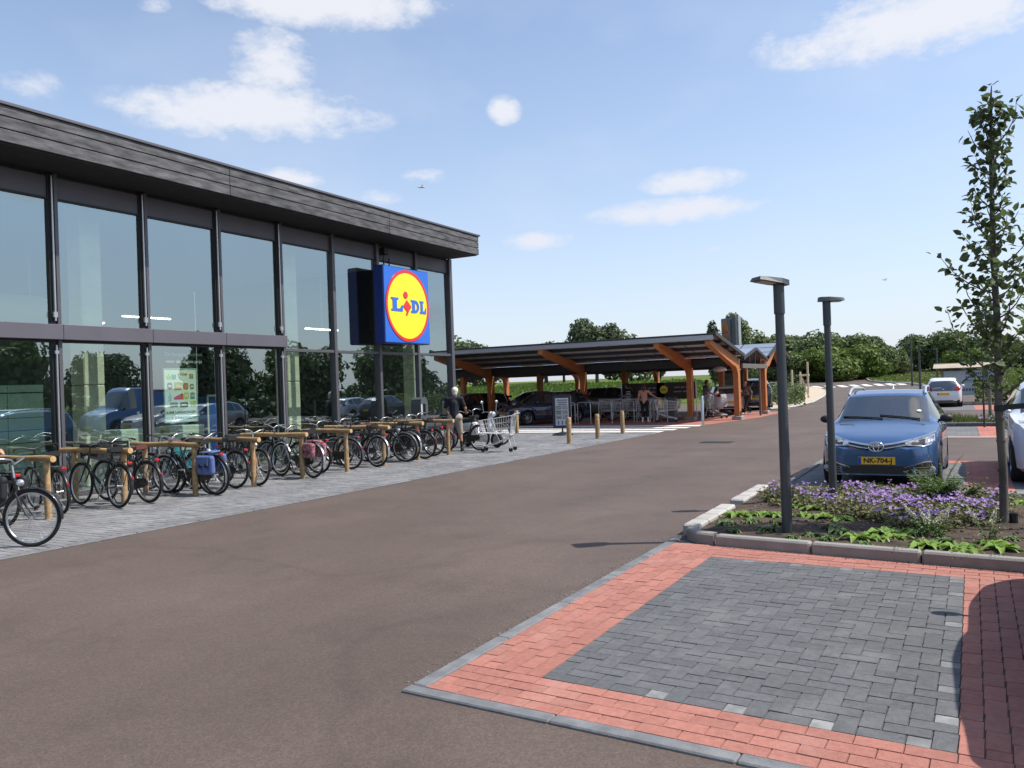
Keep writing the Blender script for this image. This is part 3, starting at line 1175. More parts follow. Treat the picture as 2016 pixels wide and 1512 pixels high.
# fascia: cap, three rows of boards in lengths, soffit, roof
XO = -13.55
joints = [22.52, 17.85, 12.30, 6.75, 1.2, -4.35, -9.0]
rowz = [(6.10, 6.300), (6.318, 6.51), (6.528, 6.695)]
for a, b_ in zip(joints[:-1], joints[1:]):
    for z0, z1 in rowz:
        MB().bbox((XO - .02, (a + b_) / 2, (z0 + z1) / 2), (0.04, a - b_ - .012, z1 - z0), 0.006).build('fascia_board', M_PLANK, store)
for z0, z1 in rowz:      # boards on the far end return
    MB().bbox(((XO - 26) / 2, 22.52 + .022, (z0 + z1) / 2), (26 + XO - .0, 0.04, z1 - z0), 0.006).build('fascia_board', M_PLANK, store)
MB().box((XO - .06, 6.8, 6.40), (0.03, 31.3, 0.60)).build('fascia_backing', M_BLACK, store)
MB().bbox((XO - .03, 6.8, 6.728), (0.13, 31.6, 0.056), .008).bbox((-20, 22.56, 6.729), (13.0, 0.10, 0.054), .008).build('roof_edge_trim', M_SHEET, store)
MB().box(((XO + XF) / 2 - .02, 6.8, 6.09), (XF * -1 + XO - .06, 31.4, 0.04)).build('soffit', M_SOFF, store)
MB().box((-27.05, 6.8, 6.62), (26.8, 31.3, 0.12)).build('roof', M_BLACK, store)

mull_y = [YC - SP * k for k in range(0, 15)]
pane_n = 0
for k, y in enumerate(mull_y):
    thick = k >= 4
    w = 0.11 if not thick else 0.10
    if k == 0:
        MB().bbox((XF + .02, y - .0, 3.03), (0.20, 0.16, 6.05), .008).build('corner_mullion', M_FRAME, store)
    else:
        mm = MB().bbox((XF + .03, y, 3.03), (0.15, w if not thick else .07, 6.05), .006)
        mm.build('mullion', M_FRAME, store)
        if thick:
            MB().box((XF + .0, y - .085, 3.03), (0.10, 0.09, 6.04)).build('mullion_recess', M_BLACK, store)
            # slim steel guide tube with bracket beside the mullion
            t = MB().tube([(XF + .10, y - .075, .15), (XF + .10, y - .075, 2.85)], .018, 8).tube([(XF + .10, y - .075, 3.30), (XF + .10, y - .075, 6.0)], .018, 8)
            t.box((XF + .09, y - .075, 3.42), (.05, .07, .10)).box((XF + .09, y - .075, 2.72), (.05, .07, .06)).build('guide_tube', M_STEEL, store, smooth=40)
    if k + 1 < len(mull_y):
        y1 = y - w / 2 - (.0 if k else .02)
        y0 = mull_y[k + 1] + w / 2 + (.0)
        yc, wy = (y0 + y1) / 2, y1 - y0
        # upper panel, upper pane, lower pane, transoms
        MB().bbox((XF - .0, yc, 5.80), (0.05, wy, 0.40), .006).build('spandrel_panel', M_PANEL, store)
        MB().box((XF - .02, yc, 6.04), (0.06, wy, 0.075)).build('shadow_gap', M_BLACK, store)
        MB().box((XF + .01, yc, 5.585), (0.09, wy, 0.03)).build('transom', M_BLACK, store)
        band = y <= 14.9
        zt = 3.24 if band else 2.93
        zb = 2.94 if band else 2.85
        for z0, z1 in ((zt, 5.575), (.10, zb)):
            tx, tz = rnd.uniform(-.004, .004), rnd.uniform(-.004, .004)
            hw, hz = wy / 2, (z1 - z0) / 2
            mb = MB()
            vs = []
            for x_ in (-.012, .012):
                for sy, szz in ((-1, -1), (1, -1), (1, 1), (-1, 1)):
                    vs.append((XF + x_ * 0 + sy * tx + szz * tz, yc + sy * hw, (z0 + z1) / 2 + szz * hz))
                break
            mb.add(vs, [(0, 1, 2, 3)])
            po = mb.build('window_pane', M_GLASS, store)
            pane_n += 1
        MB().bbox((XF + .01, yc, .055), (0.12, wy, 0.10), .006).build('sill_rail', M_FRAME, store)
        if band:
            MB().bbox((XF + .10, yc, 3.09), (0.22, SP - .006, 0.28), .006).build('spandrel_band', M_PANEL, store)
            MB().box((XF + .02, yc, 2.925), (0.10, wy, 0.04)).build('transom', M_BLACK, store)
        else:
            MB().bbox((XF + .02, yc, 2.89), (0.12, wy, 0.075), .006).build('transom', M_FRAME, store)
# end wall, back wall, inner floor, ceiling
MB().box((-20.8, YC - .02, 3.03), (12, 0.20, 6.0)).build('end_wall', M_PANEL, store)
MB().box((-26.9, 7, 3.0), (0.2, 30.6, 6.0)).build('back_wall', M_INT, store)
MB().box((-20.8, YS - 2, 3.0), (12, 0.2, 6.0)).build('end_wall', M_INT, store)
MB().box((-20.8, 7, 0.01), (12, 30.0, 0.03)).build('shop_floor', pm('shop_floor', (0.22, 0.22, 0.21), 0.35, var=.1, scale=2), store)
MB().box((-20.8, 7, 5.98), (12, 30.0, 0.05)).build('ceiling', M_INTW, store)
MB().bbox((XF + .14, 18.9, 5.86), (.16, .2, .2), .02).tube([(XF + .1, 18.9, 5.9), (XF + .1, 18.9, 5.45)], .02, 8).tube([(XF + .1, 19.15, 5.7), (XF + .1, 19.15, 5.45)], .02, 8).build('sign_bracket', M_BLACK, store)

# things inside the glass
for y in (10.5, 16.25, 22.0, 4.8):
    c = thing('concrete_column', {10.5: 'pale concrete column inside the store behind the second full pane from the left',
                                  16.25: 'concrete column inside the store behind the fifth pane from the left',
                                  22.0: 'concrete column inside the store at the far corner',
                                  4.8: 'concrete column inside the store left of the picture edge'}[y], 'column', (-15.95, y, 0.02), 0, 'concrete columns inside the store')
    MB().bbox((0, 0, 1.05), (.46, .46, 2.1), .02).build('lower_shaft', M_CONC, c)
    MB().bbox((0, 0, 4.03), (.46, .46, 3.84), .02).build('upper_shaft', M_CONC, c)
lk = thing('parcel_lockers', 'wall of pale green locker doors inside the store at far left', 'lockers', (-18.2, 6.2, 0.02))
M_LOCK = pm('locker_green', (0.55, 0.74, 0.62), 0.5, objvar=.05)
MB().box((-.2, 1.1, 1.05), (.3, 7.2, 2.25)).build('carcass', pm('locker_dark', (.05, .08, .07), .6), lk)
for i in range(9):
    zz = 0.05
    for hgt in (.28, .28, .28, .28, .28, .55):
        MB().bbox((-.02, -2.1 + i * .8, zz + hgt / 2), (.04, .785, hgt - .014), .004).build('locker_door', M_LOCK, lk)
        zz += hgt
    MB().bbox((-.02, -2.1 + i * .8, 2.1), (.05, .79, .16), .004).build('header_panel', M_LOCK, lk)
# air duct and strip lights high up in the shop
du = thing('air_duct', 'long pale ventilation duct with rounded end under the shop ceiling', 'duct', (-21.2, 8, 4.2))
MB().tube([(0, -9, 0), (0, 4.6, 0), (0, 5.0, 0), (0, 5.2, 0)], [.42, .42, .34, .05], 16).build('duct', M_INTW, du, smooth=60)
M_TUBE = pm('light_tube', (.9, .9, .9), .4, emit=(1, .97, .9, 9.0))
for i, (x, y, z) in enumerate(((-19.2, 6.6, 4.0), (-19.2, 9.6, 4.0), (-19.2, 14.4, 4.0), (-21.5, 12.6, 3.7), (-17.6, 11.7, 3.62), (-17.6, 19.5, 3.8))):
    lt = thing('strip_light', ['strip light inside the store behind the leftmost pane', 'strip light inside the store beside the pale column',
                               'strip light inside the store behind the fourth pane', 'strip light deep inside the store behind the third pane',
                               'short strip light on a hanging rod behind the third pane', 'strip light inside the store behind the blue sign'][i], 'lamp', (x, y, z), 0, 'strip lights inside the store')
    MB().box((0, 0, .03), (.10, 1.5 if i != 4 else .7, .04)).build('housing', M_INTW, lt)
    MB().box((0, 0, -.005), (.06, 1.46 if i != 4 else .66, .025)).build('light_tube', M_TUBE, lt)
    MB().tube([(0, 0, .05), (0, 0, 5.95 - z)], .02, 6).build('hanging_rod', M_INTW, lt)
# poster board in the third pane
YP = (AX(322, 776, XF - .08).y + AX(388, 776, XF - .08).y) / 2
PW = AX(388, 776, XF - .08).y - AX(322, 776, XF - .08).y
Z1, Z0 = AX(355, 725, XF - .08).z, AX(355, 832, XF - .08).z
po = thing('window_poster', 'white poster with rows of grocery pictures inside the third store window', 'poster', (XF - .08, YP, Z0))
HP = Z1 - Z0
MB().bbox((0, 0, HP / 2), (.02, PW, HP), .004).build('board', pm('poster_white', (.72, .82, .76), .6), po)
fr = MB()
for sy in (-1, 1):
    fr.box((.012, sy * (PW / 2 - .012), HP / 2), (.012, .02, HP))
fr.box((.012, 0, HP - .012), (.012, PW - .05, .02)).box((.012, 0, .012), (.012, PW - .05, .02)).build('frame', pm('poster_frame', (.30, .42, .38), .4), po)
PROD = [[(.04, .13, .08, .22, 'bottle', (.45, .62, .10)), (.2, .15, .1, .22, 'bag', (.05, .42, .22)), (.2, .15, .07, .08, 'bag2', (.7, .5, .05)), (.42, .3, .07, .12, 'box', (.38, .22, .12)), (.80, .14, .08, .21, 'box', (.36, .30, .14))],
        [(.05, .17, .30, .47, 'round', (.13, .12, .13)), (.28, .24, .29, .49, 'box', (.45, .38, .08)), (.58, .18, .31, .49, 'round', (.5, .22, .10)), (.81, .14, .34, .48, 'round', (.20, .24, .14))],
        [(.08, .10, .54, .77, 'bottle', (.42, .62, .58)), (.26, .32, .58, .73, 'wedge', (.62, .08, .06)), (.60, .16, .54, .73, 'round', (.48, .55, .10)), (.82, .15, .56, .73, 'box', (.12, .32, .36))],
        [(.12, .26, .80, .92, 'box', (.26, .28, .26)), (.46, .26, .80, .93, 'box', (.15, .15, .15)), (.82, .18, .77, .93, 'box', (.40, .58, .30))]]
ci = 0
for rw in PROD:
    for (u, w, v0, v1, kind, colr) in rw:
        mt = pm('poster_print_%d' % ci, colr, .5, var=.35, scale=26)
        ci += 1
        y0 = -PW / 2 + .05 + u * (PW - .1)
        wy = w * (PW - .1)
        z1, z0 = HP - .05 - v0 * (HP - .32), HP - .05 - v1 * (HP - .32)
        if kind == 'bag2':
            z1 -= .13
            z0 -= .12
        if kind == 'bottle':
            poly = [(0, 0), (1, 0), (1, .55), (.7, .75), (.62, 1), (.38, 1), (.3, .75), (0, .55)]
        elif kind == 'wedge':
            poly = [(0, 0), (1, 0), (1, .95), (.8, 1), (.1, .45), (0, .35)]
        elif kind == 'round':
            poly = [(.5 + .5 * math.copysign(abs(math.cos(t)) ** .6, math.cos(t)), .5 + .5 * math.copysign(abs(math.sin(t)) ** .6, math.sin(t))) for t in [2 * math.pi * q / 14 for q in range(14)]]
        else:
            poly = [(0, 0), (1, 0), (1, .97), (.5, 1), (0, .95)]
        MB().prism(poly, .0105, .013, lambda u_, v_, d: (d, y0 + u_ * wy, z0 + v_ * (z1 - z0))).build('grocery_picture', mt, po)
        if kind in ('box', 'round') and wy > .1:
            MB().prism([(.2, .35), (.8, .35), (.8, .65), (.2, .65)], .0132, .0145, lambda u_, v_, d: (d, y0 + u_ * wy, z0 + v_ * (z1 - z0))).build('picture_label', pm('poster_print_label_%d' % (ci % 3), [(.75, .75, .7), (.62, .55, .2), (.5, .3, .25)][ci % 3], .5), po)
M_PTXT = pm('poster_ink', (.06, .09, .08), .5)
for i, s_ in enumerate(('SUPERAANBIEDINGEN', 'VOOR SUPERKWALITEIT')):
    me = text_mesh(s_, .078, M_PTXT, bold=.002)
    link('lettering', me, po, (.013, 0, .22 - i * .125), (R(90), 0, R(90)))
M_STXT = pm('window_lettering', (.75, .80, .78), .5)
for i, s_ in enumerate(('De hoogste kwaliteit', 'voor de laagste prijs')):
    me = text_mesh(s_, .115, M_STXT)
    link('lettering', me, po, (.05, .08, HP + .30 - i * .15), (R(90), 0, R(90)))
# blue cabinet and display table behind the third pane
cb = thing('blue_cabinet', 'tall dark blue cabinet with white edge inside the third window', 'cabinet', (-15.6, AX(412, 800, -15.6).y, 0.02))
MB().bbox((0, 0, 1.0), (.5, .48, 1.55), .02).build('body', pm('cabinet_blue', (.02, .08, .34), .35), cb)
MB().bbox((.252, -.255, 1.05), (.02, .05, 1.5), .004).bbox((.252, 0, 1.80), (.02, .52, .05), .004).build('white_frame', M_INTW, cb)
MB().bbox((0, 0, .12), (.52, .5, .2), .01).build('plinth', M_BLACK, cb)
pbx = thing('promo_stand', 'white and cyan promotion stand inside the third window below the poster', 'stand', (-15.3, AX(358, 870, -15.3).y, 0.02))
MB().bbox((0, 0, .95), (.4, .95, .42), .02).build('white_box', pm('promo_white', (.62, .75, .70), .5), pbx)
MB().bbox((0, -.05, .40), (.42, .62, .72), .02).build('cyan_box', pm('promo_cyan', (.02, .36, .52), .5), pbx)
MB().bbox((.22, -.05, .68), (.02, .3, .14), .004).build('label', M_INTW, pbx)
w2 = thing('display_shelf', 'low pale display shelf inside the window left of the poster', 'shelf', (-15.5, AX(262, 840, -15.5).y, 0.02))
MB().bbox((0, 0, .9), (.4, 1.1, .5), .02).build('white_top', pm('promo_white', (.62, .75, .70), .5), w2)
MB().bbox((0, 0, .32), (.36, 1.0, .62), .02).build('plinth', M_BLACK, w2)

# ------------------------------------------------------------------ illuminated square sign on the front
SX, SY0, SZ0, SS = XF + .64, 18.14, 3.14, 2.21
M_SBLUE = pm('sign_blue', (0.012, 0.13, 0.60), 0.22, spec=.5, coat=.3)
M_SBLUED = pm('sign_case_blue', (0.008, 0.03, 0.22), 0.35)
M_SYEL = pm('sign_yellow', (0.92, 0.74, 0.010), 0.25, coat=.2)
M_SRED = pm('sign_red', (0.68, 0.020, 0.028), 0.25, coat=.2)
sign = thing('store_sign', 'square blue sign with yellow disc and red ring reading LIDL on the glass front', 'sign', (SX, SY0 + SS / 2, SZ0))


def build_logo(par, S, x0, depth=.34, two=False):
    """square sign face in the local YZ plane looking along +X; S is its side"""
    k = S / 2.23
    MB().bbox((x0 - depth / 2 - .012, 0, S / 2), (depth, S, S), .02 * k).build('case', M_SBLUED, par)
    fr = MB()
    fr.bbox((x0 - .002, 0, S / 2), (.03, S * .985, S * .985), .012)
    fr.build('blue_face', M_SBLUE, par)
    r1, r0 = S * .475, S * .435
    zc = S / 2

    def ring(ra, rb, xa, xb, n=64):
        vs, fs = [], []
        for i in range(n):
            a = 2 * math.pi * i / n
            for r_, x_ in ((ra, xa), (ra, xb), (rb, xb), (rb, xa)):
                vs.append((x_, r_ * math.cos(a), zc + r_ * math.sin(a)))
        for i in range(n):
            j = (i + 1) % n
            for q in range(4):
                fs.append((i * 4 + q, j * 4 + q, j * 4 + (q + 1) % 4, i * 4 + (q + 1) % 4))
        return MB().add(vs, fs)
    ring(r0, r1, x0 + .013, x0 + .03).build('red_ring', M_SRED, par, smooth=40)
    n = 64
    disc = MB().prism([(r0 * math.cos(2 * math.pi * i / n), r0 * math.sin(2 * math.pi * i / n)) for i in range(n)], x0 + .013, x0 + .024, lambda u, v, d: (d, u, zc + v))
    disc.build('yellow_disc', M_SYEL, par)
    U_ = S / 100.0
    f = lambda u, v, d: (d, u * U_, zc + v * U_)
    fd = lambda u, v, d: (d, (u + 2.6) * U_, zc + v * .9 * U_)
    xa, xb = x0 + .024, x0 + .036
    # slab serif L, D, L in blue; the slanted red i
    L = [(-9, -9.5), (-9, -7), (-6.6, -6.4), (-6.6, 6.4), (-9, 7), (-9, 9.5), (3.2, 9.5), (3.2, 7), (.4, 6.4), (.4, -5.6), (5.2, -5.6), (8.4, -.5), (10.4, -.5), (9.8, -9.5)]
    L1 = [(-25.0 + u * 1.3, v * .92 + 0.6) for u, v in L]
    MB().prism(L1, xa, xb, f).build('letter_l', M_SBLUE, par)
    L2 = [(33.0 + u * .76, v * .9) for u, v in L]
    MB().prism(L2, xa, xb, f).build('letter_l', M_SBLUE, par)
    # D as a strip: outer and inner outline
    out = [(3.5, -9.5), (3.5, -7), (6.2, -6.4), (6.2, 6.4), (3.5, 7), (3.5, 9.5), (13, 9.5)]
    out += [(13 + 9.6 * math.sin(t), 9.5 * math.cos(t)) for t in [math.pi * q / 12 for q in range(1, 12)]] + [(13, -9.5)]
    # polygon with a hole is split in a left bar and a bow
    MB().prism([(3.5, -9.5), (3.5, -7), (6.2, -6.4), (6.2, 6.4), (3.5, 7), (3.5, 9.5), (12.6, 9.5), (12.6, -9.5)], xa, xb, fd).build('letter_d', M_SBLUE, par)
    bow, n = MB(), 14
    vs, fs = [], []
    for i in range(n + 1):
        t = math.pi * i / n
        for (ru, rv) in ((9.6, 9.5), (4.6, 5.4)):
            for d in (xa, xb):
                vs.append(fd(12.6 + ru * math.sin(t), rv * math.cos(t), d))
    for i in range(n):
        a = i * 4
        fs += [(a, a + 1, a + 5, a + 4), (a + 2, a + 6, a + 7, a + 3), (a + 1, a + 3, a + 7, a + 5), (a, a + 4, a + 6, a + 2)]
    bow.add(vs, fs).build('letter_d', M_SBLUE, par)
    # red i: round dot and tilted lozenge with its foot
    MB().prism([(-5.2 + 4.6 * math.cos(t), 14.0 + 4.6 * math.sin(t)) for t in [2 * math.pi * q / 24 for q in range(24)]], xa, xb + .004, f).build('letter_i_dot', M_SRED, par)
    MB().prism([(-11.2, -1.0), (-3.0, 7.6), (7.0, -1.2), (2.0, -5.6), (-3.0, -13.0), (-5.6, -12.2), (-3.4, -7.4)], xa, xb + .004, f).build('letter_i', M_SRED, par)
    return par


build_logo(sign, SS, 0.0)
MB().box((-.49, -.6, SS / 2), (.28, .08, 1.4)).box((-.49, .6, SS / 2), (.28, .08, 1.4)).build('mounting_bar', M_BLACK, sign)

# ------------------------------------------------------------------ timber carport with solar roof
M_GLU = pm('orange_glulam', (0.50, 0.185, 0.058), 0.6, col2=(0.42, 0.145, 0.044), scale=2.5, stretch=(1, 1, 6), bump=0.15, bscale=30)
M_DARKST = pm('dark_steel', (0.045, 0.047, 0.05), 0.5, 0.3)
M_SOLAR = pm('solar_panel', (0.22, 0.235, 0.27), 0.20, 0.0, coat=.6, var=.05)
M_SOLARB = pm('solar_backsheet', (0.55, 0.56, 0.57), 0.6)
M_ALU = pm('aluminium', (0.50, 0.52, 0.55), 0.4, 0.7)
CX = [-8.39, -10.45, -15.6, -20.7, -25.8]
YA, YB, YR, YCC, YT = 35.35, 40.5, 43.2, 46.0, 30.75
ZV, ZT = 2.52, 3.30
cp = thing('carport', 'timber carport with orange curved columns and solar roof beside the store', 'carport', (CX[0], YA, 0))
cp.location = (0, 0, 0)


def glu(mb, x, y0, y1, sgn):
    """column with a curved haunch growing into a rafter; y0 column, y1 rafter tip (profile in YZ, thickness in X)"""
    w = .36
    L = abs(y1 - y0)
    s_ = 1 if y1 > y0 else -1
    zt = ZT - .10
    prof = [(0, .0), (w, .0)]
    # inner curve from column to rafter underside
    zc = 1.75
    for i in range(9):
        t = i / 8
        a = t * math.pi / 2
        prof.append((w + (1 - math.cos(a)) * .75, zc + math.sin(a) * .48))
    k = (zt - ZV) / L
    prof += [(L, zt - .20), (L, zt), (0, ZV)]
    poly = [(-.02 + u, v) for u, v in prof]
    mb.prism(poly, -.11, .11, lambda u, v, d: (x + d, y0 + s_ * u, v + .12))


for i, x in enumerate(CX):
    for (yy, tip) in ((YA, YT), (YB, YR - .02), (YCC, YR + .02)):
        mb = MB()
        glu(mb, x, yy, tip, 1)
        o = mb.build('glulam_frame', M_GLU, cp)
        MB().bbox((x, yy - math.copysign(.16, yy - tip), .05), (.42, .52, .22), .02).build('footing', pm('footing_concrete', (.30, .29, .27), .85, var=.15, scale=6), o)
        MB().bbox((x + .118, yy - math.copysign(.16, yy - tip), .26), (.012, .22, .24), .002).build('steel_shoe', M_DARKST, o)


def roof_plane(y0, z0, y1, z1, x0, x1, nm, up):
    """rows of solar panels on purlins between two heights"""
    L = math.hypot(y1 - y0, z1 - z0)
    rows = max(1, round(L / 1.05))
    cols = round((x1 - x0) / 1.72)
    ang = math.atan2(z1 - z0, y1 - y0)
    dy, dz = (y1 - y0) / rows, (z1 - z0) / rows
    wx = (x1 - x0) / cols
    hl = L / rows / 2 - .035
    mb = MB()
    mb.add([(-wx / 2 + .025, -hl, .015), (wx / 2 - .025, -hl, .015), (wx / 2 - .025, hl, .015), (-wx / 2 + .025, hl, .015)], [(0, 1, 2, 3)], 0)
    mb.add([(-wx / 2 + .025, -hl, -.015), (wx / 2 - .025, -hl, -.015), (wx / 2 - .025, hl, -.015), (-wx / 2 + .025, hl, -.015)], [(3, 2, 1, 0)], 1)
    e = [(-wx / 2 + .012, -hl - .012), (wx / 2 - .012, -hl - .012), (wx / 2 - .012, hl + .012), (-wx / 2 + .012, hl + .012)]
    vs = [(u, v, -.02) for u, v in e] + [(u, v, .02) for u, v in e]
    mb.add(vs, [(0, 1, 5, 4), (1, 2, 6, 5), (2, 3, 7, 6), (3, 0, 4, 7)], 2)
    me = mb.mesh('solar_panel', [M_SOLAR, M_SOLARB, M_DARKST])
    for r in range(rows):
        for c in range(cols):
            link('solar_panel', me, cp, (x0 + (c + .5) * wx, y0 + (r + .5) * dy, z0 + (r + .5) * dz + .24), (ang, 0, 0))
    for r in range(rows + 1):
        y, z = y0 + r * dy, z0 + r * dz + .155
        MB().box(((x0 + x1) / 2, y, z - .01), (x1 - x0, .08, .13)).build('purlin', M_DARKST, cp)


XL, XR = -27.0, -8.15
roof_plane(YT, ZT, YA - .1, ZV + .02, XL, XR, 'a', 1)
roof_plane(YB + .1, ZV + .02, YR, ZT, XL, XR, 'b', 1)
roof_plane(YR + .02, ZT, YCC - .1, ZV + .02, XL, XR, 'c', 1)
# fascia of the raised eave, verge trims, valley beams
MB().bbox(((XL + XR) / 2, YT - .05, ZT + .10), (XR - XL, .07, .19), .01).build('eave_fascia', M_ALU, cp)
MB().bbox(((XL + XR) / 2, YT - .06, ZT + .225), (XR - XL + .1, .12, .06), .01).build('eave_cap', M_DARKST, cp)


def sloped(y0, z0, y1, z1, x, w, h, nm, mat):
    d = Vector((0, y1 - y0, z1 - z0))
    MB().box((0, 0, 0), (w, d.length, h)).build(nm, mat, cp, loc=(x, (y0 + y1) / 2, (z0 + z1) / 2), rot=(math.atan2(d.z, d.y), 0, 0))


for (a, za, b_, zb) in ((YT - .1, ZT, YA, ZV), (YB, ZV, YR, ZT), (YR, ZT, YCC, ZV)):
    sloped(a, za + .25, b_, zb + .25, XR + .06, .10, .14, 'verge_trim', M_DARKST)
for yy in (YA - .15, YB + .15, YCC - .15):
    MB().bbox(((XL + XR) / 2, yy, ZV - .02), (XR - XL - .3, .14, .34), .01).build('valley_beam', M_DARKST, cp)
# small ridge roof over the walkway
YM, ZM = (YA + YB) / 2, 2.98
for (a, za, b_, zb) in ((YA + .05, 2.50, YM, ZM), (YM, ZM, YB - .05, 2.50)):
    L = math.hypot(b_ - a, zb - za)
    for k in range(9):
        x0 = XR - (k + .5) * 2.1
        MB().box((0, 0, 0), (2.08, L - .04, .03)).build('ridge_panel', M_SOLAR, cp, loc=(x0, (a + b_) / 2, (za + zb) / 2 + .16), rot=(math.atan2(zb - za, b_ - a), 0, 0))
    sloped(a, za + .14, b_, zb + .14, XR + .02, .08, .12, 'ridge_verge', M_DARKST)
MB().bbox((XR - .05, YM, 2.32), (.10, YB - YA - .1, .20), .01).build('portal_beam', pm('portal_grey', (.13, .125, .11), .6), cp)
for yy in (YM, YM + 1.1, YM - 1.1):
    MB().box((XR - .05, yy, 2.62), (.06, .06, .5 if yy == YM else .3)).build('portal_strut', M_DARKST, cp)
MB().bbox((XR - .05, YM + .9, 1.12), (.08, .08, 2.24), .006).build('portal_post', pm('portal_grey', (.13, .125, .11), .6), cp)
# strip lamps under the roof
for k in range(6):
    MB().box((-10 - k * 2.6, 34.2, 2.72), (1.1, .08, .05)).build('canopy_light', pm('canopy_light', (.8, .8, .78), .5), cp)
# round globe lamp near the end
MB().ell((-10.0, 38.6, 2.25), (.32, .32, .13), 16, 8).build('globe_lamp', pm('globe_white', (.85, .85, .82), .4), cp, smooth=180)

# trolley bay boards with the shop disc
M_BOARD = pm('trolley_board', (.045, .03, .028), .5)
for i, (xc, lab) in enumerate(((-13.15, 'dark trolley bay board with faded disc at the left under the carport'), (-11.55, 'dark trolley bay board with bright yellow disc under the carport'))):
    b_ = thing('trolley_bay_board', lab, 'board', (xc, 36.6, 0), 0, 'trolley bay boards')
    W_ = 1.85 if i else 2.1
    MB().bbox((0, 0, 1.32), (W_, .05, .78), .01).build('panel', M_BOARD, b_)
    for sx in (-1, 1):
        MB().tube([(sx * (W_ / 2 + .03), 0, 0), (sx * (W_ / 2 + .03), 0, 1.75)], .022, 8).build('post', M_STEEL, b_, smooth=40)
    n = 28
    r_ = .19
    MB().prism([(r_ * math.cos(2 * math.pi * q / n), r_ * math.sin(2 * math.pi * q / n)) for q in range(n)], .026, .036, lambda u, v, d: (-W_ / 2 + .35 + u, -d, 1.38 + v)).build('yellow_disc', M_SYEL if i else pm('faded_disc', (.20, .19, .13), .6), b_)
    me = text_mesh('LIDL', .13, M_SBLUED, bold=.004)
    link('lettering', me, b_, (-W_ / 2 + .35, -.04, 1.38), (R(90), 0, 0))
    mt = pm('board_lettering', (.30, .29, .27), .5)
    for q, wl in enumerate(((.26, .17, .15), (.40, .26))):
        xx = -.12 + (.05 if q == 0 else 0)
        for w_ in wl:
            MB().box((xx + w_ / 2, -.029, 1.47 - q * .2), (w_, .006, .06)).build('print_line', mt, b_)
            xx += w_ + .06
bb = thing('notice_board', 'dark notice panel standing behind the trolley bay at the carport end', 'board', (-10.7, 43.6, 0))
MB().bbox((0, 0, 1.75), (1.3, .06, .95), .01).build('panel', pm('notice_green', (.05, .07, .06), .5), bb)
MB().bbox((0, -.04, 1.75), (1.0, .02, .65), .004).build('print', pm('notice_print', (.16, .19, .17), .6, var=.3, scale=9), bb)
for sx in (-.5, .5):
    MB().tube([(sx, 0, 0), (sx, 0, 1.3)], .03, 8).build('post', M_DARKST, bb)

# steel hoops of the trolley bay
HO = [(-14.6, 32.9), (-13.75, 33.3), (-12.95, 33.9), (-12.2, 33.9), (-11.45, 34.0), (-15.4, 33.0)]
HL = ['leftmost', 'second from left', 'third from left', 'fourth from left', 'rightmost', 'farthest left, half behind the advertising board']
for i, (x, y) in enumerate(HO):
    h = thing('trolley_hoop', 'steel hoop rail of the trolley bay, ' + HL[i], 'rail', (x, y, 0), 0, 'steel hoop rails of the trolley bay')
    w_ = .62
    pts = [(-w_ / 2, 0, 0), (-w_ / 2, 0, .88), (-w_ / 2 + .02, 0, .93), (-w_ / 2 + .08, 0, .96), (w_ / 2 - .08, 0, .96), (w_ / 2 - .02, 0, .93), (w_ / 2, 0, .88), (w_ / 2, 0, 0)]
    MB().tube(pts, .02, 8).build('hoop', M_STEEL, h, smooth=60)
    MB().tube([(-w_ / 2, 0, 0), (-w_ / 2, 0, .012)], .05, 10).build('foot_plate', M_STEEL, h)
    MB().tube([(w_ / 2, 0, 0), (w_ / 2, 0, .012)], .05, 10).build('foot_plate', M_STEEL, h)
cabx = thing('coin_cabinet', 'grey box cabinet among the trolley hoops', 'cabinet', (-11.05, 34.4, 0))
MB().bbox((0, 0, .52), (.34, .4, 1.04), .02).build('body', pm('cabinet_grey', (.10, .10, .105), .5), cabx)
MB().bbox((0, 0, 1.06), (.40, .46, .05), .012).build('lid', pm('cabinet_dark', (.05, .05, .055), .5), cabx)

# ------------------------------------------------------------------ street lamps
M_POLE = pm('lamp_pole', (0.072, 0.078, 0.085), 0.45, 0.3, var=.06, scale=4)
M_LENS = pm('lamp_lens', (0.42, 0.37, 0.33), 0.3)


def street_lamp(label, loc, hgt, rz, rad=.062, head=1.0, group=None, tilt=0.0):
    t = thing('street_lamp', label, 'street lamp', loc, rz, group)
    MB().tube([(0, 0, 0), (0, 0, .02), (0, 0, hgt * .5), (0, 0, hgt - .30)], [rad, rad, rad * .93, rad * .84], 16).build('pole', M_POLE, t, smooth=50)
    MB().tube([(0, 0, hgt - .33), (0, 0, hgt - .0)], rad * 1.02, 16).build('collar', M_POLE, t, smooth=50)
    # flat tapered head reaching out along local +X
    hw, hl = .135 * head, .32 * head
    prof = [(-.10, -.06), (-.10, .06), (.02, .13 * head), (hl * .8, hw), (hl, hw * .92), (hl, -hw * .92), (hl * .8, -hw), (.02, -.13 * head)]
    mb = MB()
    lo = [(u, v, hgt - .005) for u, v in prof]
    hi = [(u * .96, v * .82, hgt + .055 - .02 * max(0, u) / hl) for u, v in prof]
    n = len(prof)
    mb.add(lo + hi, [tuple(range(n - 1, -1, -1)), tuple(range(n, 2 * n))] + [(i, (i + 1) % n, n + (i + 1) % n, n + i) for i in range(n)])
    hd = mb.build('lamp_head', M_POLE, t)
    MB().box((hl * .55, 0, hgt - .010), (hl * .62, hw * 1.35, .010)).build('lens', M_LENS, hd)
    hd.location = (0, 0, hgt)
    hd.rotation_euler = (0, -tilt, 0)
    for o_ in (hd, hd.children[0]):
        o_.data.transform(Matrix.Translation((0, 0, -hgt)))
    return t


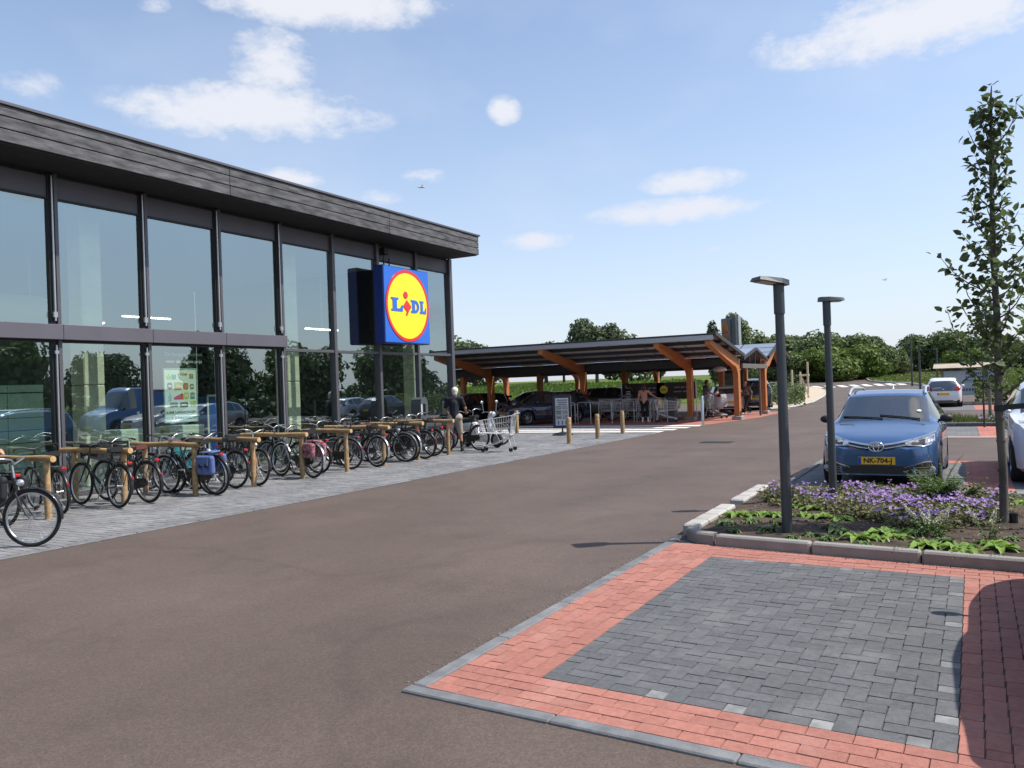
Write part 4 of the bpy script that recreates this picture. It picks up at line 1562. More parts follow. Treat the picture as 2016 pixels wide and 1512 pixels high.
p1 = G(1550, 1045, .10)
street_lamp('tall dark grey lamp post nearest the camera in the planting bed', (p1.x, p1.y, .08), 2.74, R(180 + 42), .058, .9, 'dark street lamps', R(9))
p2 = G(1641, 985, .10)
street_lamp('dark grey lamp post second from the camera in front of the blue car', (p2.x, p2.y, .08), 2.72, R(30), .051, .68, 'dark street lamps', R(0))
for i, (px, py, top, rz, lab) in enumerate(((1796, 760, 672, 170, 'distant lamp post with twin poles left of the white hatchback'), (1812, 768, 681, 10, 'distant lamp post just left of the white hatchback'),
                                            (1846, 750, 687, 175, 'distant lamp post behind the white hatchback roof'))):
    p = GT(px, py)
    hh = (py - top) / F_PX * (p - CAM).dot(FW)
    street_lamp(lab, (p.x, p.y, p.z), hh, R(rz), .085, 1.5, 'dark street lamps')

# ------------------------------------------------------------------ bicycle racks of round timber
M_LOG = pm('round_timber', (0.47, 0.32, 0.165), 0.75, col2=(0.27, 0.165, 0.075), scale=3, stretch=(1.5, 5, 5), bump=0.35, bscale=18, objvar=.12)
M_LOGE = pm('log_end', (0.58, 0.36, 0.17), 0.8, var=.15, scale=14)
RY = [7.36, 8.75, 10.10, 11.32, 12.69, 13.96, 15.28, 16.72, 18.05]
RX = [-12.28, -12.40, -12.28, -12.10, -12.14, -12.02, -12.0, -12.05, -12.0]
ORD = ['nearest, at the left edge', 'second from the left', 'third from the left', 'fourth from the left', 'fifth from the left', 'sixth from the left', 'third from the right', 'second from the right', 'rightmost, beside the man']
for i, (x, y) in enumerate(zip(RX, RY)):
    rk = thing('bike_rack', 'round timber bicycle rail on posts, ' + ORD[i], 'bike rack', (x, y, 0), rnd.uniform(-.02, .02), 'round timber bicycle rails')
    zt, r_ = .93, .050
    pts = [(.18 - k * (1.95 / 7), .012 * math.sin(k * 1.7 + i), zt + .008 * math.sin(k * 1.3 + i * 2)) for k in range(8)]
    rr = [r_ * (1 + .06 * math.sin(k * 2.1 + i)) for k in range(8)]
    rail = MB().tube(pts, rr, 14, caps=False).build('rail', M_LOG, rk, smooth=60)
    for e, s_ in ((0, 1), (7, -1)):
        p = pts[e]
        MB().lathe([(0.0005, .004 * s_), (rr[e] * .96, 0)], 14, axis='X', c=p).build('cut_end', M_LOGE, rail)
    for k, dx in enumerate((0, -1.38)):
        lean = rnd.uniform(-.02, .02)
        MB().tube([(dx + lean, 0, -.02), (dx + lean * .6, 0, .3), (dx + lean * .3, 0, .6), (dx, 0, zt - .02)], [.050, .054, .048, .050], 12).build('post', M_LOG, rk, smooth=60)

# timber bollards and the steel post
for i, (px, py, lab) in enumerate(((1018, 853, 'short timber bollard beside the shopping trolley'), (1121, 874, 'timber bollard in front of the advertising board'),
                                   (1177, 864, 'timber bollard second from the right at the pavement edge'), (1226, 854, 'rightmost timber bollard at the pavement edge'))):
    p = G(px, py)
    t = thing('timber_bollard', lab, 'bollard', (p.x, p.y, 0), rnd.uniform(0, 6), 'round timber bollards')
    hh = .80 if i else .86
    MB().tube([(0, 0, -.02), (0, 0, .4), (0, 0, hh - .01), (0, 0, hh)], [.072, .075, .072, .064], 16, caps=False).build('post', M_LOG, t, smooth=50)
    MB().lathe([(.0005, hh + .002), (.064, hh)], 16).build('cut_end', M_LOGE, t)
p = G(1384, 838)
t = thing('steel_bollard', 'slim polished steel post at the red paving edge', 'bollard', (p.x, p.y, 0))
MB().tube([(0, 0, 0), (0, 0, 1.13), (0, 0, 1.145)], [.055, .055, .045], 16).build('post', M_STEEL, t, smooth=50)
MB().tube([(0, 0, 0), (0, 0, .015)], .09, 16).build('base_flange', M_STEEL, t)

# advertising board on round foot
p = G(1108, 857)
ad = thing('advertising_board', 'black framed advertising board with newspaper style poster on a round foot', 'advertising board', (p.x, p.y, 0), R(24))
M_ADF = pm('ad_frame', (.022, .023, .03), .35)
W_, H_ = .64, 1.18
out = [(-W_ / 2, 0), (W_ / 2, 0), (W_ / 2, H_ - .06)] + [(W_ / 2 * math.cos(t_), H_ - .06 + .06 * math.sin(t_)) for t_ in [math.pi * q / 10 for q in range(1, 10)]] + [(-W_ / 2, H_ - .06)]
MB().prism(out, -.045, .045, lambda u, v, d: (u, d, v + .26)).build('frame', M_ADF, ad)
MB().bbox((W_ / 2 + .004, 0, .26 + H_ / 2), (.012, .06, H_ - .1), .003).build('metal_edge', M_ALU, ad)
MB().bbox((0, -.048, .26 + .57), (.46, .012, .96), .003).build('poster', pm('ad_paper', (.50, .52, .55), .5), ad)
for q in range(3):
    MB().box((.02, -.0555, 1.24 - q * .075), (.36 - .03 * q, .004, .035)).build('headline', pm('ad_ink', (.12, .13, .17), .5), ad)
for r_ in range(3):
    for c_ in range(2):
        MB().box((-.11 + c_ * .22, -.0555, .98 - r_ * .17), (.19, .004, .14)).build('picture', pm('ad_pic_%d' % ((r_ * 2 + c_) % 4), [(.24, .25, .22), (.30, .30, .31), (.20, .20, .19), (.33, .31, .27)][(r_ * 2 + c_) % 4], .5, var=.6, scale=24), ad)
for c_ in range(3):
    MB().box((-.13 + c_ * .13, -.0555, .45), (.05, .004, .14)).build('picture', pm('ad_blue', (.10, .12, .30), .5), ad)
MB().tube([(0, 0, .06), (0, 0, .28)], .03, 10).build('stem', M_ADF, ad)
MB().lathe([(.001, .13), (.08, .12), (.26, .085), (.36, .045), (.38, .0)], 28).build('foot', M_ADF, ad, smooth=50)

# charging column by the glass
p = G(824, 880)
cpx = thing('charging_column', 'dark grey rounded charging column against the glass behind the bicycles', 'column', (-13.95, AX(826, 800, -13.95).y, 0))
out = [(-.16, 0), (.16, 0), (.19, .9), (.19, 1.35), (.15, 1.5), (.06, 1.56), (-.06, 1.56), (-.15, 1.5), (-.19, 1.35), (-.19, .9)]
MB().prism(out, -.17, .17, lambda u, v, d: (d, u, v)).build('body', pm('column_grey', (.085, .095, .105), .4), cpx)
MB().bbox((.175, .0, 1.2), (.02, .10, .34), .004).build('display', pm('display_black', (.01, .01, .012), .15), cpx)
MB().bbox((.175, -.14, 1.2), (.015, .05, .3), .003).build('label_strip', M_INTW, cpx)

# ------------------------------------------------------------------ shop pylon beyond the carport
dpy = 62.0
p = Vector((CAM.x, CAM.y, 0)) + Vector((ray(1436, 700).x, ray(1436, 700).y, 0)) * dpy
py = thing('shop_pylon', 'tall shop pylon sign with orange disc rising behind the carport roof', 'sign', (p.x, p.y, terr(p.x, p.y)), R(-20))
MB().bbox((.55, 0, 3.2), (.30, .34, 6.4), .02).build('mast', M_POLE, py)
MB().bbox((.98, 0, 3.2), (.06, .30, 6.4), .01).build('mast_edge', M_ALU, py)
MB().bbox((-.12, 0, 5.2), (.84, .30, 2.2), .02).build('case', pm('pylon_case', (.10, .115, .15), .4, .3), py)
MB().bbox((-.12, -.18, 5.2), (.78, .05, 2.05), .01).build('face', pm('pylon_blue', (.09, .12, .20), .4), py)
n = 32
MB().prism([(.34 * math.cos(2 * math.pi * q / n), .96 * math.sin(2 * math.pi * q / n)) for q in range(n)], .19, .205, lambda u, v, d: (-.12 + u, -d, 5.22 + v)).build('orange_disc', pm('pylon_orange', (.72, .30, .03), .4), py)
link('lettering', text_mesh('LIDL', .26, M_SBLUED, bold=.008), py, (-.12, -.21, 5.2), (R(90), 0, 0))
MB().bbox((-.12, 0, 3.8), (.92, .30, .22), .01).build('lower_panel', M_ALU, py)

# information board with a small timber roof
ib = thing('information_board', 'pale information board under a small timber roof behind the white hatchback', 'board', G(1888, 790) + Vector((0, 0, 0)), R(-4))
ibp = Vector((.62, 51.0, .05))
ib.location = ibp
ib.scale = (.88, 1, .78)
MB().bbox((0, 0, 1.35), (3.15, .08, 1.75), .02).build('panel', pm('info_panel', (.46, .52, .58), .5, var=.08, scale=1), ib)
for sx in (-1, 1):
    MB().bbox((sx * 1.62, .0, 1.2), (.12, .12, 2.4), .01).build('post', pm('info_post', (.22, .19, .14), .7), ib)
M_BOARDR = pm('roof_plank', (.50, .42, .32), .7, var=.1, scale=3, objvar=.08)
for k in range(4):
    MB().bbox((-.3, -.42 + k * .16, 2.46 + k * .085), (3.6, .185, .03), .005, rot=Matrix.Rotation(R(28), 3, 'X')).build('roof_plank', M_BOARDR, ib)
for k in range(4):
    MB().bbox((-.3, .62 - k * .16, 2.46 + k * .085), (3.6, .185, .03), .005, rot=Matrix.Rotation(R(-28), 3, 'X')).build('roof_plank', M_BOARDR, ib)
MB().bbox((-.3, .1, 2.38), (3.3, .5, .08), .01).build('roof_beam', pm('info_post', (.22, .19, .14), .7), ib)
inkm = pm('info_ink', (.07, .08, .12), .5)
for zz, wl in ((1.98, (.34, .62, .30)), (1.74, (.48, .74, .30))):
    xx = -.35
    for w_ in wl:
        for q in range(int(w_ / .11)):
            MB().box((xx + .05 + q * .11, -.046, zz), (.075, .006, .13)).build('print_mark', inkm, ib)
        xx += w_ + .1
MB().box((.45, -.046, 1.52), (1.6, .006, .05)).build('text_line', inkm, ib)
MB().box((.45, -.046, 1.40), (2.2, .006, .04)).build('text_line', pm('info_line', (.16, .22, .27), .5), ib)
for q in range(5):
    MB().box((-.62 + q * .16, -.046, .86), (.10, .006, .18)).build('print_mark', inkm, ib)
MB().lathe([(.20, -.05), (.26, -.05)], 24, axis='Y', c=(.95, 0, .92)).build('round_emblem', pm('info_green', (.10, .22, .14), .5), ib)

# two gulls in the sky
for (px, py_, d, lab) in ((830, 369, 60, 'gull flying above the store roof'), (1742, 551, 90, 'distant gull gliding right of the lamp posts')):
    q = CAM + ray(px, py_) * d
    gl = thing('gull', lab, 'bird', q, R(40), 'gulls')
    body = blob_mesh('body', [((-.18, 0, 0), (.15, 0, .02), .05, .07), ((.15, 0, .02), (.26, 0, .04), .05, .03), ((-.18, 0, 0), (-.34, 0, 0), .045, .015),
                              ((0, 0, .03), (.06, .28, .14), .05, .035, (1, .5)), ((.06, .28, .14), (-.08, .62, .06), .035, .012, (1, .5)),
                              ((0, 0, .03), (.06, -.28, .14), .05, .035, (1, .5)), ((.06, -.28, .14), (-.08, -.62, .06), .035, .012, (1, .5))], .02, pm('gull_white', (.55, .56, .58), .7), 2)
    link('body', body, gl)

# ------------------------------------------------------------------ cars
PI_ = math.pi
M_TYRE = pm('tyre_rubber', (0.018, 0.018, 0.018), 0.85)
M_RIM = pm('alloy_rim', (0.42, 0.43, 0.44), 0.3, 0.9)
M_CGLASS = pm('car_glass', (0.022, 0.027, 0.028), 0.02, ior=2.6)
M_SCREEN = glass_mat('windscreen_glass', (.42, .46, .44), .24, .9, refl=(1.0, .98, .94))
M_CHROME = pm('chrome', (0.78, 0.78, 0.78), 0.12, 1.0)
M_PLAST = pm('black_plastic', (0.016, 0.016, 0.017), 0.55)
M_LAMP = pm('headlamp_glass', (0.30, 0.31, 0.32), 0.06, ior=1.8, var=.5, scale=14)
M_TAIL = pm('tail_lamp', (0.30, 0.008, 0.010), 0.12, coat=.6)
M_PLATE = pm('plate_yellow', (0.80, 0.46, 0.02), 0.45)
M_PLATEB = pm('plate_blue', (0.02, 0.06, 0.36), 0.45)
M_INK = pm('plate_ink', (0.015, 0.015, 0.015), 0.5)


def paint(name, col, metal=0.35, rough=0.32):
    return pm(name, col, rough, metal, coat=1.0)


def interp(keys, t):
    if t <= keys[0][0]:
        return keys[0][1]
    for (a, va), (b, vb) in zip(keys[:-1], keys[1:]):
        if t <= b:
            return va + (vb - va) * (t - a) / (b - a)
    return keys[-1][1]


def smooth_tab(keys, n, it):
    tab = [interp(keys, i / (n - 1)) for i in range(n)]
    for _ in range(it):
        tab = [tab[0]] + [(tab[i - 1] + 2 * tab[i] + tab[i + 1]) / 4 for i in range(1, n - 1)] + [tab[-1]]
    return tab


CAR_PROF = {
    'hatch': dict(top=[(0, .44), (.02, .50), (.06, .545), (.12, .585), (.255, .66), (.44, .955), (.54, 1.0), (.75, .985), (.89, .93), (.965, .70), (.99, .62), (1, .46)],
                  belt=[(0, .43), (.10, .56), (.255, .635), (.5, .655), (.8, .685), (.95, .69), (1, .45)],
                  ws=(.262, .435), rw=(.905, .958), sw=(.33, .865), pil=((.545, .565), (.755, .77)), fax=.185, rax=.815),
    'wagon': dict(top=[(0, .44), (.02, .50), (.06, .545), (.12, .585), (.245, .66), (.42, .955), (.52, 1.0), (.80, .985), (.94, .93), (.98, .70), (.992, .60), (1, .46)],
                  belt=[(0, .43), (.10, .56), (.245, .635), (.5, .655), (.8, .68), (.95, .69), (1, .45)],
                  ws=(.252, .415), rw=(.945, .975), sw=(.31, .92), pil=((.50, .52), (.70, .715)), fax=.185, rax=.79),
    'suv': dict(top=[(0, .46), (.015, .56), (.05, .61), (.12, .645), (.25, .69), (.41, .955), (.52, 1.0), (.80, .985), (.92, .93), (.97, .72), (.99, .62), (1, .48)],
                belt=[(0, .45), (.05, .58), (.25, .665), (.5, .675), (.8, .70), (.95, .70), (1, .47)],
                ws=(.257, .405), rw=(.925, .965), sw=(.31, .885), pil=((.52, .54), (.73, .745)), fax=.185, rax=.80),
    'van': dict(top=[(0, .36), (.02, .43), (.06, .47), (.12, .50), (.17, .54), (.30, .94), (.36, 1.0), (.90, 1.0), (.97, .985), (.992, .93), (.997, .6), (1, .3)],
                belt=[(0, .35), (.10, .48), (.17, .52), (.5, .55), (.9, .55), (1, .3)],
                ws=(.175, .295), rw=(.993, .996), sw=(.21, .40), pil=((.30, .312),), fax=.17, rax=.78),
}


def make_car(name, label, loc, rz, paint_mat, L, W, H, prof='hatch', group=None, wr=.32, detail=None, cat='car', plate='', rails=False, tailgate=False):
    """car with its nose along local +Y, origin on the ground under its middle"""
    root = thing(name, label, cat, loc, rz, group)
    P = CAR_PROF[prof]
    NS = 84
    top = smooth_tab(P['top'], NS, 2)
    belt = smooth_tab(P['belt'], NS, 3)
    wb = smooth_tab([(0, .60), (.012, .72), (.04, .86), (.10, .955), (.22, 1), (.80, 1), (.92, .965), (.975, .88), (.992, .80), (1, .70)], NS, 1)
    wt = smooth_tab([(0, .44), (.03, .62), (.10, .74), (.25, .80), (.43, .72), (.75, .70), (.90, .66), (.97, .66), (1, .5)], NS, 2)
    zl = smooth_tab([(0, .24), (.05, .20), (.5, .19), (.94, .22), (1, .30)], NS, 2)
    yf, yr = L / 2 - P['fax'] * L, L / 2 - P['rax'] * L
    ra = wr + .055
    verts, faces = [], []
    ring_n = 11
    for i in range(NS):
        f = i / (NS - 1)
        y = L / 2 - f * L
        hw = wb[i] * W / 2
        tp = top[i] * H
        bl = min(belt[i] * H, tp - .012)
        rw_ = min(wt[i] * W / 2, hw * .97)
        low = zl[i]
        arch = 0
        for ya in (yf, yr):
            if abs(y - ya) < ra:
                arch = max(arch, wr + math.sqrt(ra * ra - (y - ya) ** 2) * .98)
        l1 = max(low, arch)
        mid = max(l1 + .02, low + (bl - low) * .55)
        sh = max(mid + .02, bl - .07)
        cab = tp - bl
        k = min(1.0, cab / .25)
        e7 = tp - .035 - .03 * k
        pts = [(0, low), (hw * .90, l1), (hw * .985, max(l1, low + .06)), (hw * 1.0, mid), (hw * .985, sh), (hw * .955, bl)]
        pts += [(hw * .955 + (rw_ - hw * .955) * .55, bl + (e7 - bl) * .52), (rw_, max(bl + .004, e7)), (rw_ * .90, max(bl + .008, tp - .018)), (rw_ * .5, tp - .004), (0, tp)]
        for x, z in pts:
            verts.append((x, y, z))
        for x, z in pts[1:-1]:
            verts.append((-x, y, z))
    per = ring_n + ring_n - 2

    def vi(i, k, s_):
        if s_ > 0 or k == 0 or k == ring_n - 1:
            return i * per + k
        return i * per + ring_n + k - 1
    groups = {'body': [], 'windscreen': [], 'rear_window': [], 'side_window': [], 'side_window2': [], 'underside': []}
    for i in range(NS - 1):
        f = (i + .5) / (NS - 1)
        for s_ in (1, -1):
            for k in range(ring_n - 1):
                q = (vi(i, k, s_), vi(i, k + 1, s_), vi(i + 1, k + 1, s_), vi(i + 1, k, s_))
                if s_ > 0:
                    q = q[::-1]
                gname = 'body'
                if k == 0:
                    gname = 'underside'
                elif k >= 7 and P['ws'][0] < f < P['ws'][1]:
                    gname = 'windscreen'
                elif k >= 7 and P['rw'][0] < f < P['rw'][1]:
                    gname = 'rear_window'
                elif k in (5, 6) and P['sw'][0] < f < P['sw'][1] and not any(a < f < b for a, b in P['pil']):
                    gname = 'side_window' if s_ > 0 else 'side_window2'
                groups[gname].append(q)
    for i, flip in ((0, True), (NS - 1, False)):
        ringv = [vi(i, k, 1) for k in range(ring_n)] + [vi(i, k, -1) for k in range(ring_n - 2, 0, -1)]
        groups['body'].append(tuple(ringv if flip else ringv[::-1]))
    bvh = BVHTree.FromPolygons([Vector(v) for v in verts], [q for g_ in groups.values() for q in g_])
    mats = {'body': paint_mat, 'windscreen': M_CGLASS if detail != 'toyota' else M_SCREEN, 'rear_window': M_CGLASS, 'side_window': M_CGLASS, 'side_window2': M_CGLASS, 'underside': M_PLAST}
    for gname, qs in groups.items():
        if not qs:
            continue
        used = sorted({i for q in qs for i in q})
        mp_ = {v: n for n, v in enumerate(used)}
        mb = MB().add([verts[v] for v in used], [tuple(mp_[i] for i in q) for q in qs])
        mb.build(gname.rstrip('2'), mats[gname], root, smooth=38)
    # wheels
    for ya in (yf, yr):
        for s_ in (-1, 1):
            w = link('wheel', None, root, (s_ * (W / 2 - .115), ya, wr))
            w.empty_display_size = .1
            tw = .105
            MB().lathe([(wr * .66, -tw), (wr * .93, -tw), (wr, -tw * .75), (wr, tw * .75), (wr * .93, tw), (wr * .66, tw)], 28, axis='X').build('tyre', M_TYRE, w, smooth=50)
            rim = MB()
            xo = s_ * tw * .72
            rim.lathe([(wr * .67, s_ * tw * .95), (wr * .60, xo), (wr * .60, -xo * .6)], 28, axis='X')
            rim.lathe([(.001, xo), (wr * .17, xo), (wr * .17, xo - s_ * .05)], 16, axis='X')
            for q in range(7):
                a = 2 * math.pi * q / 7
                c_, sn = math.cos(a), math.sin(a)
                p0, p1 = Vector((xo - s_ * .01, c_ * wr * .12, sn * wr * .12)), Vector((xo - s_ * .005, c_ * wr * .62, sn * wr * .62))
                rim.tube([p0, p1], [wr * .085, wr * .06], 5)
            rim.build('rim', M_RIM, w, smooth=40)
            MB().lathe([(.001, -xo * .3), (wr * .6, -xo * .3)], 20, axis='X').build('brake_disc', M_PLAST, w)
        for s_ in (-1, 1):   # dark wheel housing
            MB().lathe([(ra * .98, -.16), (ra * .98, .16)], 20, axis='X', c=(s_ * (W / 2 - .22), ya, wr), arc=(0, math.pi)).build('wheel_housing', M_PLAST, root)
    # mirrors
    i_m = int((P['ws'][0] + .05) * (NS - 1))
    ym = L / 2 - (P['ws'][0] + .055) * L
    zb = belt[i_m] * H
    for s_ in (-1, 1):
        mo = MB().ell((s_ * (W / 2 + .055), ym, zb + .075), (.095, .065, .065), 12, 8).tube([(s_ * (W / 2 - .06), ym - .02, zb + .03), (s_ * (W / 2 + .03), ym, zb + .07)], .025, 6)
        mo.build('door_mirror', paint_mat if prof != 'van' and detail != 'toyota' else M_PLAST, root, smooth=60)

    def patch(nm, cols, mat, front=True, off=.006, par=None, n=5, thick=True):
        """cols: list of (x, z_bottom, z_top); laid onto the nose or tail surface"""
        vs, fs = [], []
        d = -1 if front else 1
        for (x, z0, z1) in cols:
            for k in range(n):
                z = z0 + (z1 - z0) * k / (n - 1)
                h = bvh.ray_cast(Vector((x, -d * 6, z)), Vector((0, d, 0)))
                y = h[0].y if h[0] is not None else (L / 2 - .1) * -d
                vs.append((x, y - d * off, z))
        m_ = len(cols)
        for i in range(m_ - 1):
            for k in range(n - 1):
                q = (i * n + k, (i + 1) * n + k, (i + 1) * n + k + 1, i * n + k + 1)
                fs.append(q[::-1] if front else q)
        if thick:
            base = len(vs)
            vs += [(x, y + d * (off + .02), z) for x, y, z in vs]
            rim_ = [(k) for k in range(n)] + [i * n + n - 1 for i in range(1, m_)] + [(m_ - 1) * n + k for k in range(n - 2, -1, -1)] + [i * n for i in range(m_ - 2, 0, -1)]
            for a, b in zip(rim_, rim_[1:] + rim_[:1]):
                fs.append((a, b, base + b, base + a))
        return MB().add(vs, fs).build(nm, mat, par or root, smooth=50)

    def plate_at(z, txt, front):
        d = 1 if front else -1
        h = bvh.ray_cast(Vector((0, d * 6, z)), Vector((0, -d, 0)))
        y = (h[0].y if h[0] is not None else d * L / 2) + d * .022
        pl = MB().bbox((0, y, z), (.52, .02, .115), .004).build('number_plate', M_PLATE, root)
        MB().box((.235 * d, y + d * .0105, z), (.045, .003, .108)).build('plate_band', M_PLATEB, pl)
        if txt:
            me = text_mesh(txt, .105, M_INK, bold=.003)
            link('lettering', me, pl, (-.02 * d, y + d * .013, z), (R(90), 0, R(180) if front else 0))
    hw = W / 2
    if detail != 'toyota':
        # generic nose and tail
        zc = top[int(.05 * NS)] * H
        for s_ in (-1, 1):
            patch('headlight', [(s_ * hw * a, z0, z1) for a, z0, z1 in ((.50, zc - .09, zc - .02), (.62, zc - .12, zc - .005), (.76, zc - .11, zc + .02), (.86, zc - .05, zc + .03))], M_LAMP)
            zt = top[-5] * H
            if not tailgate:
                patch('tail_light', [(s_ * hw * a, z0, z1) for a, z0, z1 in ((.58, zt - .17, zt - .02), (.72, zt - .20, zt + .01), (.84, zt - .18, zt + .02))], M_TAIL, front=False)
        patch('grille', [(hw * a, zc - .17, zc - .07) for a in (-.42, -.2, 0, .2, .42)], M_PLAST)
        patch('lower_grille', [(hw * a, .24, .36) for a in (-.6, -.3, 0, .3, .6)], M_PLAST)
        patch('badge', [(a * .05, zc - .105, zc - .045) for a in (-1, 0, 1)], M_CHROME, off=.014)
        plate_at(.45, plate, True)
        if not tailgate:
            patch('rear_bumper_strip', [(hw * a, .32, .42) for a in (-.75, -.4, 0, .4, .75)], M_PLAST, front=False)
            plate_at(.62, plate, False)
    for s_ in (-1, 1):
        for k, fy in enumerate((.47, .665)):
            if prof == 'van' and k:
                continue
            yh = L / 2 - fy * L
            MB().bbox((s_ * (hw + .006), yh, belt[int(fy * NS)] * H - .085), (.025, .17, .028), .008).build('door_handle', paint_mat, root)
        MB().tube([(s_ * hw * .985, yf - ra - .02, .24), (s_ * hw * .985, yr + ra + .02, .24)], .03, 6).build('sill', M_PLAST, root)
    if rails:
        for s_ in (-1, 1):
            pts = []
            for f in [.43 + .045 * q for q in range(11)]:
                i = int(f * (NS - 1))
                pts.append((s_ * (wt[i] * W / 2 * .96), L / 2 - f * L, top[i] * H + .035 - (.04 if f < .44 or f > .87 else 0)))
            MB().tube(pts, .022, 8).build('roof_rail', M_ALU, root, smooth=60)
    return root, patch, plate_at, bvh


# blue estate facing the camera
TL, TW, TH = 4.45, 1.72, 1.50
P_BLUE = paint('metallic_blue', (0.052, 0.128, 0.285), .5, .28)
tf = Vector((-1.12, 13.42, 0))
toy, patch, plate_at, bvh = make_car('parked_car', 'metallic blue estate car facing the camera behind the flower bed', (tf.x + .02, tf.y + TL / 2, .006), R(180 - 1.0), P_BLUE, TL, TW, TH, 'wagon', 'parked cars', .325, detail='toyota', rails=True)
hw = TW / 2
patch('grille', [(a, z0, z1) for a, z0, z1 in ((-.50, .700, .722), (-.38, .664, .715), (-.22, .632, .70), (-.10, .612, .69), (0, .605, .69), (.10, .612, .69), (.22, .632, .70), (.38, .664, .715), (.50, .700, .722))], M_PLAST, off=.008)
for s_ in (-1, 1):
    patch('chrome_wing', [(s_ * a, z, z + .026) for a, z in ((.08, .688), (.22, .705), (.38, .735), (.55, .775), (.68, .812), (.79, .856))], M_CHROME, off=.022, n=3)
    patch('headlight', [(s_ * a, z0, z1) for a, z0, z1 in ((.40, .715, .738), (.50, .690, .768), (.60, .684, .795), (.70, .70, .825), (.78, .745, .862), (.815, .80, .872))], M_LAMP, off=.014)
    patch('headlight_housing', [(s_ * a, z0, z1) for a, z0, z1 in ((.48, .70, .735), (.56, .70, .762), (.66, .71, .782))], M_PLAST, off=.018, n=4)
    patch('headlight_reflector', [(s_ * a, z0, z1) for a, z0, z1 in ((.70, .735, .80), (.755, .755, .83))], M_CHROME, off=.019, n=3)
    patch('chrome_lower', [(s_ * a, z, z + .012) for a, z in ((.12, .645), (.26, .665), (.40, .693), (.50, .684), (.62, .676), (.71, .69), (.77, .72))], M_CHROME, off=.020, n=2)
    patch('fog_recess', [(s_ * a, z0, z1) for a, z0, z1 in ((.44, .275, .34), (.55, .26, .40), (.66, .26, .435), (.74, .275, .43), (.785, .30, .39))], M_PLAST, off=.010)
    patch('fog_trim', [(s_ * a, z, z + .016) for a, z in ((.38, .355), (.52, .40), (.66, .44), (.74, .437))], M_CHROME, off=.020, n=2)
    for q in range(3):
        patch('fog_slat', [(s_ * a, .29 + q * .035, .297 + q * .035) for a in (.5, .6, .7)], M_RIM, off=.018, n=2)
    patch('lower_lip', [(s_ * a, .225, .262) for a in (.40, .55, .68, .78)], pm('lip_silver', (.45, .52, .56), .25, .6), off=.022, n=3)
    MB().ell((s_ * .745, 2.06, .335), (.045, .03, .045), 12, 8).build('fog_lamp', M_LAMP, toy, smooth=60)
patch('lower_intake', [(a, .265, .385) for a in (-.44, -.3, -.15, 0, .15, .3, .44)], M_PLAST, off=.008)
patch('bumper_lip', [(a, .20, .235) for a in (-.7, -.5, -.25, 0, .25, .5, .7)], P_BLUE, off=.02, n=3)
plate_at(.465, 'NK-704-J', True)
h = bvh.ray_cast(Vector((0, 6, .675)), Vector((0, -1, 0)))
ye = h[0].y + .028
em = MB()
for (rx, rz_, dz) in ((.105, .072, 0), (.04, .066, .0), (.088, .026, .030)):
    em.tube([(rx * math.cos(2 * math.pi * q / 24), ye, .675 + dz + rz_ * math.sin(2 * math.pi * q / 24)) for q in range(24)], .0095, 6, closed=True)
em.build('badge', M_CHROME, toy, smooth=60)
MB().ell((0, ye - .018, .675), (.10, .012, .068), 20, 8).build('badge_plate', pm('badge_plate', (.35, .36, .38), .2, .9), toy, smooth=60)
# wipers, aerial fin, mirror and sticker behind the screen
P = CAR_PROF['wagon']
for x0, x1 in ((-.55, .05), (0.0, .62)):
    pts = []
    for q in range(6):
        x = x0 + (x1 - x0) * q / 5
        y = TL / 2 - (.262 + .004 * q) * TL
        hh = bvh.ray_cast(Vector((x, y, 3)), Vector((0, 0, -1)))
        pts.append((x, y, hh[0].z + .016))
    MB().tube(pts, .011, 6).build('wiper', M_PLAST, toy)
MB().add([(0, -.9, TH - .01), (0, -1.05, TH + .075), (0, -1.08, TH - .02), (.02, -1.02, TH - .01), (-.02, -1.02, TH - .01)], [(0, 3, 1), (3, 2, 1), (2, 4, 1), (4, 0, 1)]).build('aerial_fin', M_INTW, toy)
hh = bvh.ray_cast(Vector((-.52, TL / 2 - .315 * TL, 3)), Vector((0, 0, -1)))
MB().ell((-.52, hh[0].y, hh[0].z + .004), (.04, .045, .012), 12, 6, rot=Matrix.Rotation(R(-20), 3, 'X')).build('parking_sticker', pm('sticker_white', (.8, .82, .82), .4), toy, smooth=60)

# cabin behind the screen
M_CAB = pm('cabin_grey', (.10, .10, .105), .8)
link('dashboard', blob_mesh('dashboard', [((-.62, 1.02, .90), (.62, 1.02, .90), .10, .10), ((-.62, 1.2, .93), (.62, 1.2, .93), .05, .05), ((-.36, .92, .95), (-.2, .92, .95), .09, .09)], .03, M_CAB), toy)
for sx in (-.36, .36):
    link('seat', blob_mesh('seat', [((sx - .13, .25, .62), (sx + .13, .25, .62), .13, .13), ((sx - .14, .0, .70), (sx - .13, -.12, 1.10), .10, .09), ((sx + .14, .0, .70), (sx + .13, -.12, 1.10), .10, .09), ((sx, .0, .70), (sx, -.12, 1.12), .12, .11),
                                    ((sx - .06, -.14, 1.27), (sx + .06, -.14, 1.27), .07, .07)], .03, pm('seat_cloth', (.16, .16, .165), .9)), toy)
MB().tube([(-.36 + .17 * math.cos(2 * PI_ * q / 20), .78 - .05 * math.sin(2 * PI_ * q / 20), .98 + .16 * math.sin(2 * PI_ * q / 20)) for q in range(20)], .014, 6, closed=True).build('steering_wheel', M_PLAST, toy, smooth=60)
MB().bbox((0, .42, 1.33), (.22, .03, .06), .012).build('inner_mirror', M_PLAST, toy)
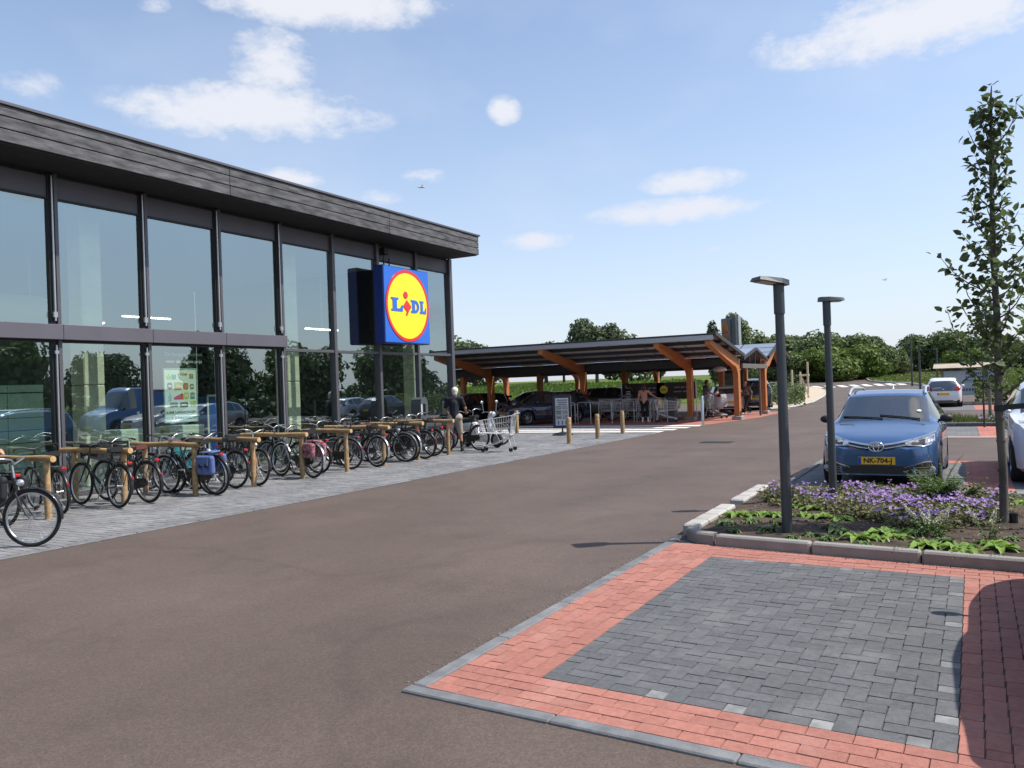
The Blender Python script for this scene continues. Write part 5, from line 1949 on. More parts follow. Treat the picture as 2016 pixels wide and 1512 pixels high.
# white hatchback seen from behind
P_WHITE = paint('white_paint', (0.78, 0.78, 0.79), 0.0, .35)
wp = G(1857, 802)
hat, patch, plate_at, bvh = make_car('parked_car', 'small white hatchback seen from behind with dark glass tailgate', (wp.x, wp.y + 1.75 - .1, .006), R(1), P_WHITE, 3.5, 1.66, 1.46, 'hatch', 'parked cars', .29, tailgate=True)
patch('tailgate_glass', [(a, .80, z1) for a, z1 in ((-.62, 1.14), (-.5, 1.25), (-.25, 1.28), (0, 1.285), (.25, 1.28), (.5, 1.25), (.62, 1.14))], M_CGLASS, False, .012)
for s_ in (-1, 1):
    patch('tail_light', [(s_ * a, z0, z1) for a, z0, z1 in ((.50, .82, .98), (.60, .80, 1.02), (.70, .82, 1.03), (.755, .86, 1.0))], M_TAIL, False, .03)
    MB().box((s_ * .62, -1.70, .30), (.16, .06, .10)).build('exhaust_valance', M_PLAST, hat)
patch('rear_bumper_strip', [(a, .22, .34) for a in (-.66, -.35, 0, .35, .66)], M_PLAST, False, .012)
patch('bumper_chrome', [(a, .275, .295) for a in (-.45, -.2, 0, .2, .45)], M_INTW, False, .02, n=2)
patch('badge', [(a * .035, .855, .915) for a in (-1, 0, 1)], M_CHROME, False, .03)
plate_at(.66, '', False)

# white car at the right edge and the other parked cars
P_SILV = paint('silver_paint', (0.42, 0.45, 0.47), 0.6, .3)
P_DARK = paint('black_paint', (0.012, 0.013, 0.018), 0.2, .25)
P_NAVY = paint('navy_paint', (0.018, 0.024, 0.055), 0.3, .25)
P_GREYC = paint('dark_grey_paint', (0.06, 0.062, 0.065), 0.4, .3)
P_PALE = paint('pale_white_paint', (0.66, 0.70, 0.74), 0.1, .3)
P_VAN = paint('van_blue', (0.03, 0.12, 0.34), 0.1, .35)
make_car('parked_car', 'white crossover with its nose towards the flower bed at the right edge', (1.58, 16.45, .006), R(180), P_PALE, 4.3, 1.84, 1.58, 'suv', 'parked cars', .34)
make_car('parked_car', 'silver car parked behind the white crossover across the lane', (2.55, 27.0, .006), R(180), P_SILV, 4.3, 1.78, 1.50, 'hatch', 'parked cars', .32)
make_car('parked_car', 'dark car just outside the right edge casting a round shadow on the bay', (1.47, 6.30, .012), R(0), P_NAVY, 4.1, 1.75, 1.50, 'hatch', 'parked cars', .32)
make_car('parked_car', 'pale car mirrored in the store front beside the white crossover', (4.65, 16.2, .006), R(180), P_SILV, 4.2, 1.76, 1.48, 'hatch', 'parked cars', .32)
make_car('parked_car', 'white car mirrored in the store front in the second parking row', (5.2, 27.0, .006), R(180), P_WHITE, 4.4, 1.8, 1.5, 'wagon', 'parked cars', .32)
make_car('parked_car', 'blue delivery van mirrored in the store front', (7.9, 27.2, .006), R(180), P_VAN, 5.2, 2.0, 2.35, 'van', 'parked cars', .34, cat='van')
make_car('parked_car', 'dark car mirrored in the store front at the end of the first row', (7.2, 15.9, .006), R(180), P_DARK, 4.4, 1.8, 1.5, 'wagon', 'parked cars', .32)
make_car('parked_car', 'grey car mirrored in the store front beside the white hatchback', (4.6, 44.0, .006), R(0), P_GREYC, 4.2, 1.78, 1.5, 'hatch', 'parked cars', .32)
make_car('parked_car', 'white car mirrored in the store front two bays from the white hatchback', (7.2, 44.0, .006), R(0), P_PALE, 4.3, 1.78, 1.5, 'hatch', 'parked cars', .32)
# cars under the carport
make_car('parked_car', 'dark navy estate under the carport, nose to the shopping trolley', (-17.0, 33.7, .006), R(148), P_NAVY, 4.4, 1.78, 1.46, 'wagon', 'parked cars', .32)
make_car('parked_car', 'black estate with raised tailgate under the carport next to the store corner', (-22.0, 35.2, .006), R(155), P_DARK, 4.5, 1.8, 1.5, 'wagon', 'parked cars', .32)
make_car('parked_car', 'pale blue car under the carport behind the navy estate', (-20.6, 39.0, .006), R(120), P_SILV, 4.2, 1.76, 1.48, 'hatch', 'parked cars', .32)
make_car('parked_car', 'dark grey car behind the trolley bay boards under the carport', (-15.6, 39.2, .006), R(-100), P_GREYC, 4.3, 1.78, 1.55, 'suv', 'parked cars', .33)
make_car('parked_car', 'white car half hidden behind a carport column left of the dark grey car', (-18.6, 41.5, .006), R(80), P_WHITE, 4.2, 1.76, 1.5, 'hatch', 'parked cars', .32)
make_car('parked_car', 'small white car behind the man in the grey shirt under the carport', (-10.6, 41.6, .006), R(25), P_WHITE, 3.5, 1.62, 1.47, 'hatch', 'parked cars', .29)
make_car('parked_car', 'dark people carrier behind the orange end column', (-10.3, 47.5, .006), R(12), P_GREYC, 4.6, 1.85, 1.75, 'suv', 'parked cars', .33)
q = GT(1562, 742)
make_car('parked_car', 'distant silver car on the verge right of the carport', (q.x, q.y, terr(q.x, q.y)), R(100), P_SILV, 4.2, 1.78, 1.5, 'hatch', 'parked cars', .32)

# ------------------------------------------------------------------ bicycles
M_BBLK = pm('bike_black', (0.014, 0.014, 0.015), 0.35, coat=.4)
M_BGREY = pm('bike_grey', (0.10, 0.105, 0.11), 0.35, .3, coat=.4)
M_BSIL = pm('bike_silver', (0.50, 0.51, 0.52), 0.3, .8)
M_SPOKE = pm('spoke_steel', (0.55, 0.55, 0.55), 0.3, .9)
M_SADB = pm('saddle_black', (0.02, 0.019, 0.018), 0.55)
M_SADBR = pm('saddle_brown', (0.13, 0.045, 0.038), 0.5)
M_REFL = pm('rear_reflector', (0.50, 0.012, 0.015), 0.2, coat=.5)
M_LAMPC = pm('bike_lamp', (0.75, 0.76, 0.78), 0.12, .8)
WR = .36
CACHE = {}


def cm(key, fn):
    if key not in CACHE:
        CACHE[key] = fn()
    return CACHE[key]


def tyre_mesh():
    mb = MB()
    mb.lathe([(WR - .045, -.012), (WR - .03, -.020), (WR - .012, -.019), (WR - .001, -.010), (WR, 0), (WR - .001, .010), (WR - .012, .019), (WR - .03, .020), (WR - .045, .012)], 40, axis='Y')
    return mb.mesh('tyre', M_TYRE, 60)


def rim_mesh(mat):
    mb = MB()
    mb.lathe([(WR - .030, -.013), (WR - .058, -.011), (WR - .064, 0), (WR - .058, .011), (WR - .030, .013)], 40, axis='Y')
    mb.lathe([(.001, -.05), (.022, -.05), (.022, -.03), (.014, -.028), (.014, .028), (.022, .03), (.022, .05), (.001, .05)], 12, axis='Y')
    for k in range(28):
        a = 2 * math.pi * k / 28
        b_ = a + (.55 if k % 4 < 2 else -.55)
        s_ = .035 if k % 2 else -.035
        mb.tube([(.02 * math.cos(b_), s_, .02 * math.sin(b_)), ((WR - .06) * math.cos(a), 0, (WR - .06) * math.sin(a))], .0014, 3, caps=False)
    return mb.mesh('rim', [mat], 50)


def guard_mesh(mat, a0, a1):
    mb = MB()
    r_ = WR + .018
    mb.lathe([(r_ - .012, -.029), (r_, -.022), (r_ + .004, 0), (r_, .022), (r_ - .012, .029)], 20, axis='Y', arc=(R(a0), R(a1)))
    return mb.mesh('mudguard', mat, 60)


BB = 1.14          # wheelbase


def frame_mesh(kind, mat):
    mb = MB()
    bbk, seat, headT, headB = Vector((.44, 0, .30)), Vector((.27, 0, .80)), Vector((.93, 0, .86)), Vector((.97, 0, .66))
    rear = Vector((0, 0, WR))
    t = .017
    mb.tube([headT, headB], .021, 10)
    mb.tube([bbk, seat], t, 10)
    if kind == 'step':
        mb.tube([headB, (.90, 0, .50), (.76, 0, .34), (.60, 0, .285), bbk], .022, 10)
        mb.tube([headT + Vector((.0, 0, -.06)), (.86, 0, .62), (.70, 0, .43), (.52, 0, .40), (.395, 0, .44)], .017, 10)
    elif kind == 'deep':
        mb.tube([headB, (.93, 0, .52), (.80, 0, .34), (.62, 0, .27), bbk], .028, 10)
    else:
        mb.tube([headB, bbk], .020, 10)
        mb.tube([headT + Vector((.01, 0, -.04)), (.29, 0, .77)], .018, 10)
    for s_ in (-1, 1):
        mb.tube([(.42, s_ * .03, .30), (0, s_ * .058, WR)], .011, 8)
        mb.tube([(.285, s_ * .02, .75), (0, s_ * .058, WR)], .009, 8)
    mb.tube([(.44, -.04, .30), (.44, .04, .30)], .025, 12)
    mb.tube([seat, (.235, 0, .92)], .013, 8)
    return mb.mesh('frame', mat, 60)


def fork_mesh(mat):
    mb = MB()
    mb.tube([(.955, -.035, .68), (.965, 0, .69), (.955, .035, .68)], .014, 8)
    for s_ in (-1, 1):
        mb.tube([(.96, s_ * .04, .68), (1.03, s_ * .05, .52), (1.09, s_ * .052, .42), (BB, s_ * .052, WR)], [.014, .013, .011, .009], 8)
    return mb.mesh('fork', mat, 60)


def bar_mesh(kind, mat):
    mb = MB()
    top = Vector((.905, 0, 1.0))
    mb.tube([(.93, 0, .86), (.905, 0, 1.02)], .013, 8)
    if kind == 'sweep':
        pts = [(.70, .31, 1.06), (.80, .30, 1.08), (.92, .25, 1.11), (.965, .12, 1.09), (.93, 0, 1.03), (.965, -.12, 1.09), (.92, -.25, 1.11), (.80, -.30, 1.08), (.70, -.31, 1.06)]
    else:
        pts = [(.80, .33, 1.06), (.88, .29, 1.07), (.92, .16, 1.06), (.92, 0, 1.02), (.92, -.16, 1.06), (.88, -.29, 1.07), (.80, -.33, 1.06)]
    mb.tube(pts, .0115, 8)
    return mb.mesh('handlebar', mat, 60), pts


def grips_mesh(pts, side):
    mb = MB()
    for a, b_ in ((pts[0], pts[1]) if side > 0 else (pts[-1], pts[-2]),):
        a, b_ = Vector(a), Vector(b_)
        mb.tube([a + (a - b_).normalized() * .01, a + (b_ - a) * .95], .0165, 8)
        d = (b_ - a).normalized()
        mb.tube([b_ + Vector((.05, 0, -.01)), (a + b_) / 2 + Vector((.06, 0, -.05))], .006, 6)
    return mb.mesh('grip', M_SADB, 60)


def saddle_mesh(mat):
    vs, fs = [], []
    N = 12
    for i in range(N + 1):
        t = i / N
        x = .10 + .27 * t
        w = .105 * (1 - t) ** .8 * (1 - .0) + .022 if t > .0 else .10
        w = .095 * math.sqrt(max(0, 1 - ((t - .12) / .9) ** 2)) * (1 - t * .62) + .016
        z = .955 + .02 * (1 - t) - .015 * math.sin(t * math.pi)
        for k in range(9):
            a = math.pi * k / 8
            vs.append((x, w * math.cos(a), z + .035 * math.sin(a) ** .7 - (.05 if k in (0, 8) else 0)))
    for i in range(N):
        for k in range(8):
            fs.append((i * 9 + k, i * 9 + k + 1, (i + 1) * 9 + k + 1, (i + 1) * 9 + k))
    fs.append(tuple(range(8, -1, -1)))
    fs.append(tuple(N * 9 + k for k in range(9)))
    mb = MB().add(vs, fs)
    for s_ in (-1, 1):
        mb.lathe([(.016, -.02), (.016, .02)], 10, axis='Z', c=(.13, s_ * .05, .915))
    return mb.mesh('saddle', mat, 60)


def rack_mesh(mat):
    mb = MB()
    z = .765
    pts = [(.18, .055, z), (-.10, .06, z), (-.24, .055, z), (-.26, 0, z), (-.24, -.055, z), (-.10, -.06, z), (.18, -.055, z)]
    mb.tube(pts, .007, 6)
    for x in (-.15, -.02, .1):
        mb.tube([(x, .058, z), (x, -.058, z)], .006, 6)
    for s_ in (-1, 1):
        mb.tube([(-.17, s_ * .06, z), (-.01, s_ * .068, WR)], .007, 6)
        mb.tube([(.02, s_ * .06, z), (0, s_ * .068, WR + .02)], .006, 6)
    return mb.mesh('rear_rack', mat, 60)


def crank_mesh():
    mb = MB()
    mb.lathe([(.06, .045), (.095, .046), (.095, .050), (.06, .050)], 24, axis='Y', c=(.44, 0, .30))
    mb.tube([(.44, .06, .30), (.50, .065, .15)], .010, 6).box((.51, .11, .14), (.09, .09, .022))
    mb.tube([(.44, -.06, .30), (.38, -.065, .45)], .010, 6).box((.37, -.11, .46), (.09, .09, .022))
    return mb.mesh('crank', M_SPOKE, 50)


def case_mesh(mat):
    pr = [(-.06, WR - .05), (-.07, WR + .02), (0, WR + .075), (.44, .30 + .115), (.53, .37), (.55, .30), (.50, .22), (.44, .20), (.02, WR - .075)]
    return MB().prism(pr, .042, .066, lambda u, v, d: (u, d, v)).mesh('chain_case', mat)


def stand_mesh():
    mb = MB().tube([(.36, -.05, .28), (.30, -.17, .02), (.27, -.20, .005)], .011, 6)
    return mb.mesh('kickstand', M_BBLK, 60)


def lamps_mesh():
    mb = MB().ell((1.00, 0, .80), (.05, .04, .045), 12, 8)
    return mb.mesh('headlamp', M_LAMPC, 60)


def rear_lamp_mesh():
    return MB().bbox((-.275, 0, .745), (.03, .085, .045), .012).mesh('rear_light', M_REFL)


def reflector_mesh():
    return MB().bbox((-.372, 0, .50), (.02, .035, .05), .006).mesh('guard_reflector', M_REFL)


def lock_mesh():
    return MB().tube([(.12 + .0, .06 * math.cos(2 * math.pi * k / 16), .66 + .07 * math.sin(2 * math.pi * k / 16)) for k in range(16)], .010, 6, closed=True).mesh('ring_lock', M_BBLK, 60)


def bike(label, rear, ang, kind='step', bar='sweep', fm='black', rimc=None, guard=None, saddle=None, lean=0.0, rack=True, case=True, crate=None, steer=0.0, scale=1.0, group='bicycles parked at the timber rails', light=True):
    """rear: ground point of the rear wheel; ang: heading of the bicycle"""
    mat = {'black': M_BBLK, 'grey': M_BGREY, 'silver': M_BSIL}[fm]
    rimc = rimc or M_SPOKE
    guard = guard or mat
    saddle = saddle or M_SADB
    t = thing('bicycle', label, 'bicycle', (rear[0], rear[1], .010), ang, group, scale)
    t.rotation_euler = (lean, 0, ang)
    link('frame', cm(('frame', kind, fm), lambda: frame_mesh(kind, mat)), t)
    fork = link('fork', cm(('fork', fm), lambda: fork_mesh(mat)), t)
    for x in (0, BB):
        w = link('wheel', None, t, (x, 0, WR))
        w.empty_display_size = .05
        link('tyre', cm('tyre', tyre_mesh), w)
        link('rim', cm(('rim', rimc.name), lambda: rim_mesh(rimc)), w)
    link('mudguard', cm(('g1', guard.name), lambda: guard_mesh(guard, 15, 200)), t, (0, 0, WR))
    link('mudguard', cm(('g2', guard.name), lambda: guard_mesh(guard, -10 + 5, 150)), t, (BB, 0, WR))
    bme, pts = cm(('bar', bar), lambda: bar_mesh(bar, M_SPOKE if bar == 'sweep' else M_BBLK))
    hb = link('handlebar', bme, t)
    for sd_ in (-1, 1):
        link('grip', cm(('grip', bar, sd_), lambda: grips_mesh(pts, sd_)), hb)
    link('saddle', cm(('sad', saddle.name), lambda: saddle_mesh(saddle)), t)
    link('crank', cm('crank', crank_mesh), t)
    if case and kind != 'dia':
        link('chain_case', cm(('case', guard.name), lambda: case_mesh(M_BBLK)), t)
    if rack:
        link('rear_rack', cm(('rack', fm), lambda: rack_mesh(mat)), t)
    link('kickstand', cm('stand', stand_mesh), t)
    if light:
        link('headlamp', cm('lamp', lamps_mesh), t)
        link('rear_light', cm('rl', rear_lamp_mesh), t)
        link('guard_reflector', cm('gr', reflector_mesh), t)
    link('ring_lock', cm('lock', lock_mesh), t)
    if crate:
        L_, W_, H_ = crate
        mb = MB()
        cx, z0 = 1.12, .80
        for (a, b_, c_, d_, e, f_) in ((cx, 0, z0, L_, W_, .02),):
            mb.box((a, b_, c_), (d_, e, f_))
        for sy in (-1, 1):
            for q in range(3):
                mb.box((cx, sy * W_ / 2, z0 + .05 + q * H_ / 3), (L_, .012, H_ / 3 - .03))
        for sx in (-1, 1):
            for q in range(3):
                mb.box((cx + sx * L_ / 2, 0, z0 + .05 + q * H_ / 3), (.012, W_, H_ / 3 - .03))
            for sy in (-1, 1):
                mb.box((cx + sx * L_ / 2, sy * W_ / 2, z0 + H_ / 2), (.025, .025, H_))
        mb.tube([(1.0, 0, .80), (1.06, 0, .62), (BB, 0, WR)], .009, 6)
        mb.build('front_crate', M_PLAST, t)
    return t


def pannier(label, at, mat, ang, z=.74, group=None, w=.30, h=.30, d=.12, cover=None, lean=0.0):
    """double saddle bag hanging over a rear rack; origin under the rack middle"""
    t = thing('pannier_bag', label, 'bag', (at[0], at[1], .01), ang, group)
    t.rotation_euler = (lean, 0, ang)
    for s_ in (-1, 1):
        me = blob_mesh('side_bag', [((-w / 2, s_ * (.085 + d / 2), z - .06), (w / 2, s_ * (.085 + d / 2), z - .06), d / 2, d / 2), ((-w / 2, s_ * (.085 + d / 2), z - h), (w / 2 - .02, s_ * (.085 + d / 2), z - h), d / 2 * .95, d / 2 * .95),
                                    ((-w / 2, s_ * (.085 + d / 2), z - .06), (-w / 2, s_ * (.085 + d / 2), z - h), d / 2, d / 2), ((w / 2, s_ * (.085 + d / 2), z - .06), (w / 2 - .02, s_ * (.085 + d / 2), z - h), d / 2, d / 2),
                                    ((0, s_ * (.085 + d / 2), z - .06), (0, s_ * (.085 + d / 2), z - h), d / 2, d / 2 * 1.05)], .014, mat, 3)
        o = link('side_bag', me, t)
        MB().bbox((0, s_ * (.085 + d + .012), z - .10), (w * .9, .012, .16), .004).build('flap', mat, o)
        MB().box((.07, s_ * (.085 + d + .016), z - .18), (.03, .014, .07)).box((-.07, s_ * (.085 + d + .016), z - .18), (.03, .014, .07)).build('buckle_strap', M_SADB, o)
    MB().bbox((0, 0, z + .045), (w * .95, .22, .03), .012).build('bridge_flap', mat, t)
    return t


def at_bike(rear, ang, fx):
    return (rear[0] + math.cos(ang) * fx, rear[1] + math.sin(ang) * fx)


PI = math.pi
M_PANB = pm('pannier_blue', (0.10, 0.145, 0.32), 0.8, var=.12, scale=10, bump=.2, bscale=60)
M_PANK = pm('pannier_black', (0.018, 0.018, 0.022), 0.7)
M_PANP = pm('pannier_flower', (0.50, 0.22, 0.25), 0.8, col2=(0.10, 0.03, 0.04), scale=22, detail=2)
# rear wheels near the kerb side, noses towards the glass
bike('black city bicycle leaning right of the nearest rail, without bag', (-12.21, 8.50), R(176), 'dia', 'flat', 'black', lean=R(4), light=True)
bike('black bicycle with large black front crate and brown saddle', (-12.24, 9.10), R(180), 'deep', 'sweep', 'black', saddle=M_SADBR, lean=R(-2), crate=(.42, .62, .24))
bike('black bicycle with silver trim between the crate bicycle and the blue panniers', (-13.0, 10.22), R(0), 'step', 'sweep', 'black', guard=M_BBLK, saddle=M_SADBR, lean=R(3))
r4 = (-11.97, 10.22)
bike('black bicycle carrying blue double panniers', r4, R(184), 'step', 'sweep', 'black', lean=R(-3), guard=M_BSIL)
pannier('blue double pannier over the rear wheel of a black bicycle', at_bike(r4, R(184), -.02), M_PANB, R(184), lean=R(-3))
bike('black bicycle with wire carrier right of the blue panniers', (-12.27, 11.02), R(179), 'step', 'flat', 'black', lean=R(3))
r6 = (-11.93, 12.80)
bike('step through bicycle with silver frame tube and flowered bag', r6, R(170), 'deep', 'sweep', 'silver', lean=R(3))
pannier('red and white flowered pannier on the silver bicycle', at_bike(r6, R(170), -.02), M_PANP, R(170), w=.24, h=.26, lean=R(3))
bike('dark bicycle close to the glass behind the sixth rail', (-12.45, 13.55), R(183), 'dia', 'flat', 'black', lean=R(-3))
bike('black touring bicycle with bright silver rear mudguard', (-12.0, 15.02), R(174), 'dia', 'flat', 'black', guard=M_BSIL, lean=R(4))
bike('bicycle with flat front carrier behind the touring bicycle', (-12.3, 14.45), R(182), 'step', 'sweep', 'grey', lean=R(-4), crate=(.36, .40, .06))
r9 = (-12.08, 16.40)
bike('black bicycle carrying square black panniers', r9, R(178), 'step', 'sweep', 'black', lean=R(3), guard=M_BSIL)
pannier('square black double pannier near the third rail from the right', at_bike(r9, R(178), -.02), M_PANK, R(178), w=.30, h=.33, lean=R(3))
bike('black bicycle squeezed between the black panniers and the second rail from the right', (-12.02, 16.98), R(183), 'dia', 'flat', 'black', lean=R(-3))
bike('black bicycle with red rear light behind the rightmost rail', (-12.28, 17.75), R(178), 'step', 'sweep', 'black', lean=R(3))
bike('bicycle nearest the glass under the charging column', (-12.62, 18.3), R(186), 'dia', 'flat', 'grey', lean=R(-2))
bike('black bicycle at an angle between the nearest rail and the crate bicycle', (-12.55, 7.75), R(168), 'dia', 'flat', 'black', lean=R(-4))
bike('grey bicycle wedged behind the blue panniers', (-12.9, 10.62), R(190), 'step', 'flat', 'grey', lean=R(4))
bike('black bicycle turned the other way before the flowered bag', (-13.25, 11.62), R(-8), 'deep', 'sweep', 'black', lean=R(-4))
bike('dark bicycle leaning on the fifth rail behind the silver bicycle', (-12.75, 13.2), R(172), 'step', 'sweep', 'black', lean=R(5))
bike('black bicycle leaning against the third rail from the right', (-12.5, 15.6), R(188), 'step', 'sweep', 'black', lean=R(-5), saddle=M_SADBR)
bike('grey bicycle nose out beside the square black panniers', (-13.2, 16.1), R(6), 'dia', 'flat', 'grey', lean=R(4))
bike('black bicycle in the last gap before the man', (-12.5, 18.62), R(175), 'deep', 'sweep', 'black', lean=R(-4))
# by the man: black bicycle with a side bag, seen between man and trolley
bike('black bicycle beside the man in the dark shirt', (-11.95, 19.55), R(172), 'step', 'sweep', 'black', lean=R(3), crate=(.36, .42, .22))
bike('black bicycle behind the shopping trolley', (-12.25, 21.3), R(182), 'step', 'sweep', 'black', lean=R(-3))
# left edge: bicycle at the first rail with black side bags
r0 = (-12.25, 6.72)
bike('black bicycle with white rear reflector plate at the nearest rail', r0, R(178), 'step', 'sweep', 'black', lean=R(3))
pannier('black double pannier on the bicycle at the left edge', at_bike(r0, R(178), -.02), M_PANK, R(178), lean=R(3))
# the bicycle pushed by the person at the left edge, nose to the right, across the picture
FWH = G(62, 1078)
ANG0 = R(31)
rr0 = (FWH.x - math.cos(ANG0) * BB * .99, FWH.y - math.sin(ANG0) * BB * .99)
bike('bicycle with thin silver rims pushed in from the left edge', rr0, ANG0, 'dia', 'sweep', 'black', rimc=M_BSIL, guard=M_BBLK, lean=R(-2), group=None, scale=1.0)

# ------------------------------------------------------------------ white motor scooter
M_SCW = paint('scooter_white', (.72, .73, .75), 0, .3)
scp = G(955, 868)
st = thing('motor_scooter', 'white motor scooter with mirrors parked behind the man', 'scooter', (-13.1, 20.75, .01), R(-14))
for x in (0, 1.25):
    w = link('wheel', None, st, (x, 0, .23))
    MB().lathe([(.14, -.05), (.21, -.055), (.23, 0), (.21, .055), (.14, .05)], 24, axis='Y').build('tyre', M_TYRE, w, smooth=60)
    MB().lathe([(.001, .03), (.14, .035), (.14, -.035), (.001, -.03)], 20, axis='Y').build('rim', M_RIM, w, smooth=40)
link('body', blob_mesh('body', [((-.25, 0, .60), (.35, 0, .62), .13, .15), ((-.25, 0, .60), (-.30, 0, .66), .10, .06), ((.35, 0, .55), (.42, 0, .34), .15, .13), ((.42, 0, .30), (.85, 0, .28), .12, .12, (1, 1.2)),
                                ((.90, 0, .30), (1.02, 0, .60), .10, .13, (1, .6)), ((1.02, 0, .60), (1.0, 0, .84), .13, .10, (1, .6)), ((1.0, 0, .86), (1.05, 0, .98), .08, .085), ((1.2, 0, .42), (1.32, 0, .40), .07, .06)], .02, M_SCW), st)
link('seat', blob_mesh('seat', [((-.28, 0, .76), (.30, 0, .76), .09, .11, (.7, 1.2)), ((-.1, 0, .77), (-.1, 0, .77), .11, .11, (1, 1))], .02, M_SADB), st)
MB().tube([(1.0, .34, 1.03), (1.02, .2, 1.05), (1.04, 0, 1.02), (1.02, -.2, 1.05), (1.0, -.34, 1.03)], .017, 8).build('handlebar', M_SADB, st, smooth=60)
MB().ell((1.13, 0, .98), (.07, .09, .08), 14, 8).build('headlamp', M_LAMPC, st, smooth=60)
MB().tube([(1.03, .01, .95), (1.27, .01, .30)], .03, 8).build('fork', M_BSIL, st)
for s_ in (-1, 1):
    MB().tube([(1.0, s_ * .26, 1.05), (.99, s_ * .30, 1.30)], .008, 6).ell((.99, s_ * .31, 1.34), (.02, .06, .045), 12, 8).build('mirror', M_BSIL, st, smooth=60)
MB().bbox((-.36, 0, .62), (.04, .14, .07), .012).build('tail_light', M_REFL, st)

# ------------------------------------------------------------------ shopping trolleys
M_WIRE = pm('trolley_wire', (.66, .67, .66), .4, .35)
M_TPL = pm('trolley_grey_plastic', (.30, .32, .38), .5)


def trolley_meshes():
    mb = MB()
    # basket corners: rear (handle, x=0) high, front x=.85; widths
    def cor(x, z):
        w = .27 - .05 * (x / .9) - .03 * (1 - (z - .45) / .45)
        return w
    rear_b, rear_t, fr_b, fr_t = (.02, .48), (-.04, .98), (.80, .52), (.90, .86)

    def pt(s, v, side):       # s along, v up
        x = (rear_b[0] + (fr_b[0] - rear_b[0]) * s) * (1 - v) + (rear_t[0] + (fr_t[0] - rear_t[0]) * s) * v
        z = (rear_b[1] + (fr_b[1] - rear_b[1]) * s) * (1 - v) + (rear_t[1] + (fr_t[1] - rear_t[1]) * s) * v
        w = .24 + .06 * v - .05 * s
        return Vector((x, side * w, z))
    for side in (-1, 1):
        for k in range(15):
            s_ = k / 14
            mb.tube([pt(s_, 0, side), pt(s_, 1, side)], .0046, 4, caps=False)
        for v in (0, .33, .66, 1):
            mb.tube([pt(0, v, side), pt(.5, v, side), pt(1, v, side)], .004 if v not in (0, 1) else .009, 5)
    for s_ in (0, 1):
        for k in range(9):
            u = -1 + 2 * k / 8
            a, b_ = pt(s_, 0, 1), pt(s_, 1, 1)
            mb.tube([(a.x, a.y * u, a.z), (b_.x, b_.y * u, b_.z)], .0046, 4, caps=False)
        for v in (0, .33, .66, 1):
            a = pt(s_, v, 1)
            mb.tube([(a.x, -a.y, a.z), (a.x, a.y, a.z)], .005 if v not in (0, 1) else .009, 5)
    for k in range(9):
        u = -1 + 2 * k / 8
        a, b_ = pt(0, 0, 1), pt(1, 0, 1)
        mb.tube([(a.x, a.y * u, a.z), (b_.x, b_.y * u, b_.z)], .0046, 4, caps=False)
    for k in range(1, 10):
        a = pt(k / 10, 0, 1)
        mb.tube([(a.x, -a.y, a.z), (a.x, a.y, a.z)], .0046, 4, caps=False)
    basket = mb.mesh('basket', M_WIRE, 60)
    mb = MB()
    for s_ in (-1, 1):
        mb.tube([(-.06, s_ * .28, .98), (.0, s_ * .25, .55), (.06, s_ * .25, .40), (.5, s_ * .22, .20), (.82, s_ * .19, .16)], .014, 8)
        mb.tube([(.06, s_ * .25, .40), (.0, s_ * .27, .16)], .014, 8)
        mb.tube([(.40, s_ * .23, .50), (.30, s_ * .23, .29)], .010, 6)
    mb.tube([(.82, -.19, .16), (.82, .19, .16)], .012, 8)
    mb.tube([(.02, -.25, .45), (.02, .25, .45)], .012, 8)
    for k in range(5):
        mb.tube([(.2, -.18 + .09 * k, .335), (.8, -.16 + .08 * k, .17)], .005, 4)
    under = mb.mesh('underframe', M_WIRE, 60)
    mb = MB()
    mb.tube([(-.08, -.30, .99), (-.15, -.28, 1.03), (-.16, 0, 1.03), (-.15, .28, 1.03), (-.08, .30, .99)], .018, 8)
    handle = mb.mesh('handle', M_TPL, 60)
    whl = MB().lathe([(.001, -.012), (.058, -.014), (.06, 0), (.058, .014), (.001, .012)], 16, axis='Y').mesh('castor', M_PLAST, 40)
    return basket, under, handle, whl


TRM = trolley_meshes()


def trolley(label, loc, ang, group='shopping trolleys', seat=True):
    t = thing('shopping_trolley', label, 'trolley', loc, ang, group)
    link('basket', TRM[0], t)
    link('underframe', TRM[1], t)
    link('handle', TRM[2], t)
    for x in (0, .80):
        for s_ in (-1, 1):
            w = link('castor', TRM[3], t, (x, s_ * (.26 if x < .4 else .18), .062))
            MB().box((0, 0, .06), (.03, .035, .05)).build('castor_fork', M_WIRE, w)
    if seat:
        MB().bbox((.02, 0, .82), (.02, .36, .16), .004).build('advert_panel', M_TPL, t)
        MB().bbox((.9, 0, .62), (.02, .26, .10), .004).build('advert_panel', M_TPL, t)
    return t


tp = G(972, 893)
trolley('wire shopping trolley standing alone on the pavement by the bicycles', (-10.75, 19.35, .012), R(196))
for i in range(6):
    trolley('nested shopping trolley under the carport, %s' % ['first at the left', 'second', 'third', 'fourth', 'fifth', 'last at the right'][i] + ' of the row', (-14.4 + i * .62, 34.9, .01), R(90), seat=False)
trolley('shopping trolley pushed by the man in the grey shirt', (-10.05, 36.75, .01), R(-22))
trolley('shopping trolley pulled by the woman in the pink top', (-11.45, 33.55, .01), R(12))
# dark bag hanging in the single trolley

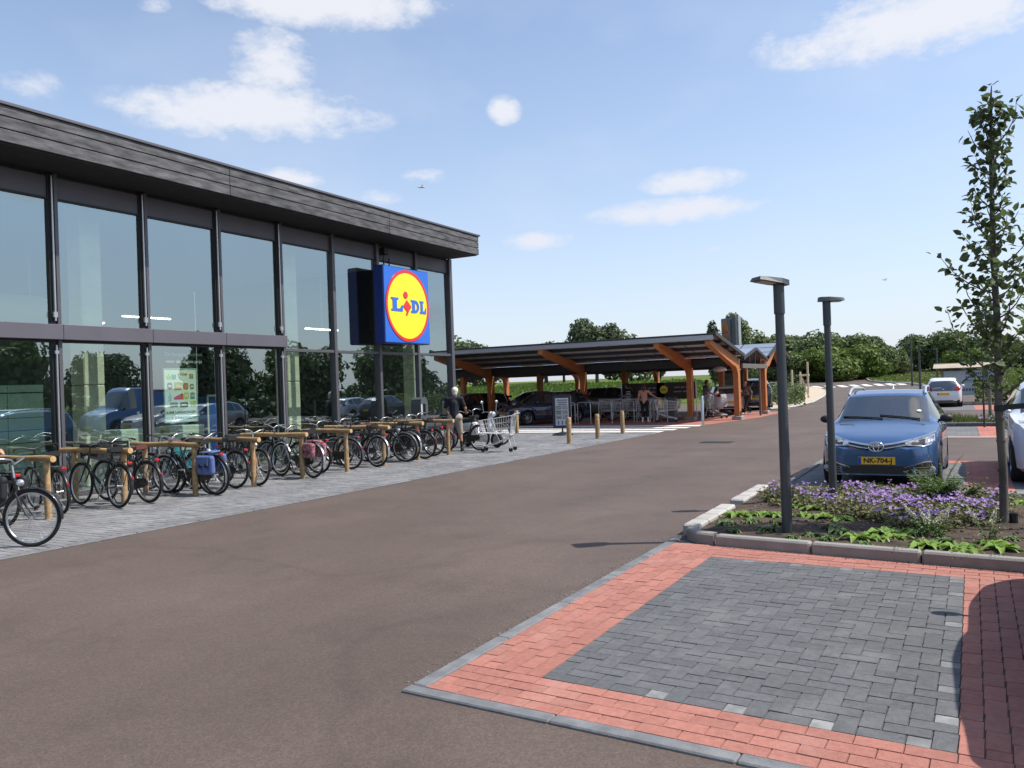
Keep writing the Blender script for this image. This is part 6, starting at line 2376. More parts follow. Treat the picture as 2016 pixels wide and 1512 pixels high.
# ------------------------------------------------------------------ people
M_SKIN = pm('skin', (0.50, 0.27, 0.18), 0.55, var=.05, scale=6)
M_SKINT = pm('skin_tan', (0.42, 0.22, 0.14), 0.55, var=.05, scale=6)
M_HAIRW = pm('hair_white', (0.66, 0.63, 0.57), 0.7, var=.12, scale=30)
M_HAIRB = pm('hair_brown', (0.06, 0.028, 0.018), 0.6, var=.2, scale=30)
M_HAIRR = pm('hair_auburn', (0.20, 0.08, 0.04), 0.6, var=.2, scale=30)
M_EYE = pm('eye_dark', (.03, .025, .02), .2)


def person(label, loc, rz, H, skin, hair, shirt, legs, shoes, pose, short_hair=True, sleeves='short', trousers='long', socks=None, group=None, extra=None, torso_mat2=None):
    """pose: joint name -> local position for a 1.75 m figure facing +Y (left is -X)"""
    k = H / 1.75
    J = dict(pelvis=(0, 0, .95), waist=(0, 0, 1.10), chest=(0, .0, 1.30), neck=(0, .0, 1.47), head=(0, .03, 1.62),
             hl=(-.09, 0, .92), hr=(.09, 0, .92), kl=(-.10, .02, .50), kr=(.10, .02, .50), al=(-.10, -.02, .09), ar=(.10, -.02, .09),
             sl=(-.185, 0, 1.42), sr=(.185, 0, 1.42), el=(-.24, -.03, 1.14), er=(.24, -.03, 1.14), wl=(-.25, .08, .90), wr=(.25, .08, .90), tl=None, tr=None)
    J.update(pose)
    V = {n: (Vector(p) * k if p is not None else None) for n, p in J.items()}
    for s in 'lr':
        if V['t' + s] is None:
            V['t' + s] = V['a' + s] + Vector((0, .16 * k, -.05 * k))
    t = thing('person', label, 'person', loc, rz, group)
    c = lambda a, b, r0, r1, fl=None: (V[a] if isinstance(a, str) else a, V[b] if isinstance(b, str) else b, r0 * k, r1 * k) + ((fl,) if fl else ())
    caps = [c('pelvis', 'waist', .125, .115), c('waist', 'chest', .115, .135), c('chest', 'neck', .12, .055), c('neck', V['head'] - Vector((0, 0, .05 * k)), .052, .055),
            c('sl', 'sr', .065, .065), c('hl', 'hr', .10, .10)]
    hd = V['head']
    caps += [(hd + Vector((0, -.012, .03)) * k, hd + Vector((0, .0, .05)) * k, .088 * k, .088 * k), (hd + Vector((0, .035, -.03)) * k, hd + Vector((0, .045, -.055)) * k, .062 * k, .05 * k),
             (hd + Vector((0, .088, .0)) * k, hd + Vector((0, .105, -.018)) * k, .011 * k, .014 * k)]
    for s_ in (-1, 1):
        caps.append((hd + Vector((s_ * .083, -.005, .0)) * k, hd + Vector((s_ * .088, -.01, -.03)) * k, .016 * k, .012 * k))
    for s, sg in (('l', -1), ('r', 1)):
        caps += [c('s' + s, 'e' + s, .05, .04), c('e' + s, 'w' + s, .04, .027), c('h' + s, 'k' + s, .085, .058), c('k' + s, 'a' + s, .056, .036), c('a' + s, 't' + s, .04, .032)]
        # hand: palm, four fingers, thumb
        d = (V['w' + s] - V['e' + s]).normalized()
        side = d.cross(Vector((0, 1, 0)) if abs(d.y) < .8 else Vector((0, 0, 1))).normalized()
        nrm = d.cross(side)
        w = V['w' + s]
        palm = w + d * .085 * k
        caps.append((w, palm, .028 * k, .033 * k))
        for q in range(4):
            b0 = palm + side * (-.027 + .018 * q) * k
            ln = (.065, .075, .07, .055)[q] * k
            m1 = b0 + d * ln * .55 - nrm * .012 * k * sg
            m2 = m1 + d * ln * .35 - nrm * .03 * k * sg
            caps += [(b0, m1, .011 * k, .0095 * k), (m1, m2, .0095 * k, .008 * k)]
        tb = w + d * .03 * k + side * .03 * k
        caps += [(tb, tb + (d * .6 + side * .55) * .045 * k, .013 * k, .011 * k), (tb + (d * .6 + side * .55) * .045 * k, tb + (d * .95 + side * .45) * .07 * k, .011 * k, .009 * k)]
    link('body', blob_mesh('body', caps, .0125, skin, 3), t)
    # clothing
    top = [c('pelvis', 'waist', .142, .135), c('waist', 'chest', .135, .152), c('chest', V['neck'] - Vector((0, 0, .03 * k)), .142, .075), c('sl', 'sr', .078, .078)]
    for s in 'lr':
        e = V['e' + s]
        if sleeves == 'short':
            e = V['s' + s] + (V['e' + s] - V['s' + s]) * .72
        top.append((V['s' + s], e, .068 * k, .058 * k))
        if sleeves == 'long':
            top.append((V['e' + s], V['w' + s], .052 * k, .040 * k))
    so = link('shirt', blob_mesh('shirt', top, .016, shirt, 3), t)
    tr = [c('hl', 'hr', .128, .128), c('pelvis', 'pelvis', .14, .14)]
    for s in 'lr':
        if trousers == 'long':
            tr += [c('h' + s, 'k' + s, .108, .082), (V['k' + s], V['a' + s] + Vector((0, 0, .03 * k)), .080 * k, .066 * k)]
        elif trousers == 'tight':
            tr += [c('h' + s, 'k' + s, .10, .068), (V['k' + s], V['k' + s] + (V['a' + s] - V['k' + s]) * .55, .066 * k, .055 * k)]
        else:
            tr += [(V['h' + s], V['k' + s] + Vector((0, 0, .03 * k)), .108 * k, .084 * k)]
    link('trousers', blob_mesh('trousers', tr, .016, legs, 3), t)
    for s in 'lr':
        a, te = V['a' + s], V['t' + s]
        link('shoe', blob_mesh('shoe', [(a + Vector((0, -.03 * k, -.035 * k)), te, .042 * k, .038 * k), (a + Vector((0, -.03 * k, -.0 * k)), a + Vector((0, .02 * k, -.03 * k)), .043 * k, .04 * k)], .014, shoes, 2), t)
        if socks:
            link('sock', blob_mesh('sock', [(a, a + (V['k' + s] - a) * .42, .043 * k, .050 * k)], .014, socks, 2), t)
    hc = [(hd + Vector((0, -.03, .045)) * k, hd + Vector((0, -.01, .06)) * k, .094 * k, .092 * k), (hd + Vector((0, -.045, -.01)) * k, hd + Vector((0, -.05, -.03)) * k, .078 * k, .070 * k)]
    if not short_hair:
        hc += [(hd + Vector((0, -.05, .02)) * k, hd + Vector((0, -.075, -.16)) * k, .085 * k, .055 * k)]
    link('hair', blob_mesh('hair', hc, .014, hair, 2), t)
    for s_ in (-1, 1):
        MB().ell(tuple(hd + Vector((s_ * .032, .082, .012)) * k), (.011 * k, .008 * k, .008 * k), 8, 6).build('eye', M_EYE, t)
    if extra:
        extra(t, V, k)
    return t


def cloth(n, col, var=.1):
    return pm('cloth_' + n, col, .85, var=var, scale=5, bump=.35, bscale=14)


# man with white hair, back to the camera, at his scooter
person('man with white hair in dark navy shirt and beige shorts standing at the rails', (-12.42, 19.05, .012), R(24), 1.82, M_SKINT, M_HAIRW, cloth('navy', (.016, .018, .026)), cloth('beige', (.36, .31, .25), .3),
       pm('shoe_black', (.015, .015, .016), .6), dict(head=(.02, .07, 1.60), neck=(.01, .03, 1.46), chest=(0, .02, 1.30), wl=(-.22, .30, 1.02), el=(-.26, .04, 1.13), er=(.29, .06, 1.16), wr=(.27, .33, 1.05), kl=(-.14, .02, .50), al=(-.17, -.02, .09), kr=(.13, .06, .50), ar=(.17, .04, .09)),
       trousers='short', socks=pm('sock_black', (.02, .02, .021), .8))


# woman in pink top
person('woman in pink top and black leggings reaching for a trolley', (-11.88, 33.17, .012), R(8), 1.66, M_SKIN, M_HAIRB, cloth('pink', (.50, .225, .17)), cloth('black', (.010, .010, .011)),
       pm('shoe_white', (.70, .70, .70), .6), dict(el=(-.26, -.02, 1.13), wl=(-.24, .14, .98), er=(.33, .10, 1.26), wr=(.52, .24, 1.12), kr=(.12, .03, .50), ar=(.16, .0, .09), head=(-.01, .03, 1.62)), short_hair=False, trousers='tight', socks=pm('sock_white', (.62, .62, .62), .8))


def strap(t, V, k):
    a, b_ = V['sr'] + Vector((-.05, -.12, .03)), V['pelvis'] + Vector((-.12, -.15, .05))
    mid = (a + b_) / 2 + Vector((0, -.06, 0))
    MB().tube([a + Vector((0, .05, .04)), a, mid, b_], .013, 6).build('shoulder_strap', M_SADB, t, smooth=60)


def stripes_extra(t, V, k):
    for q in range(6):
        z = .98 + q * .075
        r_ = .147 if q < 2 else .158
        MB().lathe([(r_ * k, -.014), (r_ * k + .006, 0), (r_ * k, .014)], 20, c=(0, .0, z * k)).build('shirt_stripe', M_INTW, t, smooth=60)


person('person in black and white striped shirt in the shade of the trolley bay', (-13.75, 36.1, .012), R(60), 1.72, M_SKIN, M_HAIRB, cloth('black', (.010, .010, .011)), cloth('black', (.010, .010, .011)), pm('shoe_black', (.015, .015, .016), .6),
       dict(wl=(-.2, .3, 1.05), wr=(.2, .3, 1.05)), extra=stripes_extra)
person('man in grey shirt with shoulder strap pushing a trolley', (-10.35, 37.35, .012), R(-50), 1.76, M_SKINT, M_HAIRB, cloth('grey', (.20, .20, .215)), cloth('dark', (.018, .018, .022)), pm('shoe_black', (.015, .015, .016), .6),
       dict(el=(-.26, .08, 1.14), er=(.26, .08, 1.14), wl=(-.20, .36, 1.08), wr=(.20, .36, 1.08), kl=(-.10, .12, .50), al=(-.10, .10, .09), kr=(.10, -.04, .50), ar=(.10, -.22, .12), head=(0, .06, 1.61)), extra=strap)
person('woman in striped cardigan and dark trousers walking past the orange column', (-9.12, 40.2, .012), R(140), 1.63, M_SKIN, M_HAIRR, cloth('cardigan', (.22, .165, .13), .5), cloth('brown', (.045, .035, .032)), pm('shoe_white', (.70, .70, .70), .6),
       dict(head=(.02, .08, 1.58), neck=(.01, .04, 1.45), el=(-.26, -.10, 1.14), wl=(-.27, -.06, .90), er=(.25, .04, 1.14), wr=(.27, .16, .95), kl=(-.09, .16, .52), al=(-.09, .24, .10), kr=(.09, -.02, .50), ar=(.09, -.24, .12)), sleeves='long')
# the person coming in at the left edge with the bicycle: hand on the bar, knee and shoe in the picture
q = G(-72, 1038)
person('person in shorts at the left edge pushing a bicycle, only hand and leg in view', (q.x, q.y, .012), ANG0 - R(90), 1.76, M_SKIN, M_HAIRB, cloth('teal', (.05, .12, .14)), cloth('dark', (.018, .018, .022)), pm('shoe_tan', (.30, .20, .15), .6),
       dict(er=(.24, .26, 1.17), wr=(.20, .48, 1.10), el=(-.24, .22, 1.16), wl=(-.16, .42, 1.10), kr=(.10, .26, .53), ar=(.10, .34, .10), kl=(-.10, -.06, .50), al=(-.10, -.26, .14), head=(0, .1, 1.60), neck=(0, .05, 1.46)), trousers='short')

# ------------------------------------------------------------------ vegetation
def leafmat(n, col, trans=.25, var=.35):
    return pm('leaf_' + n, col, .55, island=var, trans=trans, spec=.3)


M_BARK = pm('bark', (0.13, 0.105, 0.085), 0.9, col2=(0.055, 0.045, 0.036), scale=9, stretch=(1, 1, .35), bump=.6, bscale=30)
M_BARKP = pm('pear_bark', (0.15, 0.13, 0.105), 0.85, col2=(0.07, 0.06, 0.05), scale=8, stretch=(1, 1, .3), bump=.4, bscale=40)


def leaf_quad(mb, p, n, size, asp=.6, roll=None):
    """one leaf clump: a bent four point blade"""
    n = n.normalized()
    a = n.orthogonal().normalized()
    r_ = rnd.uniform(0, 6.283) if roll is None else roll
    a = (a * math.cos(r_) + n.cross(a) * math.sin(r_)).normalized()
    b = n.cross(a)
    h, w = size, size * asp
    mb.add([p - a * h * .5, p + b * w * .5 + n * size * .10, p + a * h * .5, p - b * w * .5 + n * size * .10], [(0, 1, 2), (0, 2, 3)])


def crown_mesh(name, blobs, n, size, mat, seed, fill=.45):
    r2 = random.Random(seed)
    mb = MB()
    tot = sum(b[1][0] * b[1][1] + b[1][1] * b[1][2] + b[1][0] * b[1][2] for b in blobs)
    for c, r in blobs:
        m_ = int(n * (r[0] * r[1] + r[1] * r[2] + r[0] * r[2]) / tot)
        c = Vector(c)
        for _ in range(m_):
            d = Vector((r2.gauss(0, 1), r2.gauss(0, 1), r2.gauss(0, 1))).normalized()
            bump = 1 + .22 * mnoise.noise(Vector((d.x * 2.6 + c.x, d.y * 2.6 + c.y, d.z * 2.6 + c.z)))
            k = bump * (1 - fill * r2.random() ** 2.2)
            p = c + Vector((d.x * r[0], d.y * r[1], d.z * r[2])) * k
            if p.z < .05:
                continue
            nn = (d + Vector((r2.gauss(0, .55), r2.gauss(0, .55), r2.gauss(0, .55) + .25)))
            leaf_quad(mb, p, nn, size * r2.uniform(.6, 1.4), .7)
    return mb.mesh(name, mat)


def trunk_mesh(h, r, crown_z, seed, n=6, spread=1.2):
    r2 = random.Random(seed)
    mb = MB()
    mb.tube([(0, 0, -.2), (0, 0, .1), (.03, .02, h * .4), (-.02, .04, h * .75), (0, 0, h)], [r * 1.3, r, r * .8, r * .5, r * .15], 8)
    for k in range(n):
        a = 2 * PI * k / n + r2.uniform(-.3, .3)
        z0 = crown_z + (h - crown_z) * k / n * .8
        L = spread * r2.uniform(.6, 1.0)
        mb.tube([(0, 0, z0), (math.cos(a) * L * .4, math.sin(a) * L * .4, z0 + L * .35), (math.cos(a) * L, math.sin(a) * L, z0 + L * .7)], [r * .4, r * .25, r * .06], 5)
    return mb.mesh('trunk', M_BARK, 60)


def blobset(w, h, z0, n, seed, top=.35):
    """uneven heap of lobes: width w, height h above z0"""
    r2 = random.Random(seed)
    out = [((0, 0, z0 + h * .5), (w * .36, w * .36, h * .42))]
    for k in range(n):
        a = 2 * PI * k / n + r2.uniform(-.4, .4)
        rad = w * r2.uniform(.12, .34)
        zz = z0 + h * r2.uniform(.18, .86)
        rr = w * r2.uniform(.13, .23)
        out.append(((math.cos(a) * rad, math.sin(a) * rad, zz), (rr, rr, rr * r2.uniform(.7, 1.05))))
    return out


M_LF1 = leafmat('dark_green', (0.092, 0.126, 0.056), .22, .45)  # distance haze put into most of these greens: paler, a little blue
M_LF2 = leafmat('mid_green', (0.122, 0.165, 0.060), .28, .45)
M_LF3 = leafmat('light_green', (0.13, 0.185, 0.040), .28)
M_LFO = leafmat('olive_green', (0.112, 0.140, 0.075), .25, .45)
M_LFC = leafmat('conifer', (0.022, 0.042, 0.022), .1)
TREES = {
    'round': (crown_mesh('crown', blobset(9, 8.0, 1.6, 12, 3), 5200, .55, M_LFO, 3), trunk_mesh(8, .3, 2.5, 3, 8, 2.6), 9.6),
    'round2': (crown_mesh('crown', blobset(8.5, 7.0, 1.2, 13, 8), 5200, .5, M_LF1, 8), trunk_mesh(7, .26, 2, 8, 8, 2.4), 8.4),
    'bush': (crown_mesh('crown', blobset(8, 5.6, .1, 12, 5), 4600, .5, M_LF2, 5), trunk_mesh(4.6, .14, .6, 5, 8, 2.2), 5.7),
    'bushl': (crown_mesh('crown', blobset(7, 4.4, .0, 12, 15), 4200, .45, M_LF3, 15), trunk_mesh(3.6, .12, .4, 15, 8, 1.8), 4.4),
    'tall': (crown_mesh('crown', [((0, 0, 7.5), (2.6, 2.6, 4.2)), ((-1.6, .5, 4.5), (2, 2, 3)), ((1.8, 0, 5.2), (2, 2, 3.2)), ((.5, -1.2, 9.8), (1.6, 1.6, 2.4)), ((2.6, .4, 3.0), (1.9, 1.9, 2.2))], 6000, .55, M_LF2, 9), trunk_mesh(10.5, .28, 2, 9, 9, 2.0), 12.0),
    'poplar': (crown_mesh('crown', [((0, 0, 5.5), (1.3, 1.3, 4.6)), ((.3, 0, 8.2), (.9, .9, 2.6)), ((-.4, .2, 3.4), (1.3, 1.3, 2.6))], 3200, .5, M_LFO, 10, .7), trunk_mesh(9.6, .2, 1.4, 10, 8, .9), 10.6),
    'conifer': (crown_mesh('crown', [((0, 0, 1.3 + .95 * k), (2.3 - .26 * k, 2.3 - .26 * k, .62)) for k in range(8)], 5200, .42, M_LFC, 12, .6), trunk_mesh(8.6, .2, 1, 12, 8, 1.2), 9.2),
}


def tree(name, label, loc, kind, scale, rz, group, mat=None, sx=1.0):
    t = thing(name, label, 'tree' if name.endswith('tree') else 'bush', loc, rz, group)
    s_ = (scale * sx, scale * sx, scale)
    link('crown', TREES[kind][0], t, scale=s_)
    link('trunk', TREES[kind][1], t, scale=s_)
    return t


# background trees: pixel of the foot line, pixel of the top, distance, kind, label
BG = [
    (935, 735, 668, 150, 'round2', 'dark rounded tree rising behind the left end of the carport roof', 1.25),
    (905, 735, 676, 165, 'bush', 'low dark bush line at the store corner above the carport', 1.3),
    (1075, 735, 671, 190, 'round2', 'low wide tree peeping over the middle of the carport roof', 1.6),
    (1110, 735, 676, 190, 'round2', 'small tree right of the low wide tree over the carport roof', 1.2),
    (1175, 735, 634, 130, 'round', 'big round olive tree standing above the carport roof', .95),
    (1135, 735, 655, 132, 'round', 'smaller left lobe tree beside the big round olive tree', .9),
    (1225, 735, 664, 150, 'bush', 'bush to the right of the big round olive tree', 1.1),
    (1300, 735, 666, 170, 'poplar', 'thin young tree top over the carport roof', 1.0),
    (1408, 735, 634, 105, 'poplar', 'slender airy tree left of the pylon sign', 1.0),
    (1455, 738, 618, 95, 'tall', 'tall loose tree behind the pylon sign', .85),
    (1500, 742, 660, 120, 'bush', 'green thicket bush right of the tall loose tree', 1.1),
    (1545, 742, 655, 125, 'round2', 'dark thicket tree behind the near lamp post', 1.0),
    (1585, 742, 662, 118, 'bush', 'thicket bush between the two lamp posts', 1.1),
    (1625, 740, 654, 130, 'round2', 'dark tree top behind the second lamp post', 1.0),
    (1660, 740, 662, 128, 'bush', 'bright bush right of the second lamp post', 1.2),
    (1700, 738, 656, 135, 'round2', 'dark rounded tree at the right end of the thicket', 1.05),
    (1690, 742, 684, 112, 'bushl', 'light green shrub in front of the thicket', 1.3),
    (1610, 744, 690, 108, 'bushl', 'light green shrub in front of the lamp post gap', 1.3),
    (1735, 736, 676, 120, 'bush', 'shrub sloping down at the right end of the thicket', 1.0),
    (1540, 745, 700, 105, 'bush', 'shrub low behind the carport end', 1.2),
    (1645, 742, 700, 106, 'bushl', 'low light shrub at the road bend', 1.4),
    (1792, 730, 655, 150, 'round2', 'dark round tree right of the gap in the thicket', .9),
    (1835, 728, 662, 140, 'bush', 'green bush behind the distant lamp posts', 1.1),
    (1880, 726, 655, 138, 'bush', 'tall green bush behind the information board', 1.1),
    (1930, 724, 664, 136, 'bush', 'green bush behind the young street tree', 1.1),
    (1985, 722, 668, 140, 'bush', 'green bush at the far right edge', 1.2),
    (1905, 728, 690, 120, 'bushl', 'light shrub above the information board roof', 1.2),
    (1770, 734, 690, 125, 'bush', 'dark shrub in the gap right of the thicket', .8),
    (2060, 722, 660, 140, 'round2', 'round tree cut by the right picture edge', 1.0),
]
for i, (px, pf, pt, dist, kind, lab, sx) in enumerate(BG):
    d = ray(px, pf)
    p = CAM + d * (dist / Vector((d.x, d.y)).length)
    zt = (CAM + ray(px, pt) * (dist / Vector((d.x, d.y)).length)).z
    gz = terr(p.x, p.y) - .1
    sc_ = (zt - gz) / TREES[kind][2]
    tree('broadleaf_tree' if kind not in ('bush', 'bushl') else 'bush', lab, (p.x, p.y, gz), kind, sc_, i * 1.3, 'trees and bushes beyond the car park', sx=sx)
# trees mirrored in the glass, right of the camera
MIR = [(19, 17, 'round2', .62), (22, 21.5, 'round', .66), (18, 26, 'bush', .95), (24, 30, 'conifer', .78), (21, 35, 'round2', .62), (19, 41, 'poplar', .62), (23, 46, 'bush', .95),
       (20, 52, 'bush', 1.0), (24, 58, 'round', .6), (21, 66, 'bush', 1.1), (26, 75, 'round2', .8), (23, 86, 'bush', 1.2), (20, 98, 'tall', .6), (30, 24, 'round2', .8), (30, 40, 'round2', .7), (30, 62, 'round2', .75)]
for i, (x, y, kind, s_) in enumerate(MIR):
    tree('broadleaf_tree' if kind != 'conifer' else 'conifer_tree', '%s mirrored in the store windows, %s along the lot edge from the camera' % ({'conifer': 'dark conifer', 'poplar': 'slender tree', 'tall': 'tall tree'}.get(kind, 'leafy tree'),
         'first second third fourth fifth sixth seventh eighth ninth tenth eleventh twelfth thirteenth fourteenth fifteenth sixteenth'.split()[i]), (x, y, terr(x, y) - .05), kind, s_, i * 2.1, 'trees mirrored in the store windows')
# low scrub bank closing the view under the mirrored trees
mb = MB()
for _ in range(9000):
    y = rnd.uniform(8, 105)
    x = 17.0 + rnd.uniform(0, 6) + 1.2 * math.sin(y * .7)
    z = terr(x, y) + rnd.random() ** 1.5 * (1.3 + .9 * math.sin(y * .45) + .5 * math.sin(y * 1.7))
    leaf_quad(mb, Vector((x, y, max(.05, z))), Vector((rnd.gauss(-.6, .6), rnd.gauss(0, .6), rnd.gauss(.5, .5))), rnd.uniform(.35, .7), .8)
o = mb.build('scrub_bank', M_LF1)
tag(o, 'dark scrub bank mirrored low in the store windows', 'scrub', kind='stuff')

# field crop seen through the carport and rough grass along the far verges
mb = MB()
for _ in range(9000):
    y = rnd.uniform(64, 120)
    x = rnd.uniform(-62, -14) - (y - 60) * .35
    z = terr(x, y)
    h = rnd.uniform(.5, 1.0) * (1.0 if y > 75 else .5)
    leaf_quad(mb, Vector((x, y, z + h * .45)), Vector((rnd.gauss(0, .4), -1, rnd.gauss(.3, .3))), h * 1.2, .45)
o = mb.build('field_crop', leafmat('crop', (0.13, 0.20, 0.035), .3))
tag(o, 'green field crop seen through the carport', 'crop', kind='stuff')
mb = MB()
for _ in range(9000):
    t_ = rnd.random()
    px = 1560 + 420 * t_
    base = 746 - (px - 1560) * .1
    p = GT(px, base - rnd.uniform(0, 9))
    p = Vector((p.x, p.y, terr(p.x, p.y)))
    leaf_quad(mb, p + Vector((0, 0, .25)), Vector((rnd.gauss(0, .4), -1, rnd.gauss(.3, .3))), rnd.uniform(.4, .9), .5)
o = mb.build('rough_grass', leafmat('rough', (0.10, 0.15, 0.035), .3))
tag(o, 'rough tall grass along the far side of the bend', 'grass', kind='stuff')
mb = MB()
vv = [(p.x, p.y) for p in ver]


def inpoly(x, y, poly):
    c_ = False
    n_ = len(poly)
    for i in range(n_):
        x1, y1 = poly[i]
        x2, y2 = poly[(i + 1) % n_]
        if (y1 > y) != (y2 > y) and x < (x2 - x1) * (y - y1) / (y2 - y1) + x1:
            c_ = not c_
    return c_


k = 0
for _ in range(40000):
    px, py_ = rnd.uniform(1704, 2016), rnd.uniform(722, 774)
    p = GT(px, py_)
    if p.y > 210 or not inpoly(p.x, p.y, vv):
        continue
    leaf_quad(mb, Vector((p.x, p.y, terr(p.x, p.y) + .22)), Vector((rnd.gauss(0, .5), -1, rnd.gauss(.5, .4))), rnd.uniform(.2, .45), .5)
    k += 1
    if k > 6000:
        break
o = mb.build('verge_grass', leafmat('verge', (0.15, 0.19, 0.04), .3))
tag(o, 'yellow green grass on the verge inside the road bend', 'grass', kind='stuff')

# hedges: beside the white hatchback and by the carport end
mb = MB()
for _ in range(3800):
    x, y = rnd.uniform(.7, 8.5), rnd.uniform(47.5, 49.4)
    z = .1 + rnd.random() ** .7 * (1.1 + .25 * math.sin(x * 2.3) + .2 * math.sin(x * 5.1))
    leaf_quad(mb, Vector((x, y, z)), Vector((rnd.gauss(0, .7), rnd.gauss(-.5, .6), rnd.gauss(.5, .5))), rnd.uniform(.12, .24), .7)
hg = thing('hedge', 'leafy green hedge between the white hatchback and the young trees', 'hedge', (4, 48.4, .1))
o = mb.build('foliage', M_LF3, hg)
o.matrix_parent_inverse = Matrix.Translation(hg.location).inverted()
mb = MB()
for _ in range(2600):
    p = GT(rnd.uniform(1500, 1585), rnd.uniform(776, 802))
    z = terr(p.x, p.y) + rnd.random() ** .8 * 1.25 * (1 - .3 * abs(math.sin(p.x * 3)))
    leaf_quad(mb, Vector((p.x, p.y, z)), Vector((rnd.gauss(0, .7), rnd.gauss(-.5, .6), rnd.gauss(.5, .5))), rnd.uniform(.14, .26), .7)
p = GT(1540, 790)
hg = thing('shrub_bed', 'green shrubs on the sandy island at the carport end', 'shrub', (p.x, p.y, .05))
o = mb.build('foliage', M_LF2, hg)
o.matrix_parent_inverse = Matrix.Translation(hg.location).inverted()
# timber tree stakes on the island
for i, (px, py_) in enumerate(((1561, 792), (1592, 786))):
    p = GT(px, py_)
    t = thing('tree_stake', ['pale timber stake leaning in the island shrubs', 'pale timber frame stake right of the island shrubs'][i], 'stake', (p.x, p.y, terr(p.x, p.y)))
    hh = 2.2 if i == 0 else 2.7
    MB().bbox((0, 0, hh / 2), (.12, .12, hh), .01).build('post', pm('pale_timber', (.62, .52, .36), .75, var=.1), t)
    if i:
        MB().bbox((-.55, .2, 1.0), (.11, .11, 2.0), .01).build('post', pm('pale_timber', (.62, .52, .36), .75, var=.1), t)
        MB().bbox((-.27, .1, 1.75), (.75, .06, .14), .01).build('cross_board', pm('pale_timber', (.62, .52, .36), .75, var=.1), t)
        MB().bbox((-.2, -.1, .9), (.10, .08, 1.9), .01, rot=Matrix.Rotation(R(-18), 3, 'Y')).build('brace', pm('pale_timber', (.62, .52, .36), .75, var=.1), t)

# ------------------------------------------------------------------ young pear tree in the planting bed
tb = G(1977, 1030, .1)
TREE_H = 4.86
pt_ = thing('pear_tree', 'young slender pear tree with glossy leaves in the planting bed at the right', 'tree', (tb.x, tb.y, .06), 0)
mb = MB()
mb.tube([(0, 0, -.05), (0.0, 0, .05), (.01, 0, .6), (-.012, .0, 1.3), (.006, .01, 2.1), (-.01, 0, 3.0), (.0, 0, 4.0), (.02, 0, 4.7), (.03, 0, TREE_H)], [.062, .046, .043, .041, .037, .03, .021, .013, .004], 12)
for z_ in (.45, .62, .95, 1.2, 1.42):
    mb.lathe([(.046, -.012), (.05, 0), (.046, .012)], 12, c=(.0, 0, z_))
mb.build('trunk', M_BARKP, pt_, smooth=60)
br, lv, stalk = MB(), MB(), MB()
r2 = random.Random(21)


def pear_leaf(p, d, size):
    """pointed leaf folded along its midrib, hanging a little"""
    d = (d + Vector((r2.gauss(0, .35), r2.gauss(0, .35), r2.gauss(-.35, .35)))).normalized()
    s_ = d.cross(Vector((0, 0, 1)))
    if s_.length < .1:
        s_ = Vector((1, 0, 0))
    s_.normalize()
    n = s_.cross(d)
    ro = r2.gauss(0, .6)
    s2 = s_ * math.cos(ro) + n * math.sin(ro)
    n2 = s2.cross(d)
    L, w = size, size * .36
    b0, m1, m2, tip = p, p + d * L * .35 - n2 * .06 * L, p + d * L * .7 - n2 * .05 * L, p + d * L - n2 * L * .14
    lv.add([b0, m1 + s2 * w + n2 * w * .35, m2 + s2 * w * .75 + n2 * w * .2, tip, m2 - s2 * w * .75 + n2 * w * .2, m1 - s2 * w + n2 * w * .35, m1, m2],
           [(0, 1, 6), (1, 2, 7, 6), (2, 3, 7), (0, 6, 5), (6, 7, 4, 5), (7, 3, 4)])


nb = 46
for k in range(nb):
    z0 = 1.42 + (TREE_H - 1.6) * (k / nb) ** 1.05
    a = k * 2.399 + r2.uniform(-.3, .3)
    f = (z0 - 1.42) / (TREE_H - 1.42)
    L = (.19 + .56 * (1 - f) ** .9 + .10 * math.sin(f * 9)) * r2.uniform(.55, 1.15)
    if f > .86:
        L *= .55
    up = .62 + .5 * r2.random()
    pts = [Vector((0, 0, z0))]
    d = Vector((math.cos(a), math.sin(a), .35))
    for q in range(5):
        d = (d + Vector((r2.gauss(0, .12), r2.gauss(0, .12), up * .35))).normalized()
        pts.append(pts[-1] + d * L / 4)
    br.tube(pts, [.011 * (1 - .5 * f), .009, .007, .005, .004, .002], 5)
    nl = int(9 + 36 * L)
    for q in range(nl):
        t_ = r2.uniform(.12, 1.0)
        i = min(4, int(t_ * 5))
        p = pts[i].lerp(pts[i + 1], t_ * 5 - i)
        off = Vector((r2.gauss(0, 1), r2.gauss(0, 1), r2.gauss(0, .8))).normalized()
        sh = off * r2.uniform(.015, .085)
        pear_leaf(p + sh, off + d * .4, r2.uniform(.06, .125))
        if q % 3 == 0:
            br.tube([p, p + sh], .0016, 3, caps=False)
for q in range(70):
    z0 = r2.uniform(TREE_H - .75, TREE_H)
    off = Vector((r2.gauss(0, 1), r2.gauss(0, 1), r2.gauss(0.3, .5))).normalized()
    pear_leaf(Vector((.02, 0, z0)) + off * r2.uniform(.02, .10), off, r2.uniform(.06, .10))
br.build('branch', M_BARKP, pt_, smooth=60)
lo = lv.build('crown', pm('leaf_pear', (0.092, 0.128, 0.045), .4, island=.55, trans=.38), pt_)
